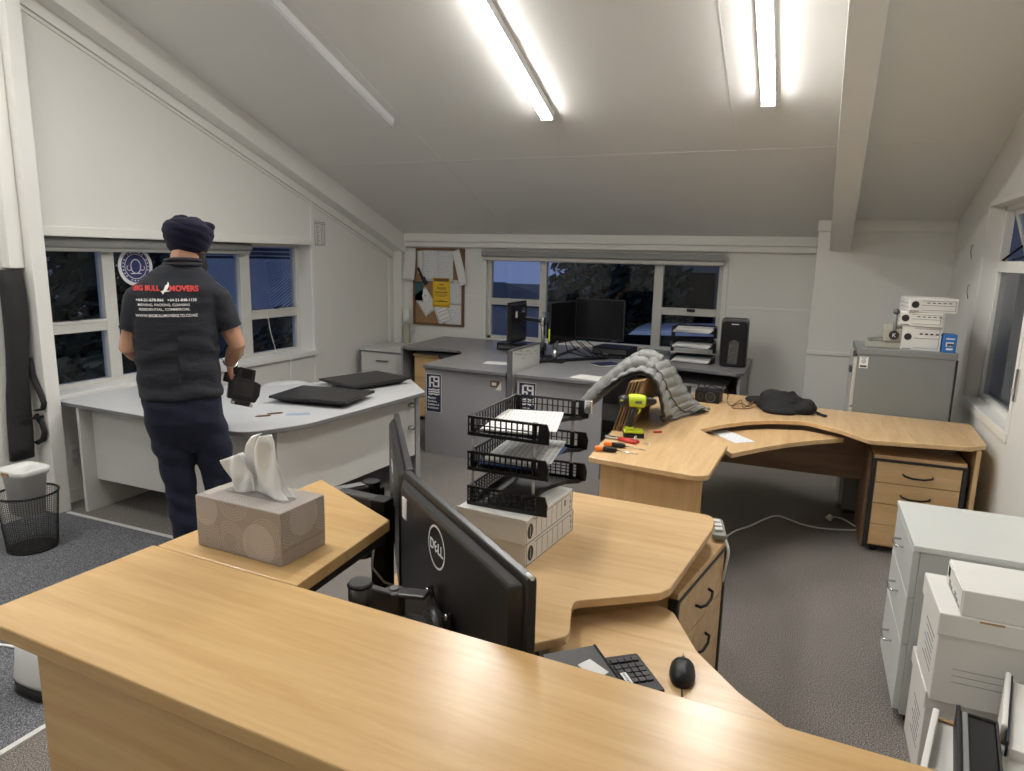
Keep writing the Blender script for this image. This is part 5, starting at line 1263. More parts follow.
# tissue: a standing folded sheet, outline swept with soft folds
def curve(P_, f):
    f *= len(P_) - 1; i = min(int(f), len(P_) - 2); g = f - i
    return P_[i][0] * (1 - g) + P_[i + 1][0] * g, P_[i][1] * (1 - g) + P_[i + 1][1] * g
def tis(L_, R__, ph, y0, lean):
    def fn(u, v):
        lx, lz = curve(L_, v); rx, rz = curve(R__, v)
        x = lx * (1 - u) + rx * u; z = lz * (1 - u) + rz * u
        y = y0 + 0.009 * sin(u * 6 + v * 2.2 + ph) + 0.005 * sin(u * 13 - v * 4 + ph) * (0.3 + v) + lean * v
        return Vector((x, y, h - 0.004 + z))
    return fn
b = MB()
b.grid(tis([(-0.034, 0), (-0.044, 0.03), (-0.050, 0.07), (-0.046, 0.10), (-0.034, 0.119), (-0.012, 0.126)], [(0.084, 0), (0.060, 0.016), (0.047, 0.05), (0.037, 0.085), (0.029, 0.112), (0.012, 0.126)], 0.0, 0.0, 0.012), 30, 24)
b.grid(tis([(-0.020, 0), (-0.032, 0.03), (-0.036, 0.07), (-0.030, 0.10), (-0.012, 0.119)], [(0.084, 0), (0.052, 0.02), (0.036, 0.06), (0.024, 0.10), (0.010, 0.122)], 1.3, 0.010, 0.008), 24, 20)
b.grid(tis([(-0.070, 0), (-0.078, 0.028), (-0.094, 0.066)], [(-0.020, 0), (-0.022, 0.045), (-0.042, 0.088)], 2.0, -0.004, 0.004), 16, 16)
b.build('tissue', M['tissue'], t, local=True, solid=0.0007)

# big monitors behind the counter
def mon_back(label, c, ang, w, h, z0):
    t = stand_monitor(label, c, ang, w, h, z0, group=None)
    return t
t = mon_back('large black monitor nearest the camera, its back with the round logo facing the counter', (-0.606, 1.168), radians(-39.6), 0.625, 0.37, 0.82)
b = MB(); b.box(-0.262, -0.232, -0.0285, -0.0262, 0.275, 0.325); b.build('paper_label', M['ink_w'], t, local=True)
dell_logo(t, ROOTS[t.name] @ frame_matrix((-0.045, -0.0264, 0.285), (1, 0, 0), (0, 0, 1)), 0.047)
b = MB(); b.cyl((0.295, -0.0, 0.3702), (0.3125, 0.0, 0.3702), 0.004, n=8); b.build('top_sticker', M['ink_w'], t, local=True)
t2 = mon_back('large black monitor behind the nearest one, seen almost edge-on', (-1.02, 1.625), radians(-54.6), 0.613, 0.37, 0.82)
dell_logo(t2, ROOTS[t2.name] @ frame_matrix((-0.045, -0.0264, 0.272), (1, 0, 0), (0, 0, 1)), 0.048)
nA = Vector((-0.637, -0.77, 0)); eA = Vector((0.77, -0.637, 0))
t = thing('monitor_stand', 'dark jointed arm reaching from the counter to the nearest monitor', 'monitor stand', (-0.775, 1.06, 0.72))
cA = Vector((-0.606, 1.168, 0.945)) + nA * 0.030
def P3(a, n_, z): return Vector((cA.x + eA.x * a + nA.x * n_, cA.y + eA.y * a + nA.y * n_, z))
b = MB(); b.cyl((-0.762, 1.055, 0.718), (-0.762, 1.055, 0.98), 0.017, n=16); b.build('pole', M['gun'], t)
b = MB(); b.cyl((-0.762, 1.055, 0.975), (-0.762, 1.055, 1.055), 0.024, n=20); b.cyl((-0.762, 1.055, 1.055), (-0.762, 1.055, 1.062), 0.026, 0.022, n=20); b.build('elbow_joint', M['gun'], t)
J2 = P3(-0.055, 0.085, 0.99)
b = MB(); b.bar((-0.762, 1.055, 1.03), J2, 0.036, 0.05); b.build('arm_link', M['gun'], t, bevel=0.006)
b = MB(); b.bar(Vector((-0.762, 1.055, 1.057)).lerp(J2 + Vector((0, 0, 0.027)), 0.18), Vector((-0.762, 1.055, 1.057)).lerp(J2 + Vector((0, 0, 0.027)), 0.92), 0.026, 0.004); b.build('arm_cover', M['arm_grey'], t, bevel=0.001)
b = MB(); b.cyl(J2 + Vector((0, 0, -0.05)), J2 + Vector((0, 0, 0.036)), 0.022, n=20); b.bar(J2 + Vector((0, 0, 0.03)), P3(-0.01, 0.03, 1.022), 0.034, 0.010); b.bar(J2 + Vector((0, 0, -0.03)), P3(-0.01, 0.03, 0.95), 0.03, 0.03); b.build('tilt_joint', M['gun'], t, bevel=0.004)
b = MB(); b.cyl(J2 + Vector((0, 0, 0.036)), J2 + Vector((0, 0, 0.040)), 0.009, n=12); b.build('joint_screw', M['arm_grey'], t)
b = MB(); b.cyl(P3(0, 0.032, 0.95), P3(0, 0.014, 0.95), 0.042, 0.046, 28); b.build('swivel_disc', M['gun'], t)
XV = frame_matrix(P3(0, 0.002, 0.95), eA, (0, 0, 1))
vs = [(-0.062, 0.066), (-0.05, 0.072), (-0.036, 0.05), (-0.01, 0.034), (0.02, 0.036), (0.046, 0.05), (0.056, 0.062), (0.062, 0.055), (0.062, -0.06), (-0.062, -0.06)]
b = MB(); b.prism(vs, 0.0, 0.010, XV); b.build('mount_plate', M['black_pl'], t, bevel=0.003)
for (x, z) in ((-0.052, 0.06), (0.052, 0.052)):
    b = MB(); b.cyl(XV @ Vector((x, z, 0.010)), XV @ Vector((x, z, 0.015)), 0.006, n=12); b.build('mount_screw', M['chrome'], t)
t = thing('monitor_stand', 'dark arm on a black column beneath the counter return, holding the edge-on monitor', 'monitor stand', (-0.93, 1.372, 0.72))
b = MB(); b.prism(rrect(-0.93, 1.385, 0.045, 0.045, 0.008), 0.72, 1.10); b.build('column', M['black_pl'], t, bevel=0.003)
b = MB(); b.prism(rrect(-0.93, 1.40, 0.10, 0.09, 0.012), 0.72, 0.735); b.build('clamp_base', M['gun'], t, bevel=0.003)
b = MB(); b.tube([(-0.952 + 0.02 * cos(2 * pi * i / 16) - 0.02, 1.36 + 0.02 * sin(2 * pi * i / 16), 0.955) for i in range(17)], 0.007, 8, False); b.build('cable_ring', M['black_pl'], t)
b = MB(); b.bar((-0.93, 1.40, 1.075), (-1.10, 1.42, 1.07), 0.035, 0.04); b.bar((-1.10, 1.40, 1.065), (-1.055, 1.50, 1.06), 0.036, 0.045); b.build('arm_link', M['gun'], t, bevel=0.006)
b = MB(); b.bar((-1.10, 1.40, 1.09), (-1.06, 1.49, 1.085), 0.028, 0.004); b.build('arm_cover', M['arm_grey'], t)
b = MB(); b.cyl((-1.05, 1.515, 1.01), (-1.05, 1.515, 1.09), 0.024, n=20); b.box(-1.09, -1.03, 1.50, 1.55, 1.015, 1.065); b.bar((-1.05, 1.52, 1.02), (-1.04, 1.60, 0.96), 0.03, 0.04); b.build('tilt_joint', M['black_pl'], t, bevel=0.004)
XV = frame_matrix(Vector((-1.005, 1.632, 0.95)) + Vector((-0.816, -0.579, 0)) * 0.037, (0.579, -0.816, 0), (0, 0, 1))
b = MB(); b.box(-0.055, 0.055, -0.055, 0.055, 0.0, 0.012, XV); b.build('mount_plate', M['black_pl'], t, bevel=0.003)
b = MB(); b.tube([(-0.93, 1.35, 1.0), (-0.925, 1.33, 0.94), (-0.90, 1.345, 0.90), (-0.88, 1.40, 0.86), (-0.89, 1.45, 0.80), (-0.90, 1.46, 0.73)], 0.003, 6)
tag(b.build('monitor_cable', M['light_panel'], loc=(-0.9, 1.4, 0.9)), 'thin pale cable hanging beside the black column under the counter return', 'cable')

# two white box files and three trays on them
def box_file(label, x0, y0, w, d, z0, h, rz):
    t = thing('box_file', label, 'box file', (x0, y0, z0), rz, 'white box files under the black trays')
    b = MB(); b.box(-w, 0, 0, d, 0, h); b.build('carton', M['card_w'], t, bevel=0.002, local=True)
    b = MB()
    n = 22
    for k in range(n): b.cyl((-w + (k + 0.5) * w / n, -0.002, h - 0.003), (-w + (k + 0.5) * w / n, 0.004, h - 0.003), 0.0075, n=10)
    b.build('scalloped_edge', M['card_w'], t, local=True)
    b = MB(); X = frame_matrix((0.0004, 0, 0), (0, 1, 0), (0, 0, 1))
    b.box(0.0, d, 0.0, 0.003, 0, 0.0006, X); b.box(0.004, 0.006, 0, h, 0, 0.0006, X); b.box(d - 0.006, d - 0.003, 0, h, 0, 0.0006, X); b.box(0.06, d - 0.03, h - 0.012, h - 0.010, 0, 0.0006, X)
    for k in range(6): b.box(0.075 + k * 0.04, 0.0765 + k * 0.04, 0.008, h - 0.012, 0, 0.0006, X)
    for k in range(3): b.box(d - 0.026, d - 0.022 + 0.004 * (k % 2), 0.012 + k * 0.02, 0.026 + k * 0.02, 0, 0.0006, X)
    if z0 > 0.76: b.box(d - 0.075, d - 0.062, h * 0.45, h * 0.72, 0, 0.0006, X)
    b.build('printed_lines', M['ink_g'], t, local=True)
    b = MB(); disc(b, X @ Matrix.Translation((0.032, h * 0.48, 0)), 0.019, 0, 0.0008, sy=1.35); f = b.build('finger_hole', M['ink'], t, local=True)
    b = MB(); b.box(0.031, 0.033, h * 0.48 - 0.018, h * 0.48 + 0.018, 0.0008, 0.001, X); b.build('hole_rim', M['card_w'], f, local=True)
    return t
box_file('lower white box file on the desk under the black trays', -0.752, 1.925, 0.26, 0.37, 0.72, 0.078, radians(-6))
box_file('upper white box file right under the black trays', -0.749, 1.912, 0.26, 0.375, 0.799, 0.08, radians(-5))
TX0, TX1, TY0, TY1 = -0.985, -0.705, 1.975, 2.385
def letter_tray(z, label):
    t = thing('letter_tray', label, 'tray', ((TX0 + TX1) / 2, (TY0 + TY1) / 2, z), 0, 'stack of three black mesh trays')
    hh = 0.066; fl = 0.003
    def side(b, p, q, n, rows):
        p, q = Vector(p), Vector(q); u = Vector((0, 0, 1))
        b.bar(p + u * (hh - 0.004), q + u * (hh - 0.004), 0.007, 0.008); b.bar(p + u * 0.006, q + u * 0.006, 0.007, 0.012)
        for k in range(n + 1):
            r = p.lerp(q, k / n); b.bar(r + u * 0.006, r + u * (hh - 0.004), 0.0042, 0.004, (q - p))
        for k in range(rows): b.bar(p + u * (0.012 + (hh - 0.018) * (k + 1) / (rows + 1)), q + u * (0.012 + (hh - 0.018) * (k + 1) / (rows + 1)), 0.004, 0.0032)
    rows = 1 if z > 0.95 else 3
    b = MB(); side(b, (TX0, TY0, z), (TX1 - 0.03, TY0, z), 13, rows); b.build('side_grille', M['black_tray'], t)
    b = MB(); side(b, (TX0, TY1, z), (TX1 - 0.01, TY1, z), 13, rows); b.build('side_grille', M['black_tray'], t)
    b = MB(); side(b, (TX0, TY0, z), (TX0, TY1, z), 19, rows); b.build('side_grille', M['black_tray'], t)
    b = MB()
    outline = [(TX0, TY0), (TX1, TY0), (TX1 - 0.02, TY0 + 0.04)] + [(TX1 - 0.05 - 0.045 * sin(pi * k / 10), TY0 + 0.06 + (TY1 - TY0 - 0.12) * k / 10) for k in range(11)] + [(TX1 - 0.01, TY1 - 0.03), (TX1 + 0.002, TY1), (TX0, TY1)]
    b.prism(outline, z, z + fl); 
    for k in range(len(outline) - 1):
        if 1 <= k < 14: b.bar((*outline[k], z + 0.006), (*outline[k + 1], z + 0.006), 0.006, 0.014)
    b.build('tray_floor', M['black_tray'], t)
    for (x0, x1, y) in ((TX1 - 0.034, TX1, TY0), (TX1 - 0.03, TX1 + 0.006, TY1)):
        b = MB(); b.prism([(x0, 0), (x1, 0), (x1 + 0.004, hh * 0.55), (x1 - 0.006, hh), (x0, hh)], -0.004, 0.004, Matrix.Translation((0, y, z)) @ MXZ); b.build('end_piece', M['black_tray'], t, bevel=0.001)
    for (x, y) in ((TX0 + 0.012, TY0 + 0.012), (TX1 - 0.05, TY0 + 0.008), (TX0 + 0.012, TY1 - 0.010), (TX1 - 0.05, TY1 - 0.008)):
        b = MB(); b.box(x - 0.008, x + 0.008, y - 0.005, y + 0.005, z, z + hh); b.build('corner_socket', M['black_tray'], t, bevel=0.001)
        if z < 1.1:
            b = MB(); b.cyl((x, y, z + hh - 0.01), (x, y, z + 0.119), 0.0048, n=10); b.build('riser_rod', M['clear_rod'], t)
    return t
TZ = (0.880, 1.000, 1.119)
letter_tray(TZ[0], 'lowest black mesh tray resting on the white box files')
letter_tray(TZ[1], 'middle black mesh tray of the stack on the box files')
letter_tray(TZ[2], 'topmost black mesh tray of the stack on the box files')
sheet(-0.865, 2.16, TZ[2] + 0.0135, radians(97), 0.30, 0.215, 'white printed sheet stack in the topmost black mesh tray', 'printed', None, 'paper_stack', 0.006)
sheet(-0.85, 2.19, TZ[2] + 0.0197, radians(104), 0.297, 0.21, 'loose white sheet lying askew in the topmost black mesh tray')
sheet(-0.865, 2.17, TZ[1] + 0.0135, radians(92), 0.31, 0.225, 'blue folder under the papers in the middle black mesh tray', 'blue_file', None, 'folder', 0.006)
sheet(-0.86, 2.17, TZ[1] + 0.0197, radians(95), 0.297, 0.21, 'stack of printed papers in the middle black mesh tray', 'printed', None, 'paper_stack', 0.012)
sheet(-0.85, 2.19, TZ[1] + 0.0319, radians(99), 0.297, 0.21, 'top printed sheet in the middle black mesh tray', 'printed2')
# the clear riser hook on the topmost tray corner
b = MB(); b.box(TX1 - 0.008, TX1 + 0.02, TY1 - 0.012, TY1 + 0.008, TZ[2] + 0.02, TZ[2] + 0.07)
tag(b.build('label_holder', M['chrome'], loc=(TX1, TY1, TZ[2] + 0.03), bevel=0.004), 'clear plastic clip on the far right corner of the topmost mesh tray', 'clip')

# keyboard, mouse and black folder on the shelf
KA = atan2(0.613, 0.79)
t = thing('keyboard', 'black computer keyboard on the shelf, partly under the black folder', 'keyboard', (-0.284, 1.634, 0.643), KA)
# local x runs to the right along the key rows, local y away from the viewer; origin at the right edge middle
b = MB(); b.prism(rrect(-0.22, 0, 0.44, 0.165, 0.006), 0, 0.014); b.build('key_deck', M['black_pl'], t, bevel=0.003, local=True)
b = MB()
for r in range(5):
    for c in range(20):
        if c in (15,) and r < 4: continue
        x = -0.020 - c * 0.0198; y = 0.048 - r * 0.0205 - (0.0 if r else -0.006)
        b.box(x - 0.0087, x + 0.0087, y - 0.009, y + 0.009, 0.014, 0.0185)
b.build('key_cap', M['black_mon'], t, bevel=0.0015, local=True)['kind'] = 'stuff'
t = thing('computer_mouse', 'black wired mouse on the curved beech shelf', 'mouse', (-0.208, 1.665, 0.643), radians(8))
b = MB(); b.loft([(0, 0, 0.0, 0.030, 0.056), (0, 0, 0.008, 0.033, 0.060), (0, 0, 0.018, 0.031, 0.058), (0, -0.003, 0.028, 0.025, 0.048), (0, -0.006, 0.035, 0.015, 0.030), (0, -0.008, 0.037, 0.004, 0.01)], 32, 2.4); b.build('shell', M['black_pl'], t, local=True)
b = MB(); b.cyl((-0.004, 0.030, 0.031), (0.004, 0.030, 0.031), 0.009, n=16); b.build('scroll_wheel', M['grey_pl'], t, local=True)
b = MB(); b.box(-0.0006, 0.0006, 0.0, 0.056, 0.020, 0.0345); b.build('button_gap', M['dark_edge'], t, local=True)
b = MB(); b.tube([(0, -0.058, 0.010), (0.002, -0.09, 0.006), (0.0, -0.16, 0.004), (-0.02, -0.24, 0.004)], 0.0022, 6); b.build('cord', M['black_pl'], t, local=True)
t = thing('folder', 'black folder lying over the keyboard and the desk edge by the counter', 'folder', (-0.44, 1.55, 0.69))
q = [Vector(p) for p in ((-0.522, 1.468, 0.727), (-0.424, 1.588, 0.712), (-0.345, 1.535, 0.672), (-0.44, 1.405, 0.684))]
b = MB(); up = Vector((0, 0, 0.006))
A = [b.v(p) for p in q]; Bq = [b.v(p + up) for p in q]; b.face(A[::-1]); b.face(Bq)
for i in range(4): b.face([A[i], A[(i + 1) % 4], Bq[(i + 1) % 4], Bq[i]])
b.build('cover', M['grey_pl'], t, bevel=0.001)
b = MB(); b.bar(q[1] + Vector((0, 0, 0.0065)), q[2] + Vector((0, 0, 0.0065)), 0.006, 0.003); b.build('spine', M['black_pl'], t)
b = MB(); b.face([b.v(p) for p in ((-0.425, 1.540, 0.7085), (-0.368, 1.530, 0.6905), (-0.385, 1.485, 0.6915), (-0.440, 1.500, 0.7075))])
o = b.build('note_card', M['paper'], loc=(-0.4, 1.5, 0.70), solid=0.0006); tag(o, 'small blank white card lying on the black folder near the keyboard', 'card')
b = MB(); b.box(-0.035, 0.035, -0.008, 0.008, 0, 0.001)
o = b.build('label_strip', M['paper'], local=True); o.location = (-0.322, 1.552, 0.665); o.rotation_euler = (0, 0, radians(-52)); ROOTS[o.name] = o.matrix_basis.copy(); tag(o, 'narrow white printed label strip on the keyboard beside the card', 'label')
b = MB()
for k in range(9): b.box(-0.031 + k * 0.007, -0.027 + k * 0.007, -0.003, 0.003, 0.001, 0.0013)
b.build('print', M['ink_g'], o, local=True)

# power board at the desk corner and its cable on the floor
t = thing('power_board', 'grey-green power board poking out beside the desk corner above the drawers', 'power board', (-0.225, 2.72, 0.63))
XP = Matrix.Translation((-0.262, 2.81, 0.632)) @ Matrix.Rotation(radians(-78), 4, 'Z')
M['pb'] = mat('grey_green_plastic', (0.25, 0.27, 0.23), 0.45, var=0.05, vscale=30)
b = MB(); b.prism(rrect(0.08, 0.0, 0.18, 0.055, 0.01), 0, 0.022, XP); b.build('board_case', M['pb'], t, bevel=0.006)
for k in range(3):
    b = MB(); b.prism(rrect(0.03 + k * 0.045, 0.0, 0.03, 0.03, 0.006), 0.022, 0.032, XP); b.build('plug', M['light_panel'], t, bevel=0.004)
pts = [(-0.21, 2.66, 0.64), (-0.19, 2.63, 0.60), (-0.20, 2.66, 0.50), (-0.24, 2.85, 0.2), (-0.30, 3.3, 0.02), (-0.36, 4.05, 0.008), (-0.30, 4.36, 0.008), (-0.206, 4.526, 0.008), (-0.124, 4.701, 0.008), (-0.053, 4.80, 0.008), (0.03, 4.76, 0.008), (0.10, 4.71, 0.008), (0.19, 4.69, 0.008), (0.28, 4.70, 0.008), (0.36, 4.73, 0.008), (0.44, 4.765, 0.008), (0.52, 4.83, 0.008)]
def smooth_path(p, k=6):
    p = [Vector(q) for q in p]; out = []
    for i in range(len(p) - 1):
        a, b_, c, d_ = p[max(i - 1, 0)], p[i], p[i + 1], p[min(i + 2, len(p) - 1)]
        for s in range(k):
            x = s / k
            out.append(0.5 * ((2 * b_) + (c - a) * x + (2 * a - 5 * b_ + 4 * c - d_) * x * x + (3 * b_ - a - 3 * c + d_) * x ** 3))
    out.append(p[-1]); return out
b = MB(); b.tube(smooth_path(pts), 0.0055, 8)
tag(b.build('extension_lead', M['white_pl'], loc=(-0.05, 4.7, 0.008)), 'long white cord curving over the carpet under the right desk', 'cord')
t = thing('extension_plug', 'white plug with a short curved lead on the carpet under the right desk', 'plug', (0.28, 4.89, 0.012))
b = MB(); b.cyl((0.262, 4.885, 0.006), (0.285, 4.90, 0.03), 0.022, 0.017, 16); b.build('plug_body', M['white_pl'], t)
b = MB(); b.tube(smooth_path([(0.28, 4.90, 0.022), (0.335, 4.95, 0.008), (0.385, 4.90, 0.008), (0.43, 4.83, 0.008), (0.50, 4.84, 0.008)]), 0.005, 8); b.build('lead', M['white_pl'], t)
t = thing('extension_plug', 'white plugs and leads on the floor between the right drawers and the wall', 'plug', (1.0, 4.45, 0.1))
b = MB(); b.tube(smooth_path([(1.03, 4.62, 0.12), (1.0, 4.50, 0.20), (1.02, 4.42, 0.12), (0.99, 4.46, 0.03), (1.03, 4.35, 0.008), (0.985, 4.30, 0.008)]), 0.006, 8); b.build('lead', M['white_pl'], t)
b = MB(); b.box(0.995, 1.045, 4.43, 4.48, 0.14, 0.18); b.build('plug_body', M['white_pl'], t, bevel=0.006)

# ================================================================ ON THE RIGHT DESK
def rooted(name, label, cat, x, y, z, rz): return thing(name, label, cat, (x, y, z), rz)
# cordless drill
t = thing('cordless_drill', 'lime green and black cordless drill standing on its battery on the right desk', 'drill', (-0.828, 3.72, 0.72), radians(18))
b = MB(); b.prism(rpoly([(-0.055, -0.036), (0.06, -0.036), (0.06, 0.036), (-0.055, 0.036)], 0.014), 0.0, 0.026); b.build('battery', M['black_pl'], t, bevel=0.004, local=True)
b = MB(); b.prism(rpoly([(-0.053, -0.034), (0.055, -0.034), (0.055, 0.034), (-0.053, 0.034)], 0.014), 0.026, 0.042); b.prism(rrect(-0.022, 0, 0.05, 0.05, 0.012), 0.042, 0.062); b.build('battery_dock', M['lime'], t, bevel=0.005, local=True)
b = MB(); b.tube([(-0.025, 0, 0.055), (-0.020, 0, 0.09), (-0.008, 0, 0.13), (0.004, 0, 0.165)], [0.024, 0.021, 0.022, 0.026], 16); b.build('grip', M['black_mon'], t, local=True)
b = MB(); b.tube([(0.018, 0, 0.135), (0.026, 0, 0.148), (0.028, 0, 0.165)], [0.008, 0.010, 0.010], 10); b.build('trigger', M['lime'], t, local=True)
b = MB(); b.tube([(-0.035, 0, 0.205), (-0.02, 0, 0.207), (0.02, 0, 0.207), (0.05, 0, 0.205), (0.06, 0, 0.205)], [0.032, 0.037, 0.038, 0.035, 0.028], 20); b.build('motor_housing', M['lime'], t, local=True)
b = MB(); b.tube([(-0.085, 0, 0.200), (-0.08, 0, 0.201), (-0.05, 0, 0.204), (-0.034, 0, 0.205)], [0.020, 0.030, 0.034, 0.033], 20); b.build('rear_cap', M['black_mon'], t, local=True)
b = MB(); b.box(-0.083, -0.066, -0.034, -0.026, 0.208, 0.214); b.build('rear_badge', M['lime'], t, local=True)
b = MB(); b.tube([(0.06, 0, 0.205), (0.07, 0, 0.205), (0.09, 0, 0.205), (0.112, 0, 0.205), (0.12, 0, 0.205)], [0.026, 0.024, 0.024, 0.015, 0.010], 20); b.build('chuck', M['black_pl'], t, local=True)
b = MB(); b.box(0.0, 0.036, -0.0395, -0.036, 0.198, 0.212); b.build('name_plate', M['grey_pl'], t, local=True)
# hand tools
def screwdriver(x, y, rz, mat_h, mat_h2, label):
    t = thing('screwdriver', label, 'screwdriver', (x, y, 0.735), rz, None)
    b = MB(); b.tube([(-0.055, 0, 0), (-0.05, 0, 0), (-0.02, 0, 0), (-0.012, 0, 0)], [0.009, 0.014, 0.0135, 0.012], 12); b.build('handle_end', mat_h, t, local=True)
    b = MB(); b.tube([(-0.012, 0, 0), (0.0, 0, 0), (0.04, 0, 0), (0.055, 0, 0), (0.06, 0, 0)], [0.012, 0.0138, 0.0138, 0.011, 0.006], 12); b.build('grip', mat_h2, t, local=True)
    b = MB(); b.tube([(0.06, 0, -0.002), (0.15, 0, -0.010), (0.165, 0, -0.0115)], [0.003, 0.003, 0.0022], 8); b.build('shank', M['chrome'], t, local=True)
    return t
screwdriver(-0.885, 3.35, radians(8), M['orange'], M['black_pl'], 'orange and black screwdriver nearest the edge of the right desk')
screwdriver(-0.865, 3.455, radians(4), M['orange'], M['black_pl'], 'orange and black screwdriver lying behind the nearest one on the right desk')
t = thing('pliers', 'red handled pliers lying below the drill on the right desk', 'pliers', (-0.85, 3.60, 0.73), radians(-12))
b = MB(); b.bar((-0.11, 0.012, 0), (-0.02, 0.0, 0), 0.020, 0.010); b.bar((-0.11, -0.006, 0), (-0.02, -0.002, 0), 0.014, 0.010); b.build('jaw', M['chrome'], t, bevel=0.002, local=True)
b = MB(); b.tube([(-0.03, 0.006, 0.0), (0.03, 0.016, 0), (0.085, 0.010, 0)], [0.008, 0.009, 0.008], 10); b.build('handle', M['red'], t, local=True)
b = MB(); b.tube([(-0.03, -0.006, 0.0), (0.03, -0.018, 0), (0.085, -0.022, 0)], [0.008, 0.009, 0.008], 10); b.build('handle', M['red'], t, local=True)
b = MB(); b.tube([(0.075 + 0.0 * i, -0.006 + 0.016 * cos(2 * pi * i / 14), 0.012 + 0.016 * sin(2 * pi * i / 14)) for i in range(15)], 0.006, 8, False)
o = b.build('metal_ring', M['chrome'], loc=(0, 0, 0)); o.location = (-0.845, 3.60, 0.726); ROOTS[o.name] = o.matrix_basis.copy(); tag(o, 'small steel ring fitting standing beside the red pliers', 'fitting')
o.location = (-0.86, 3.60, 0.730)
for k, (x, y, a, lab) in enumerate(((-0.735, 3.60, 0.4, 'short loose screw to the right of the red pliers'), (-0.715, 3.565, 2.4, 'loose screw farthest right beside the red pliers'))):
    t = thing('screw', lab, 'screw', (x, y, 0.7235), a, 'loose screws on the right desk')
    b = MB(); b.tube([(0.004, 0, 0), (0.03, 0, -0.001), (0.036, 0, -0.001)], [0.0028, 0.0025, 0.0006], 8); b.build('shank', M['chrome'], t, local=True)
    b = MB(); b.cyl((0, 0, 0), (0.004, 0, 0), 0.0052, 0.003, 10); b.build('head', M['chrome'], t, local=True)
b = MB(); b.bar((-0.74, 3.86, 0.726), (-0.70, 3.89, 0.726), 0.012, 0.010); 
tag(b.build('drill_bit', M['red'], loc=(-0.72, 3.87, 0.721), bevel=0.002), 'small red bit holder lying right of the drill base', 'bit')
# flattened cartons leaning at the desk's left edge
for k in range(5):
    dx = 0.0165 * k; y0 = 3.80 + 0.012 * (k % 2); top = 1.012 + 0.004 * k
    t = thing('flat_carton', ('outermost of the flattened brown cartons leaning on the right desk', 'second outermost flattened brown carton leaning on the right desk', 'middle flattened brown carton leaning on the right desk', 'second innermost flattened brown carton leaning on the right desk', 'innermost flattened brown carton, its flat face toward the drill')[k], 'carton', (-0.93 + dx, 4.1, 0.722), 0, 'flattened cartons by the jacket')
    b = MB()
    def cx_(z): return -0.962 + dx + 0.285 * (z - 0.722)
    A = [b.v((cx_(z) + s * 0.0045, y, z)) for z, y in ((0.722, y0), (0.722, 4.45), (top, 4.45), (top, y0)) for s in (-1, 1)]
    for q4 in ((0, 2, 4, 6), (7, 5, 3, 1), (0, 1, 3, 2), (2, 3, 5, 4), (4, 5, 7, 6), (6, 7, 1, 0)): b.face([A[i] for i in q4])
    b.build('board', M['card_b'], t)
    b = MB()
    A = [b.v((cx_(z) + s * 0.0048, y, z)) for z, y in ((0.722, y0 - 0.002), (0.722, y0 + 0.001), (top, y0 + 0.001), (top, y0 - 0.002)) for s in (-1, 1)]
    for q4 in ((0, 2, 4, 6), (7, 5, 3, 1), (0, 1, 3, 2), (2, 3, 5, 4), (4, 5, 7, 6), (6, 7, 1, 0)): b.face([A[i] for i in q4])
    b.build('cut_edge', M['card_edge'] if k % 2 == 0 else M['card_b'], t)
# jacket thrown over the cartons
t = thing('quilted_jacket', 'grey quilted jacket thrown over the flattened cartons on the right desk', 'jacket', (-0.85, 4.25, 0.72))
front = [(-1.255, 4.04, 0.735), (-1.20, 4.00, 0.785), (-1.11, 3.96, 0.87), (-1.02, 3.92, 0.955), (-0.93, 3.89, 1.022), (-0.84, 3.885, 1.055), (-0.765, 3.90, 1.01), (-0.735, 3.95, 0.90), (-0.725, 4.02, 0.79), (-0.735, 4.13, 0.737), (-0.70, 4.24, 0.733)]
midl = [(-1.29, 4.22, 0.735), (-1.22, 4.22, 0.79), (-1.13, 4.20, 0.875), (-1.04, 4.20, 0.96), (-0.95, 4.20, 1.03), (-0.85, 4.20, 1.065), (-0.775, 4.22, 1.02), (-0.735, 4.27, 0.92), (-0.69, 4.35, 0.82), (-0.64, 4.42, 0.755), (-0.585, 4.47, 0.735)]
back = [(-1.30, 4.42, 0.75), (-1.23, 4.45, 0.81), (-1.14, 4.48, 0.895), (-1.05, 4.50, 0.975), (-0.96, 4.50, 1.04), (-0.86, 4.50, 1.065), (-0.78, 4.52, 1.01), (-0.72, 4.55, 0.91), (-0.655, 4.58, 0.81), (-0.59, 4.58, 0.75), (-0.52, 4.55, 0.735)]
def spl(P_, u):
    f = u * (len(P_) - 1); i = min(int(f), len(P_) - 2); x = f - i
    a, b_, c, d_ = [Vector(P_[min(max(j, 0), len(P_) - 1)]) for j in (i - 1, i, i + 1, i + 2)]
    return 0.5 * ((2 * b_) + (c - a) * x + (2 * a - 5 * b_ + 4 * c - d_) * x * x + (3 * b_ - a - 3 * c + d_) * x ** 3)
def jpt(u, v):
    A, B_, C_ = spl(front, u), spl(midl, u), spl(back, u)
    return A * (1 - v) * (1 - 2 * v) + B_ * 4 * v * (1 - v) + C_ * v * (2 * v - 1)
def jsurf(u, v):
    p = jpt(u, v); e = 0.004
    n_ = (jpt(min(u + e, 1), v) - jpt(max(u - e, 0), v)).cross(jpt(u, min(v + e, 1)) - jpt(u, max(v - e, 0)))
    n_.normalize()
    if n_.z < -0.2: n_ = -n_
    band = abs(sin(pi * (u * 17 + 0.25 * sin(v * 6)))) ** 0.45; seam = abs(sin(pi * v * 3.0)) ** 0.35
    fold = 0.018 * sin(v * 9 + u * 3) * sin(pi * v)
    q = p + n_ * (0.004 + 0.020 * band * (0.55 + 0.45 * seam) + fold)
    q.z = max(q.z, 0.728) if q.x > -0.93 else q.z
    return q
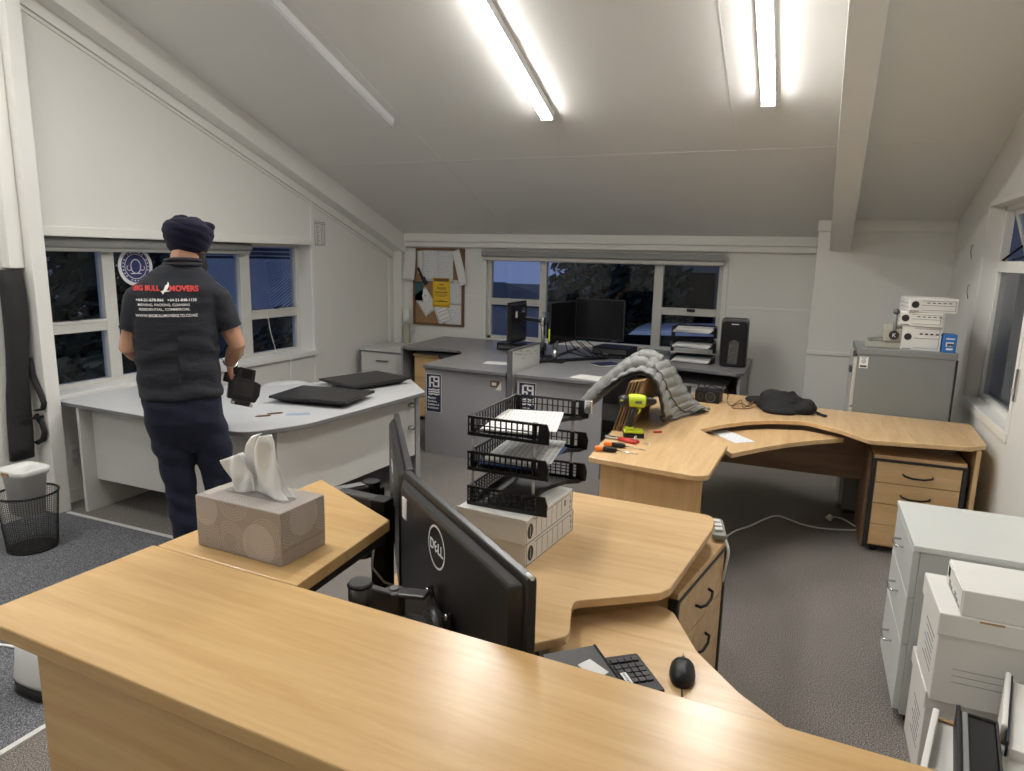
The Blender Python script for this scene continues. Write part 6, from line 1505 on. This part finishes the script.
b = MB(); b.grid(jsurf, 120, 46); b.build('quilted_shell', M['quilt'], t, solid=0.004)
b = MB(); b.grid(lambda u, v: jpt(u, v) - Vector((0, 0, 0.006)) if jpt(u, v).z > 0.74 else jpt(u, v) + Vector((0, 0, -0.004)), 40, 16); b.build('lining', M['quilt_dark'], t, solid=0.003)
b = MB(); b.tube([jsurf(k / 60, 0.0) for k in range(61)], 0.007, 8); b.tube([jsurf(k / 60, 1.0) for k in range(61)], 0.007, 8); b.build('hem_binding', M['quilt_dark'], t)
b = MB(); b.tube([jsurf(k / 60, 0.36) + Vector((0, 0, 0.002)) for k in range(61)], 0.006, 8); b.build('zip', M['quilt_dark'], t)
def sleeve_pt(f): return spl([(-0.80, 4.02, 1.06), (-0.87, 4.03, 1.095), (-0.95, 4.02, 1.06), (-1.04, 4.00, 0.975), (-1.13, 3.99, 0.885), (-1.21, 4.0, 0.80), (-1.25, 4.01, 0.752)], f)
b = MB(); b.tube([sleeve_pt(k / 80) for k in range(81)], [(0.030 + 0.008 * sin(pi * k / 80)) + 0.007 * abs(sin(k / 80 * pi * 11)) ** 0.5 for k in range(81)], 18); b.build('sleeve', M['quilt'], t)
def sleeve_pt2(f): return spl([(-0.80, 4.30, 1.07), (-0.90, 4.32, 1.095), (-1.0, 4.32, 1.035), (-1.10, 4.30, 0.945), (-1.20, 4.28, 0.85), (-1.27, 4.28, 0.77)], f)
b = MB(); b.tube([sleeve_pt2(k / 80) for k in range(81)], [(0.034 + 0.012 * sin(pi * k / 80)) + 0.007 * abs(sin(k / 80 * pi * 11)) ** 0.5 for k in range(81)], 18); b.build('sleeve', M['quilt'], t)
# black speaker/radio and adapter with cables
t = thing('desk_speaker', 'black desk speaker with a round cone at the back of the right desk', 'speaker', (-0.58, 4.90, 0.72), radians(-6))
b = MB(); b.box(-0.085, 0.085, -0.015, 0.10, 0.0, 0.088); b.build('case', M['black_pl'], t, bevel=0.006, local=True)
b = MB(); 
X = frame_matrix((0.025, -0.0155, 0.044), (1, 0, 0), (0, 0, 1)); disc(b, X, 0.034, 0, 0.003); b.build('cone', M['black_mon'], t, local=True)
b = MB(); annulus(b, X, 0.030, 0.035, 0.0035); annulus(b, X, 0.010, 0.012, 0.0035); b.build('cone_ring', M['grey_pl'], t, local=True)
b = MB(); X2 = frame_matrix((-0.045, -0.0155, 0.044), (1, 0, 0), (0, 0, 1)); annulus(b, X2, 0.016, 0.018, 0.0008, sy=1.3); b.build('port_ring', M['grey_pl'], t, local=True)
t = thing('desk_speaker', 'small black box beside the jacket at the back of the right desk', 'speaker', (-0.785, 4.99, 0.72), radians(-4))
b = MB(); b.box(-0.07, 0.06, 0.0, 0.10, 0, 0.075); b.build('case', M['black_pl'], t, bevel=0.006, local=True)
b = MB(); b.box(-0.06, 0.05, -0.001, 0.0, 0.01, 0.065); b.build('front_grille', M['black_mon'], t, local=True)
for k, (pts, lab) in enumerate((([(-0.66, 4.95, 0.80), (-0.63, 4.93, 0.86), (-0.60, 4.95, 0.815), (-0.56, 4.93, 0.835), (-0.50, 4.95, 0.815), (-0.47, 4.95, 0.845), (-0.45, 4.98, 0.77), (-0.46, 5.05, 0.726)], 'thin black cable looping over the black desk speaker'), ([(-0.45, 4.98, 0.726), (-0.41, 4.84, 0.726), (-0.36, 4.96, 0.75), (-0.33, 4.83, 0.726), (-0.28, 4.97, 0.745), (-0.30, 4.88, 0.726), (-0.36, 4.92, 0.735), (-0.40, 4.78, 0.726), (-0.30, 4.80, 0.726), (-0.24, 4.95, 0.73)], 'tangled thin brown cable between the speaker and the black cloth'))):
    b = MB(); b.tube(smooth_path(pts), 0.0035, 6); tag(b.build('thin_cable', M['black_pl'] if k == 0 else M['frame_br'], loc=(pts[0][0], pts[0][1], 0.722)), lab, 'cable')
b = MB(); b.bar((-0.80, 4.88, 0.726), (-0.70, 4.90, 0.726), 0.03, 0.012)
tag(b.build('wood_offcut', M['frame_br'], loc=(-0.75, 4.89, 0.721), bevel=0.002), 'small brown stick lying in front of the small black box', 'stick')
# black hat / cloth bundle
t = thing('black_garment', 'crumpled black garment with a drawstring lying on the right desk', 'garment', (-0.08, 4.9, 0.72))
rnd = random.Random(5)
b = MB()
b.ball((-0.10, 4.93, 0.755), (0.165, 0.17, 0.07)); b.ball((0.03, 4.90, 0.75), (0.10, 0.13, 0.055)); b.ball((-0.15, 4.90, 0.80), (0.09, 0.10, 0.055)); b.ball((-0.06, 4.88, 0.795), (0.10, 0.09, 0.045)); b.ball((0.06, 4.88, 0.775), (0.055, 0.07, 0.04))
b.ball((-0.26, 5.08, 0.742), (0.085, 0.10, 0.022)); b.ball((-0.10, 4.80, 0.735), (0.12, 0.09, 0.03))
for k in range(9):
    a = rnd.uniform(0, 6.28); x, y = -0.09 + 0.12 * cos(a), 4.90 + 0.11 * sin(a)
    b.tube([(x, y, 0.76), (x * 0.5 - 0.045, y * 0.5 + 2.45, 0.825 + 0.015 * rnd.random()), (-0.08 - (x + 0.09) * 0.5, 4.9 - (y - 4.9) * 0.4, 0.80)], [0.022, 0.028, 0.02], 8)
b.build('cloth', M['black_cloth'], t, remesh=0.011, smooth_it=2)
b = MB(); b.tube(smooth_path([(0.08, 4.84, 0.745), (0.13, 4.80, 0.735), (0.17, 4.79, 0.727), (0.185, 4.82, 0.727), (0.16, 4.845, 0.727), (0.12, 4.85, 0.74)]), 0.005, 8); b.build('drawstring', M['black_cloth'], t)
o = sheet(-0.345, 4.228, 0.661, radians(-49.5), 0.275, 0.135, 'white printed sheet on the curved shelf of the right desk', 'printed2')
# ================================================================ PERSON (local: x right, y forward, z up)
t = thing('person', 'person in navy turban and printed charcoal polo shirt standing at the pale grey desk', 'person', (-2.904, 2.603, 0), radians(49.15))
def capsule(b, p, r, n=14): 
    b.tube(p, r, n); b.ball(p[0], r[0] if isinstance(r, (list, tuple)) else r, 12, 8); b.ball(p[-1], r[-1] if isinstance(r, (list, tuple)) else r, 12, 8)
def finger(b, base, d1, d2, L, r):
    """three phalanges bending from direction d1 to d2"""
    d1, d2 = Vector(d1).normalized(), Vector(d2).normalized(); p = Vector(base); pts = [p.copy()]
    for k, f in enumerate((0.45, 0.32, 0.23)):
        d = d1.lerp(d2, k / 2).normalized(); p = p + d * L * f; pts.append(p.copy())
    capsule(b, pts, [r, r * 0.95, r * 0.88, r * 0.75], 10)
def hand(b, wrist, fwd, palm, side, curl):
    """fwd towards fingertips, palm normal, side = thumb direction"""
    w, f, n_, s = Vector(wrist), Vector(fwd).normalized(), Vector(palm).normalized(), Vector(side).normalized()
    for k in range(5):
        u = -0.032 + 0.016 * k
        capsule(b, [w + s * u * 0.6, w + f * 0.045 + s * u, w + f * (0.085 - abs(u) * 0.15) + s * u], [0.017, 0.015, 0.0125], 10)
    for k, (u, L) in enumerate(((0.031, 0.070), (0.011, 0.080), (-0.010, 0.074), (-0.030, 0.058))):
        finger(b, w + f * (0.088 - abs(u - 0.01) * 0.2) + s * u, f + n_ * curl * 0.5, f * (1 - curl) + n_ * (0.4 + curl), L, 0.0088 - 0.0004 * k)
    finger(b, w + f * 0.03 + s * 0.034, s * 0.8 + f * 0.6, f * 0.9 + n_ * 0.6 + s * 0.1, 0.062, 0.0105)
HC = Vector((0.022, 0.045, 1.702))   # head centre
# --- body: one continuous surface
b = MB()
b.loft([(-0.045, 0.0, 0.80, 0.165, 0.115), (-0.052, 0.0, 0.92, 0.172, 0.125), (-0.058, 0.01, 1.06, 0.172, 0.13), (-0.06, 0.005, 1.22, 0.175, 0.122), (-0.055, -0.005, 1.38, 0.175, 0.112), (-0.045, -0.012, 1.48, 0.165, 0.092), (-0.03, -0.008, 1.55, 0.125, 0.07), (-0.015, 0.0, 1.60, 0.078, 0.060), (0.0, 0.008, 1.65, 0.067, 0.062), (0.012, 0.012, 1.70, 0.066, 0.066)], 32, 2.3)
b.ball(HC + Vector((0, 0.0, 0.03)), (0.077, 0.098, 0.105), 24, 16)          # skull
b.ball(HC + Vector((0.008, 0.035, -0.045)), (0.060, 0.068, 0.068), 20, 12)   # jaw
yaw = radians(-38)                                                           # head turned to the right
HR = Matrix.Rotation(yaw, 3, 'Z') @ Matrix.Rotation(radians(-14), 3, 'X')
def hp(x, y, z): return HC + HR @ Vector((x, y, z))
capsule(b, [hp(0, 0.088, 0.03), hp(0, 0.108, 0.0), hp(0, 0.108, -0.014)], [0.009, 0.012, 0.014], 10)   # nose
for s in (-1, 1): b.ball(hp(0.014 * s, 0.096, -0.016), 0.009)
capsule(b, [hp(-0.020, 0.088, -0.046), hp(0.020, 0.088, -0.046)], [0.008, 0.008], 8)                 # lips
for s in (-1, 1):
    capsule(b, [hp(0.080 * s, -0.004, 0.018), hp(0.086 * s, -0.010, 0.0), hp(0.080 * s, -0.002, -0.022)], [0.013, 0.014, 0.010], 8)
    capsule(b, [hp(0.045 * s, 0.083, 0.035), hp(0.016 * s, 0.092, 0.036)], [0.009, 0.009], 8)        # brow
# arms
LS, LE, LW = Vector((-0.212, -0.005, 1.455)), Vector((-0.282, 0.02, 1.205)), Vector((-0.205, 0.235, 1.115))
RS, RE, RW = Vector((0.138, -0.005, 1.455)), Vector((0.226, -0.005, 1.205)), Vector((0.192, 0.120, 1.092))
for S, E_, W_ in ((LS, LE, LW), (RS, RE, RW)):
    capsule(b, [S, S.lerp(E_, 0.45), E_, E_.lerp(W_, 0.35), E_.lerp(W_, 0.7), W_], [0.058, 0.052, 0.043, 0.046, 0.036, 0.027], 16)
hand(b, LW, (0.35, 0.9, -0.1), (0.1, -0.1, -1), (0.9, -0.35, 0.1), 0.35)
hand(b, RW, (0.10, 0.25, -0.95), (0.75, 0.2, 0.1), (0.15, 0.95, 0.25), 0.65)
# legs
for pts, rs in ((((-0.128, 0.0, 0.86), (-0.112, 0.02, 0.70), (-0.088, 0.03, 0.50), (-0.078, 0.015, 0.32), (-0.066, -0.02, 0.07)), (0.10, 0.088, 0.060, 0.056, 0.038)), (((0.035, 0.0, 0.86), (0.068, 0.02, 0.70), (0.095, 0.03, 0.50), (0.112, 0.015, 0.32), (0.128, -0.02, 0.07)), (0.10, 0.088, 0.060, 0.056, 0.038))):
    capsule(b, [Vector(p) for p in pts], list(rs), 16)
b.build('body', M['skin'], t, local=True, remesh=0.0055, smooth_it=2)
# eyes
for s in (-1, 1):
    b = MB(); b.ball(hp(0.031 * s, 0.082, 0.018), 0.012); b.build('eye', M['ink_w'], t, local=True)
# beard
b = MB(); b.ball(hp(0, 0.062, -0.072), (0.064, 0.056, 0.058)); b.ball(hp(0.046, 0.036, -0.045), (0.030, 0.045, 0.05)); b.ball(hp(-0.046, 0.036, -0.045), (0.030, 0.045, 0.05)); b.ball(hp(0, 0.075, -0.105), (0.045, 0.04, 0.045)); b.build('beard', M['hair'], t, local=True, remesh=0.008, smooth_it=2)
M['stubble'] = mat('short_nape_hair', (0.10, 0.06, 0.04), 0.8, var=0.4, vscale=90, bump=0.4, bscale=260)
b = MB(); b.ball(HC + Vector((0.012, -0.028, -0.012)), (0.069, 0.062, 0.036), 20, 12); b.build('nape_hair', M['stubble'], t, local=True)
# turban: wound folds
from mathutils import noise as mnoise
b = MB()
TC = HC + Vector((0.002, -0.006, 0.068))
prof = [(-0.094, 0.072), (-0.076, 0.090), (-0.045, 0.103), (-0.018, 0.114), (0.010, 0.121), (0.036, 0.118), (0.058, 0.102), (0.074, 0.074), (0.082, 0.036), (0.084, 0.008)]
TR = Matrix.Rotation(radians(6), 3, 'Y') @ Matrix.Rotation(radians(-7), 3, 'X')
rings = []
for z, r in prof:
    rings.append([b.v(TC + TR @ Vector((r * 1.0 * cos(a), r * 1.13 * sin(a), z))) for a in [2 * pi * i / 64 for i in range(64)]])
for i in range(len(rings) - 1): b.bridge(rings[i], rings[i + 1])
b.face(rings[0][::-1]); b.face(rings[-1])
for x, y, z, r in ((0.082, -0.030, 0.050, 0.034), (-0.035, -0.04, 0.066, 0.034), (0.02, -0.02, 0.066, 0.036), (-0.085, -0.03, 0.024, 0.030)): b.ball(TC + TR @ Vector((x, y, z)), (r * 1.2, r * 1.2, r * 0.75))
tb = b.build('turban', M['turban'], t, local=True, remesh=0.004, smooth_it=6)
for v in tb.data.vertices:
    p = TR.inverted() @ (v.co - TC); th = atan2(p.y, p.x)
    s1 = p.z * 150 + 5.5 * sin(th + 0.6) + 1.2 * mnoise.noise(v.co * 12); s2 = p.z * 150 - 5.5 * sin(th - 1.0) + 1.2 * mnoise.noise(v.co * 12)
    w_ = 0.5 + 0.5 * sin(th * 1.0 + 1.2)
    v.co += v.normal * 0.0042 * (abs(sin(s1 / 2)) ** 0.6 * w_ + abs(sin(s2 / 2)) ** 0.6 * (1 - w_) - 0.6)
# shirt
b = MB()
b.loft([(-0.055, 0.0, 0.955, 0.196, 0.150), (-0.055, 0.0, 0.97, 0.198, 0.152), (-0.058, 0.012, 1.06, 0.197, 0.150), (-0.06, 0.012, 1.15, 0.198, 0.146), (-0.062, 0.006, 1.25, 0.198, 0.138), (-0.06, -0.003, 1.36, 0.200, 0.128), (-0.052, -0.012, 1.44, 0.202, 0.116), (-0.042, -0.014, 1.505, 0.196, 0.100), (-0.032, -0.010, 1.545, 0.172, 0.088), (-0.028, -0.006, 1.585, 0.130, 0.078), (-0.018, 0.0, 1.615, 0.096, 0.074), (-0.008, 0.004, 1.632, 0.080, 0.072)], 40, 2.3)
for S, E_ in ((LS, LE), (RS, RE)):
    c = S.lerp(E_, 0.62)
    capsule(b, [S + Vector((0.05 if S.x < 0 else -0.05, -0.004, 0.022)), S, S.lerp(E_, 0.3)], [0.080, 0.073, 0.068], 18)
    b.tube([S, S.lerp(E_, 0.3), c], [0.074, 0.068, 0.061], 18)
sh = b.build('shirt', M['shirt'], t, local=True, remesh=0.0065, smooth_it=3)
# soft creases in the cloth
rnd = random.Random(11)
for v in sh.data.vertices:
    co = v.co; k = max(0.0, min(1.0, (1.36 - co.z) / 0.25))
    v.co += v.normal * (0.009 * k * sin(co.z * 58 + co.x * 16 * (1 if co.x > -0.06 else -1) + 2.5 * mnoise.noise(co * 6)) * (0.45 + mnoise.noise(co * 5)) + 0.005 * mnoise.noise(co * 9))
b = MB(); b.tube([Vector((-0.008 + 0.080 * cos(a), 0.008 + 0.074 * sin(a), 1.640 + 0.010 * sin(a) * -1 + 0.012 * cos(a) * 0)) for a in [2 * pi * i / 36 for i in range(37)]], 0.011, 10, False, 1.0)
b.tube([Vector((-0.010 + 0.085 * cos(a), 0.004 + 0.079 * sin(a), 1.625)) for a in [2 * pi * i / 36 for i in range(37)]], 0.010, 10, False, 1.0); b.build('collar', M['shirt'], sh, local=True)
for S, E_ in ((LS, LE), (RS, RE)):
    c = S.lerp(E_, 0.615); d_ = (E_ - S).normalized(); a_ = d_.orthogonal().normalized(); b_ = d_.cross(a_)
    b = MB(); b.tube([c + a_ * 0.0605 * cos(q) + b_ * 0.0605 * sin(q) for q in [2 * pi * i / 28 for i in range(29)]], 0.0035, 8, False); b.build('sleeve_hem', M['shirt'], sh, local=True)
# print on the back
sh.data.update()
bvh = BVHTree.FromPolygons([v.co.copy() for v in sh.data.vertices], [p.vertices[:] for p in sh.data.polygons])
def on_back(me, m_, name):
    vs = me.vertices
    for v in vs:
        x, z = v.co.x, v.co.y
        hit = bvh.ray_cast(Vector((x, -1.0, z)), Vector((0, 1, 0)))
        y = hit[0].y if hit[0] is not None else -0.09
        v.co = Vector((x, y - 0.0022, z))
    me.materials.clear(); me.materials.append(m_)
    o = bpy.data.objects.new(name, me); COL.objects.link(o); o.parent = sh
    return o
def back_text(s, x0, x1, z, h, m_, name, bend=0.0, bold=0.0):
    me = text_mesh(s, h / 0.70, 'LEFT', 0.0, bold * h)
    xs = [v.co.x for v in me.vertices]; a, c = min(xs), max(xs)
    bm_ = bmesh.new(); bm_.from_mesh(me)
    bmesh.ops.subdivide_edges(bm_, edges=[e for e in bm_.edges if e.calc_length() > 0.008], cuts=2)
    bm_.to_mesh(me); bm_.free()
    for v in me.vertices:
        u = (v.co.x - a) / (c - a); v.co.x = x0 + (x1 - x0) * u
        v.co.y = z + v.co.y + bend * (1 - (2 * u - 1) ** 2); v.co.z = 0
    return on_back(me, m_, name)
back_text('BIG BULL', -0.236, -0.120, 1.499, 0.024, M['ink_r'], 'back_title', 0.0, 0.05)
back_text('MOVERS', -0.078, 0.052, 1.497, 0.026, M['ink_r'], 'back_title', 0.0, 0.05)
# white bird silhouette between the words
me = bpy.data.meshes.new('emblem'); bm_ = bmesh.new()
bird = [(-0.118, 1.496), (-0.104, 1.500), (-0.100, 1.512), (-0.094, 1.524), (-0.086, 1.530), (-0.082, 1.542), (-0.078, 1.532), (-0.080, 1.520), (-0.086, 1.506), (-0.092, 1.500), (-0.078, 1.4985), (-0.078, 1.4955), (-0.100, 1.493), (-0.108, 1.480), (-0.112, 1.490)]
bm_.faces.new([bm_.verts.new((x, z, 0)) for x, z in bird]); bmesh.ops.triangulate(bm_, faces=bm_.faces[:]); bm_.to_mesh(me); bm_.free()
on_back(me, M['ink_w'], 'back_emblem')
back_text('+64-21-678-866   +64-21-848-1135', -0.228, 0.040, 1.448, 0.0125, M['ink_w'], 'back_print', 0, 0.04)
back_text('MOVING, PACKING, CLEANING', -0.220, 0.008, 1.425, 0.0115, M['ink_w'], 'back_print', 0, 0.04)
back_text('RESIDENTIAL, COMMERCIAL', -0.216, 0.008, 1.403, 0.0115, M['ink_w'], 'back_print', 0, 0.04)
back_text('WWW.BIGBULLMOVERSLTD.CO.NZ', -0.234, 0.042, 1.372, 0.0130, M['ink_w'], 'back_print', 0, 0.04)
# trousers
b = MB()
b.loft([(-0.035, 0.005, 0.66, 0.10, 0.06), (-0.038, 0.005, 0.70, 0.145, 0.095), (-0.043, 0.0, 0.76, 0.172, 0.122), (-0.05, -0.005, 0.83, 0.186, 0.140), (-0.054, -0.004, 0.92, 0.188, 0.142), (-0.055, 0.0, 1.0, 0.182, 0.135)], 36, 2.4)
for pts, rs in ((((-0.128, 0.0, 0.84), (-0.114, 0.01, 0.70), (-0.092, 0.02, 0.50), (-0.080, 0.01, 0.30), (-0.067, -0.012, 0.10), (-0.066, -0.012, 0.035)), (0.108, 0.098, 0.080, 0.074, 0.066, 0.068)), (((0.030, 0.0, 0.84), (0.072, 0.01, 0.70), (0.098, 0.02, 0.50), (0.114, 0.01, 0.30), (0.128, -0.012, 0.10), (0.129, -0.012, 0.035)), (0.112, 0.102, 0.082, 0.074, 0.066, 0.068))):
    b.tube([Vector(p) for p in pts], list(rs), 20); b.ball(pts[0], rs[0])
tr = b.build('trousers', M['trouser'], t, local=True, remesh=0.0075, smooth_it=10)
for v in tr.data.vertices:
    co = v.co
    v.co += v.normal * (0.008 * sin(co.z * 55 + co.x * 22 + 3 * mnoise.noise(co * 5)) * max(0, mnoise.noise(co * 4) + 0.3) + 0.005 * mnoise.noise(co * 8))
# shoes
for x in (-0.064, 0.130):
    b = MB(); b.loft([(x, 0.04, 0.022, 0.047, 0.135), (x, 0.04, 0.05, 0.046, 0.13), (x, 0.02, 0.075, 0.040, 0.10), (x, -0.02, 0.10, 0.036, 0.058)], 24, 2.6); s_ = b.build('shoe', M['black_pl'], t, local=True)
    b = MB(); b.loft([(x, 0.04, 0.0, 0.047, 0.135), (x, 0.04, 0.024, 0.050, 0.14)], 24, 2.6); b.build('sole', M['grey_pl'], s_, local=True)
# bracelet
b = MB(); dd = (RW - RE).normalized(); a_ = dd.orthogonal().normalized(); b_ = dd.cross(a_)
b.tube([RE.lerp(RW, 0.93) + a_ * 0.034 * cos(q) + b_ * 0.036 * sin(q) for q in [2 * pi * i / 28 for i in range(29)]], 0.004, 8, False); b.build('bracelet', M['chrome'], t, local=True)
b = MB(); b.tube([LW.lerp(LE, 0.1) + Vector((0.030 * cos(q), 0.01 * sin(q), 0.030 * sin(q))) for q in [2 * pi * i / 20 for i in range(21)]], 0.008, 8, False); b.build('watch', M['black_pl'], t, local=True)

# device in the right hand (in the person's frame, but a thing of its own)
R_ = ROOTS[t.name]
t = thing('handheld_device', 'black rugged plastic device held low in the right hand of the person', 'device', R_ @ Vector((0.24, 0.14, 0.95)), radians(49.15))
DX = R_ @ Matrix.Translation((0.262, 0.115, 0.965)) @ Matrix.Rotation(radians(16), 4, 'Y') @ Matrix.Rotation(radians(-10), 4, 'X')
def q_(b, x0, x1, y0, y1, z0, z1): b.box(x0, x1, y0, y1, z0, z1, DX)
b = MB(); b.prism(rpoly([(-0.075, -0.085), (0.070, -0.085), (0.085, -0.04), (0.080, 0.022), (0.05, 0.032), (-0.06, 0.032), (-0.085, 0.0)], 0.012), -0.035, 0.030, DX @ MXZ); b.build('lower_case', M['black_pl'], t, bevel=0.006)
b = MB(); b.prism(rpoly([(-0.065, 0.02), (0.045, 0.02), (0.038, 0.095), (-0.050, 0.095)], 0.008), -0.03, 0.026, DX @ MXZ); b.build('upper_case', M['black_pl'], t, bevel=0.005)
b = MB(); q_(b, -0.030, 0.022, -0.030, -0.026, 0.040, 0.085); b.build('display_window', M['black_gl'], t)
for x in (-0.024, 0.006, -0.009):
    b = MB(); q_(b, x - 0.004, x + 0.004, -0.036, -0.028, -0.052, 0.004); b.build('rib', M['black_mon'], t, bevel=0.001)
b = MB(); q_(b, -0.058, 0.046, -0.033, -0.029, -0.060, 0.016); b.build('ribbed_plate', M['black_mon'], t, bevel=0.001)
b = MB(); q_(b, -0.05, 0.05, -0.028, 0.02, -0.112, -0.084); b.build('base_plug', M['black_pl'], t, bevel=0.006)
for x in (-0.042, 0.052):
    b = MB(); q_(b, x - 0.008, x + 0.008, -0.030, -0.022, -0.112, -0.094); b.build('metal_contact', M['chrome'], t, bevel=0.002)
b = MB(); q_(b, -0.115, -0.07, -0.02, 0.03, 0.0, 0.055); q_(b, -0.08, -0.055, -0.02, 0.02, 0.05, 0.10); b.build('side_grip', M['black_pl'], t, bevel=0.008)
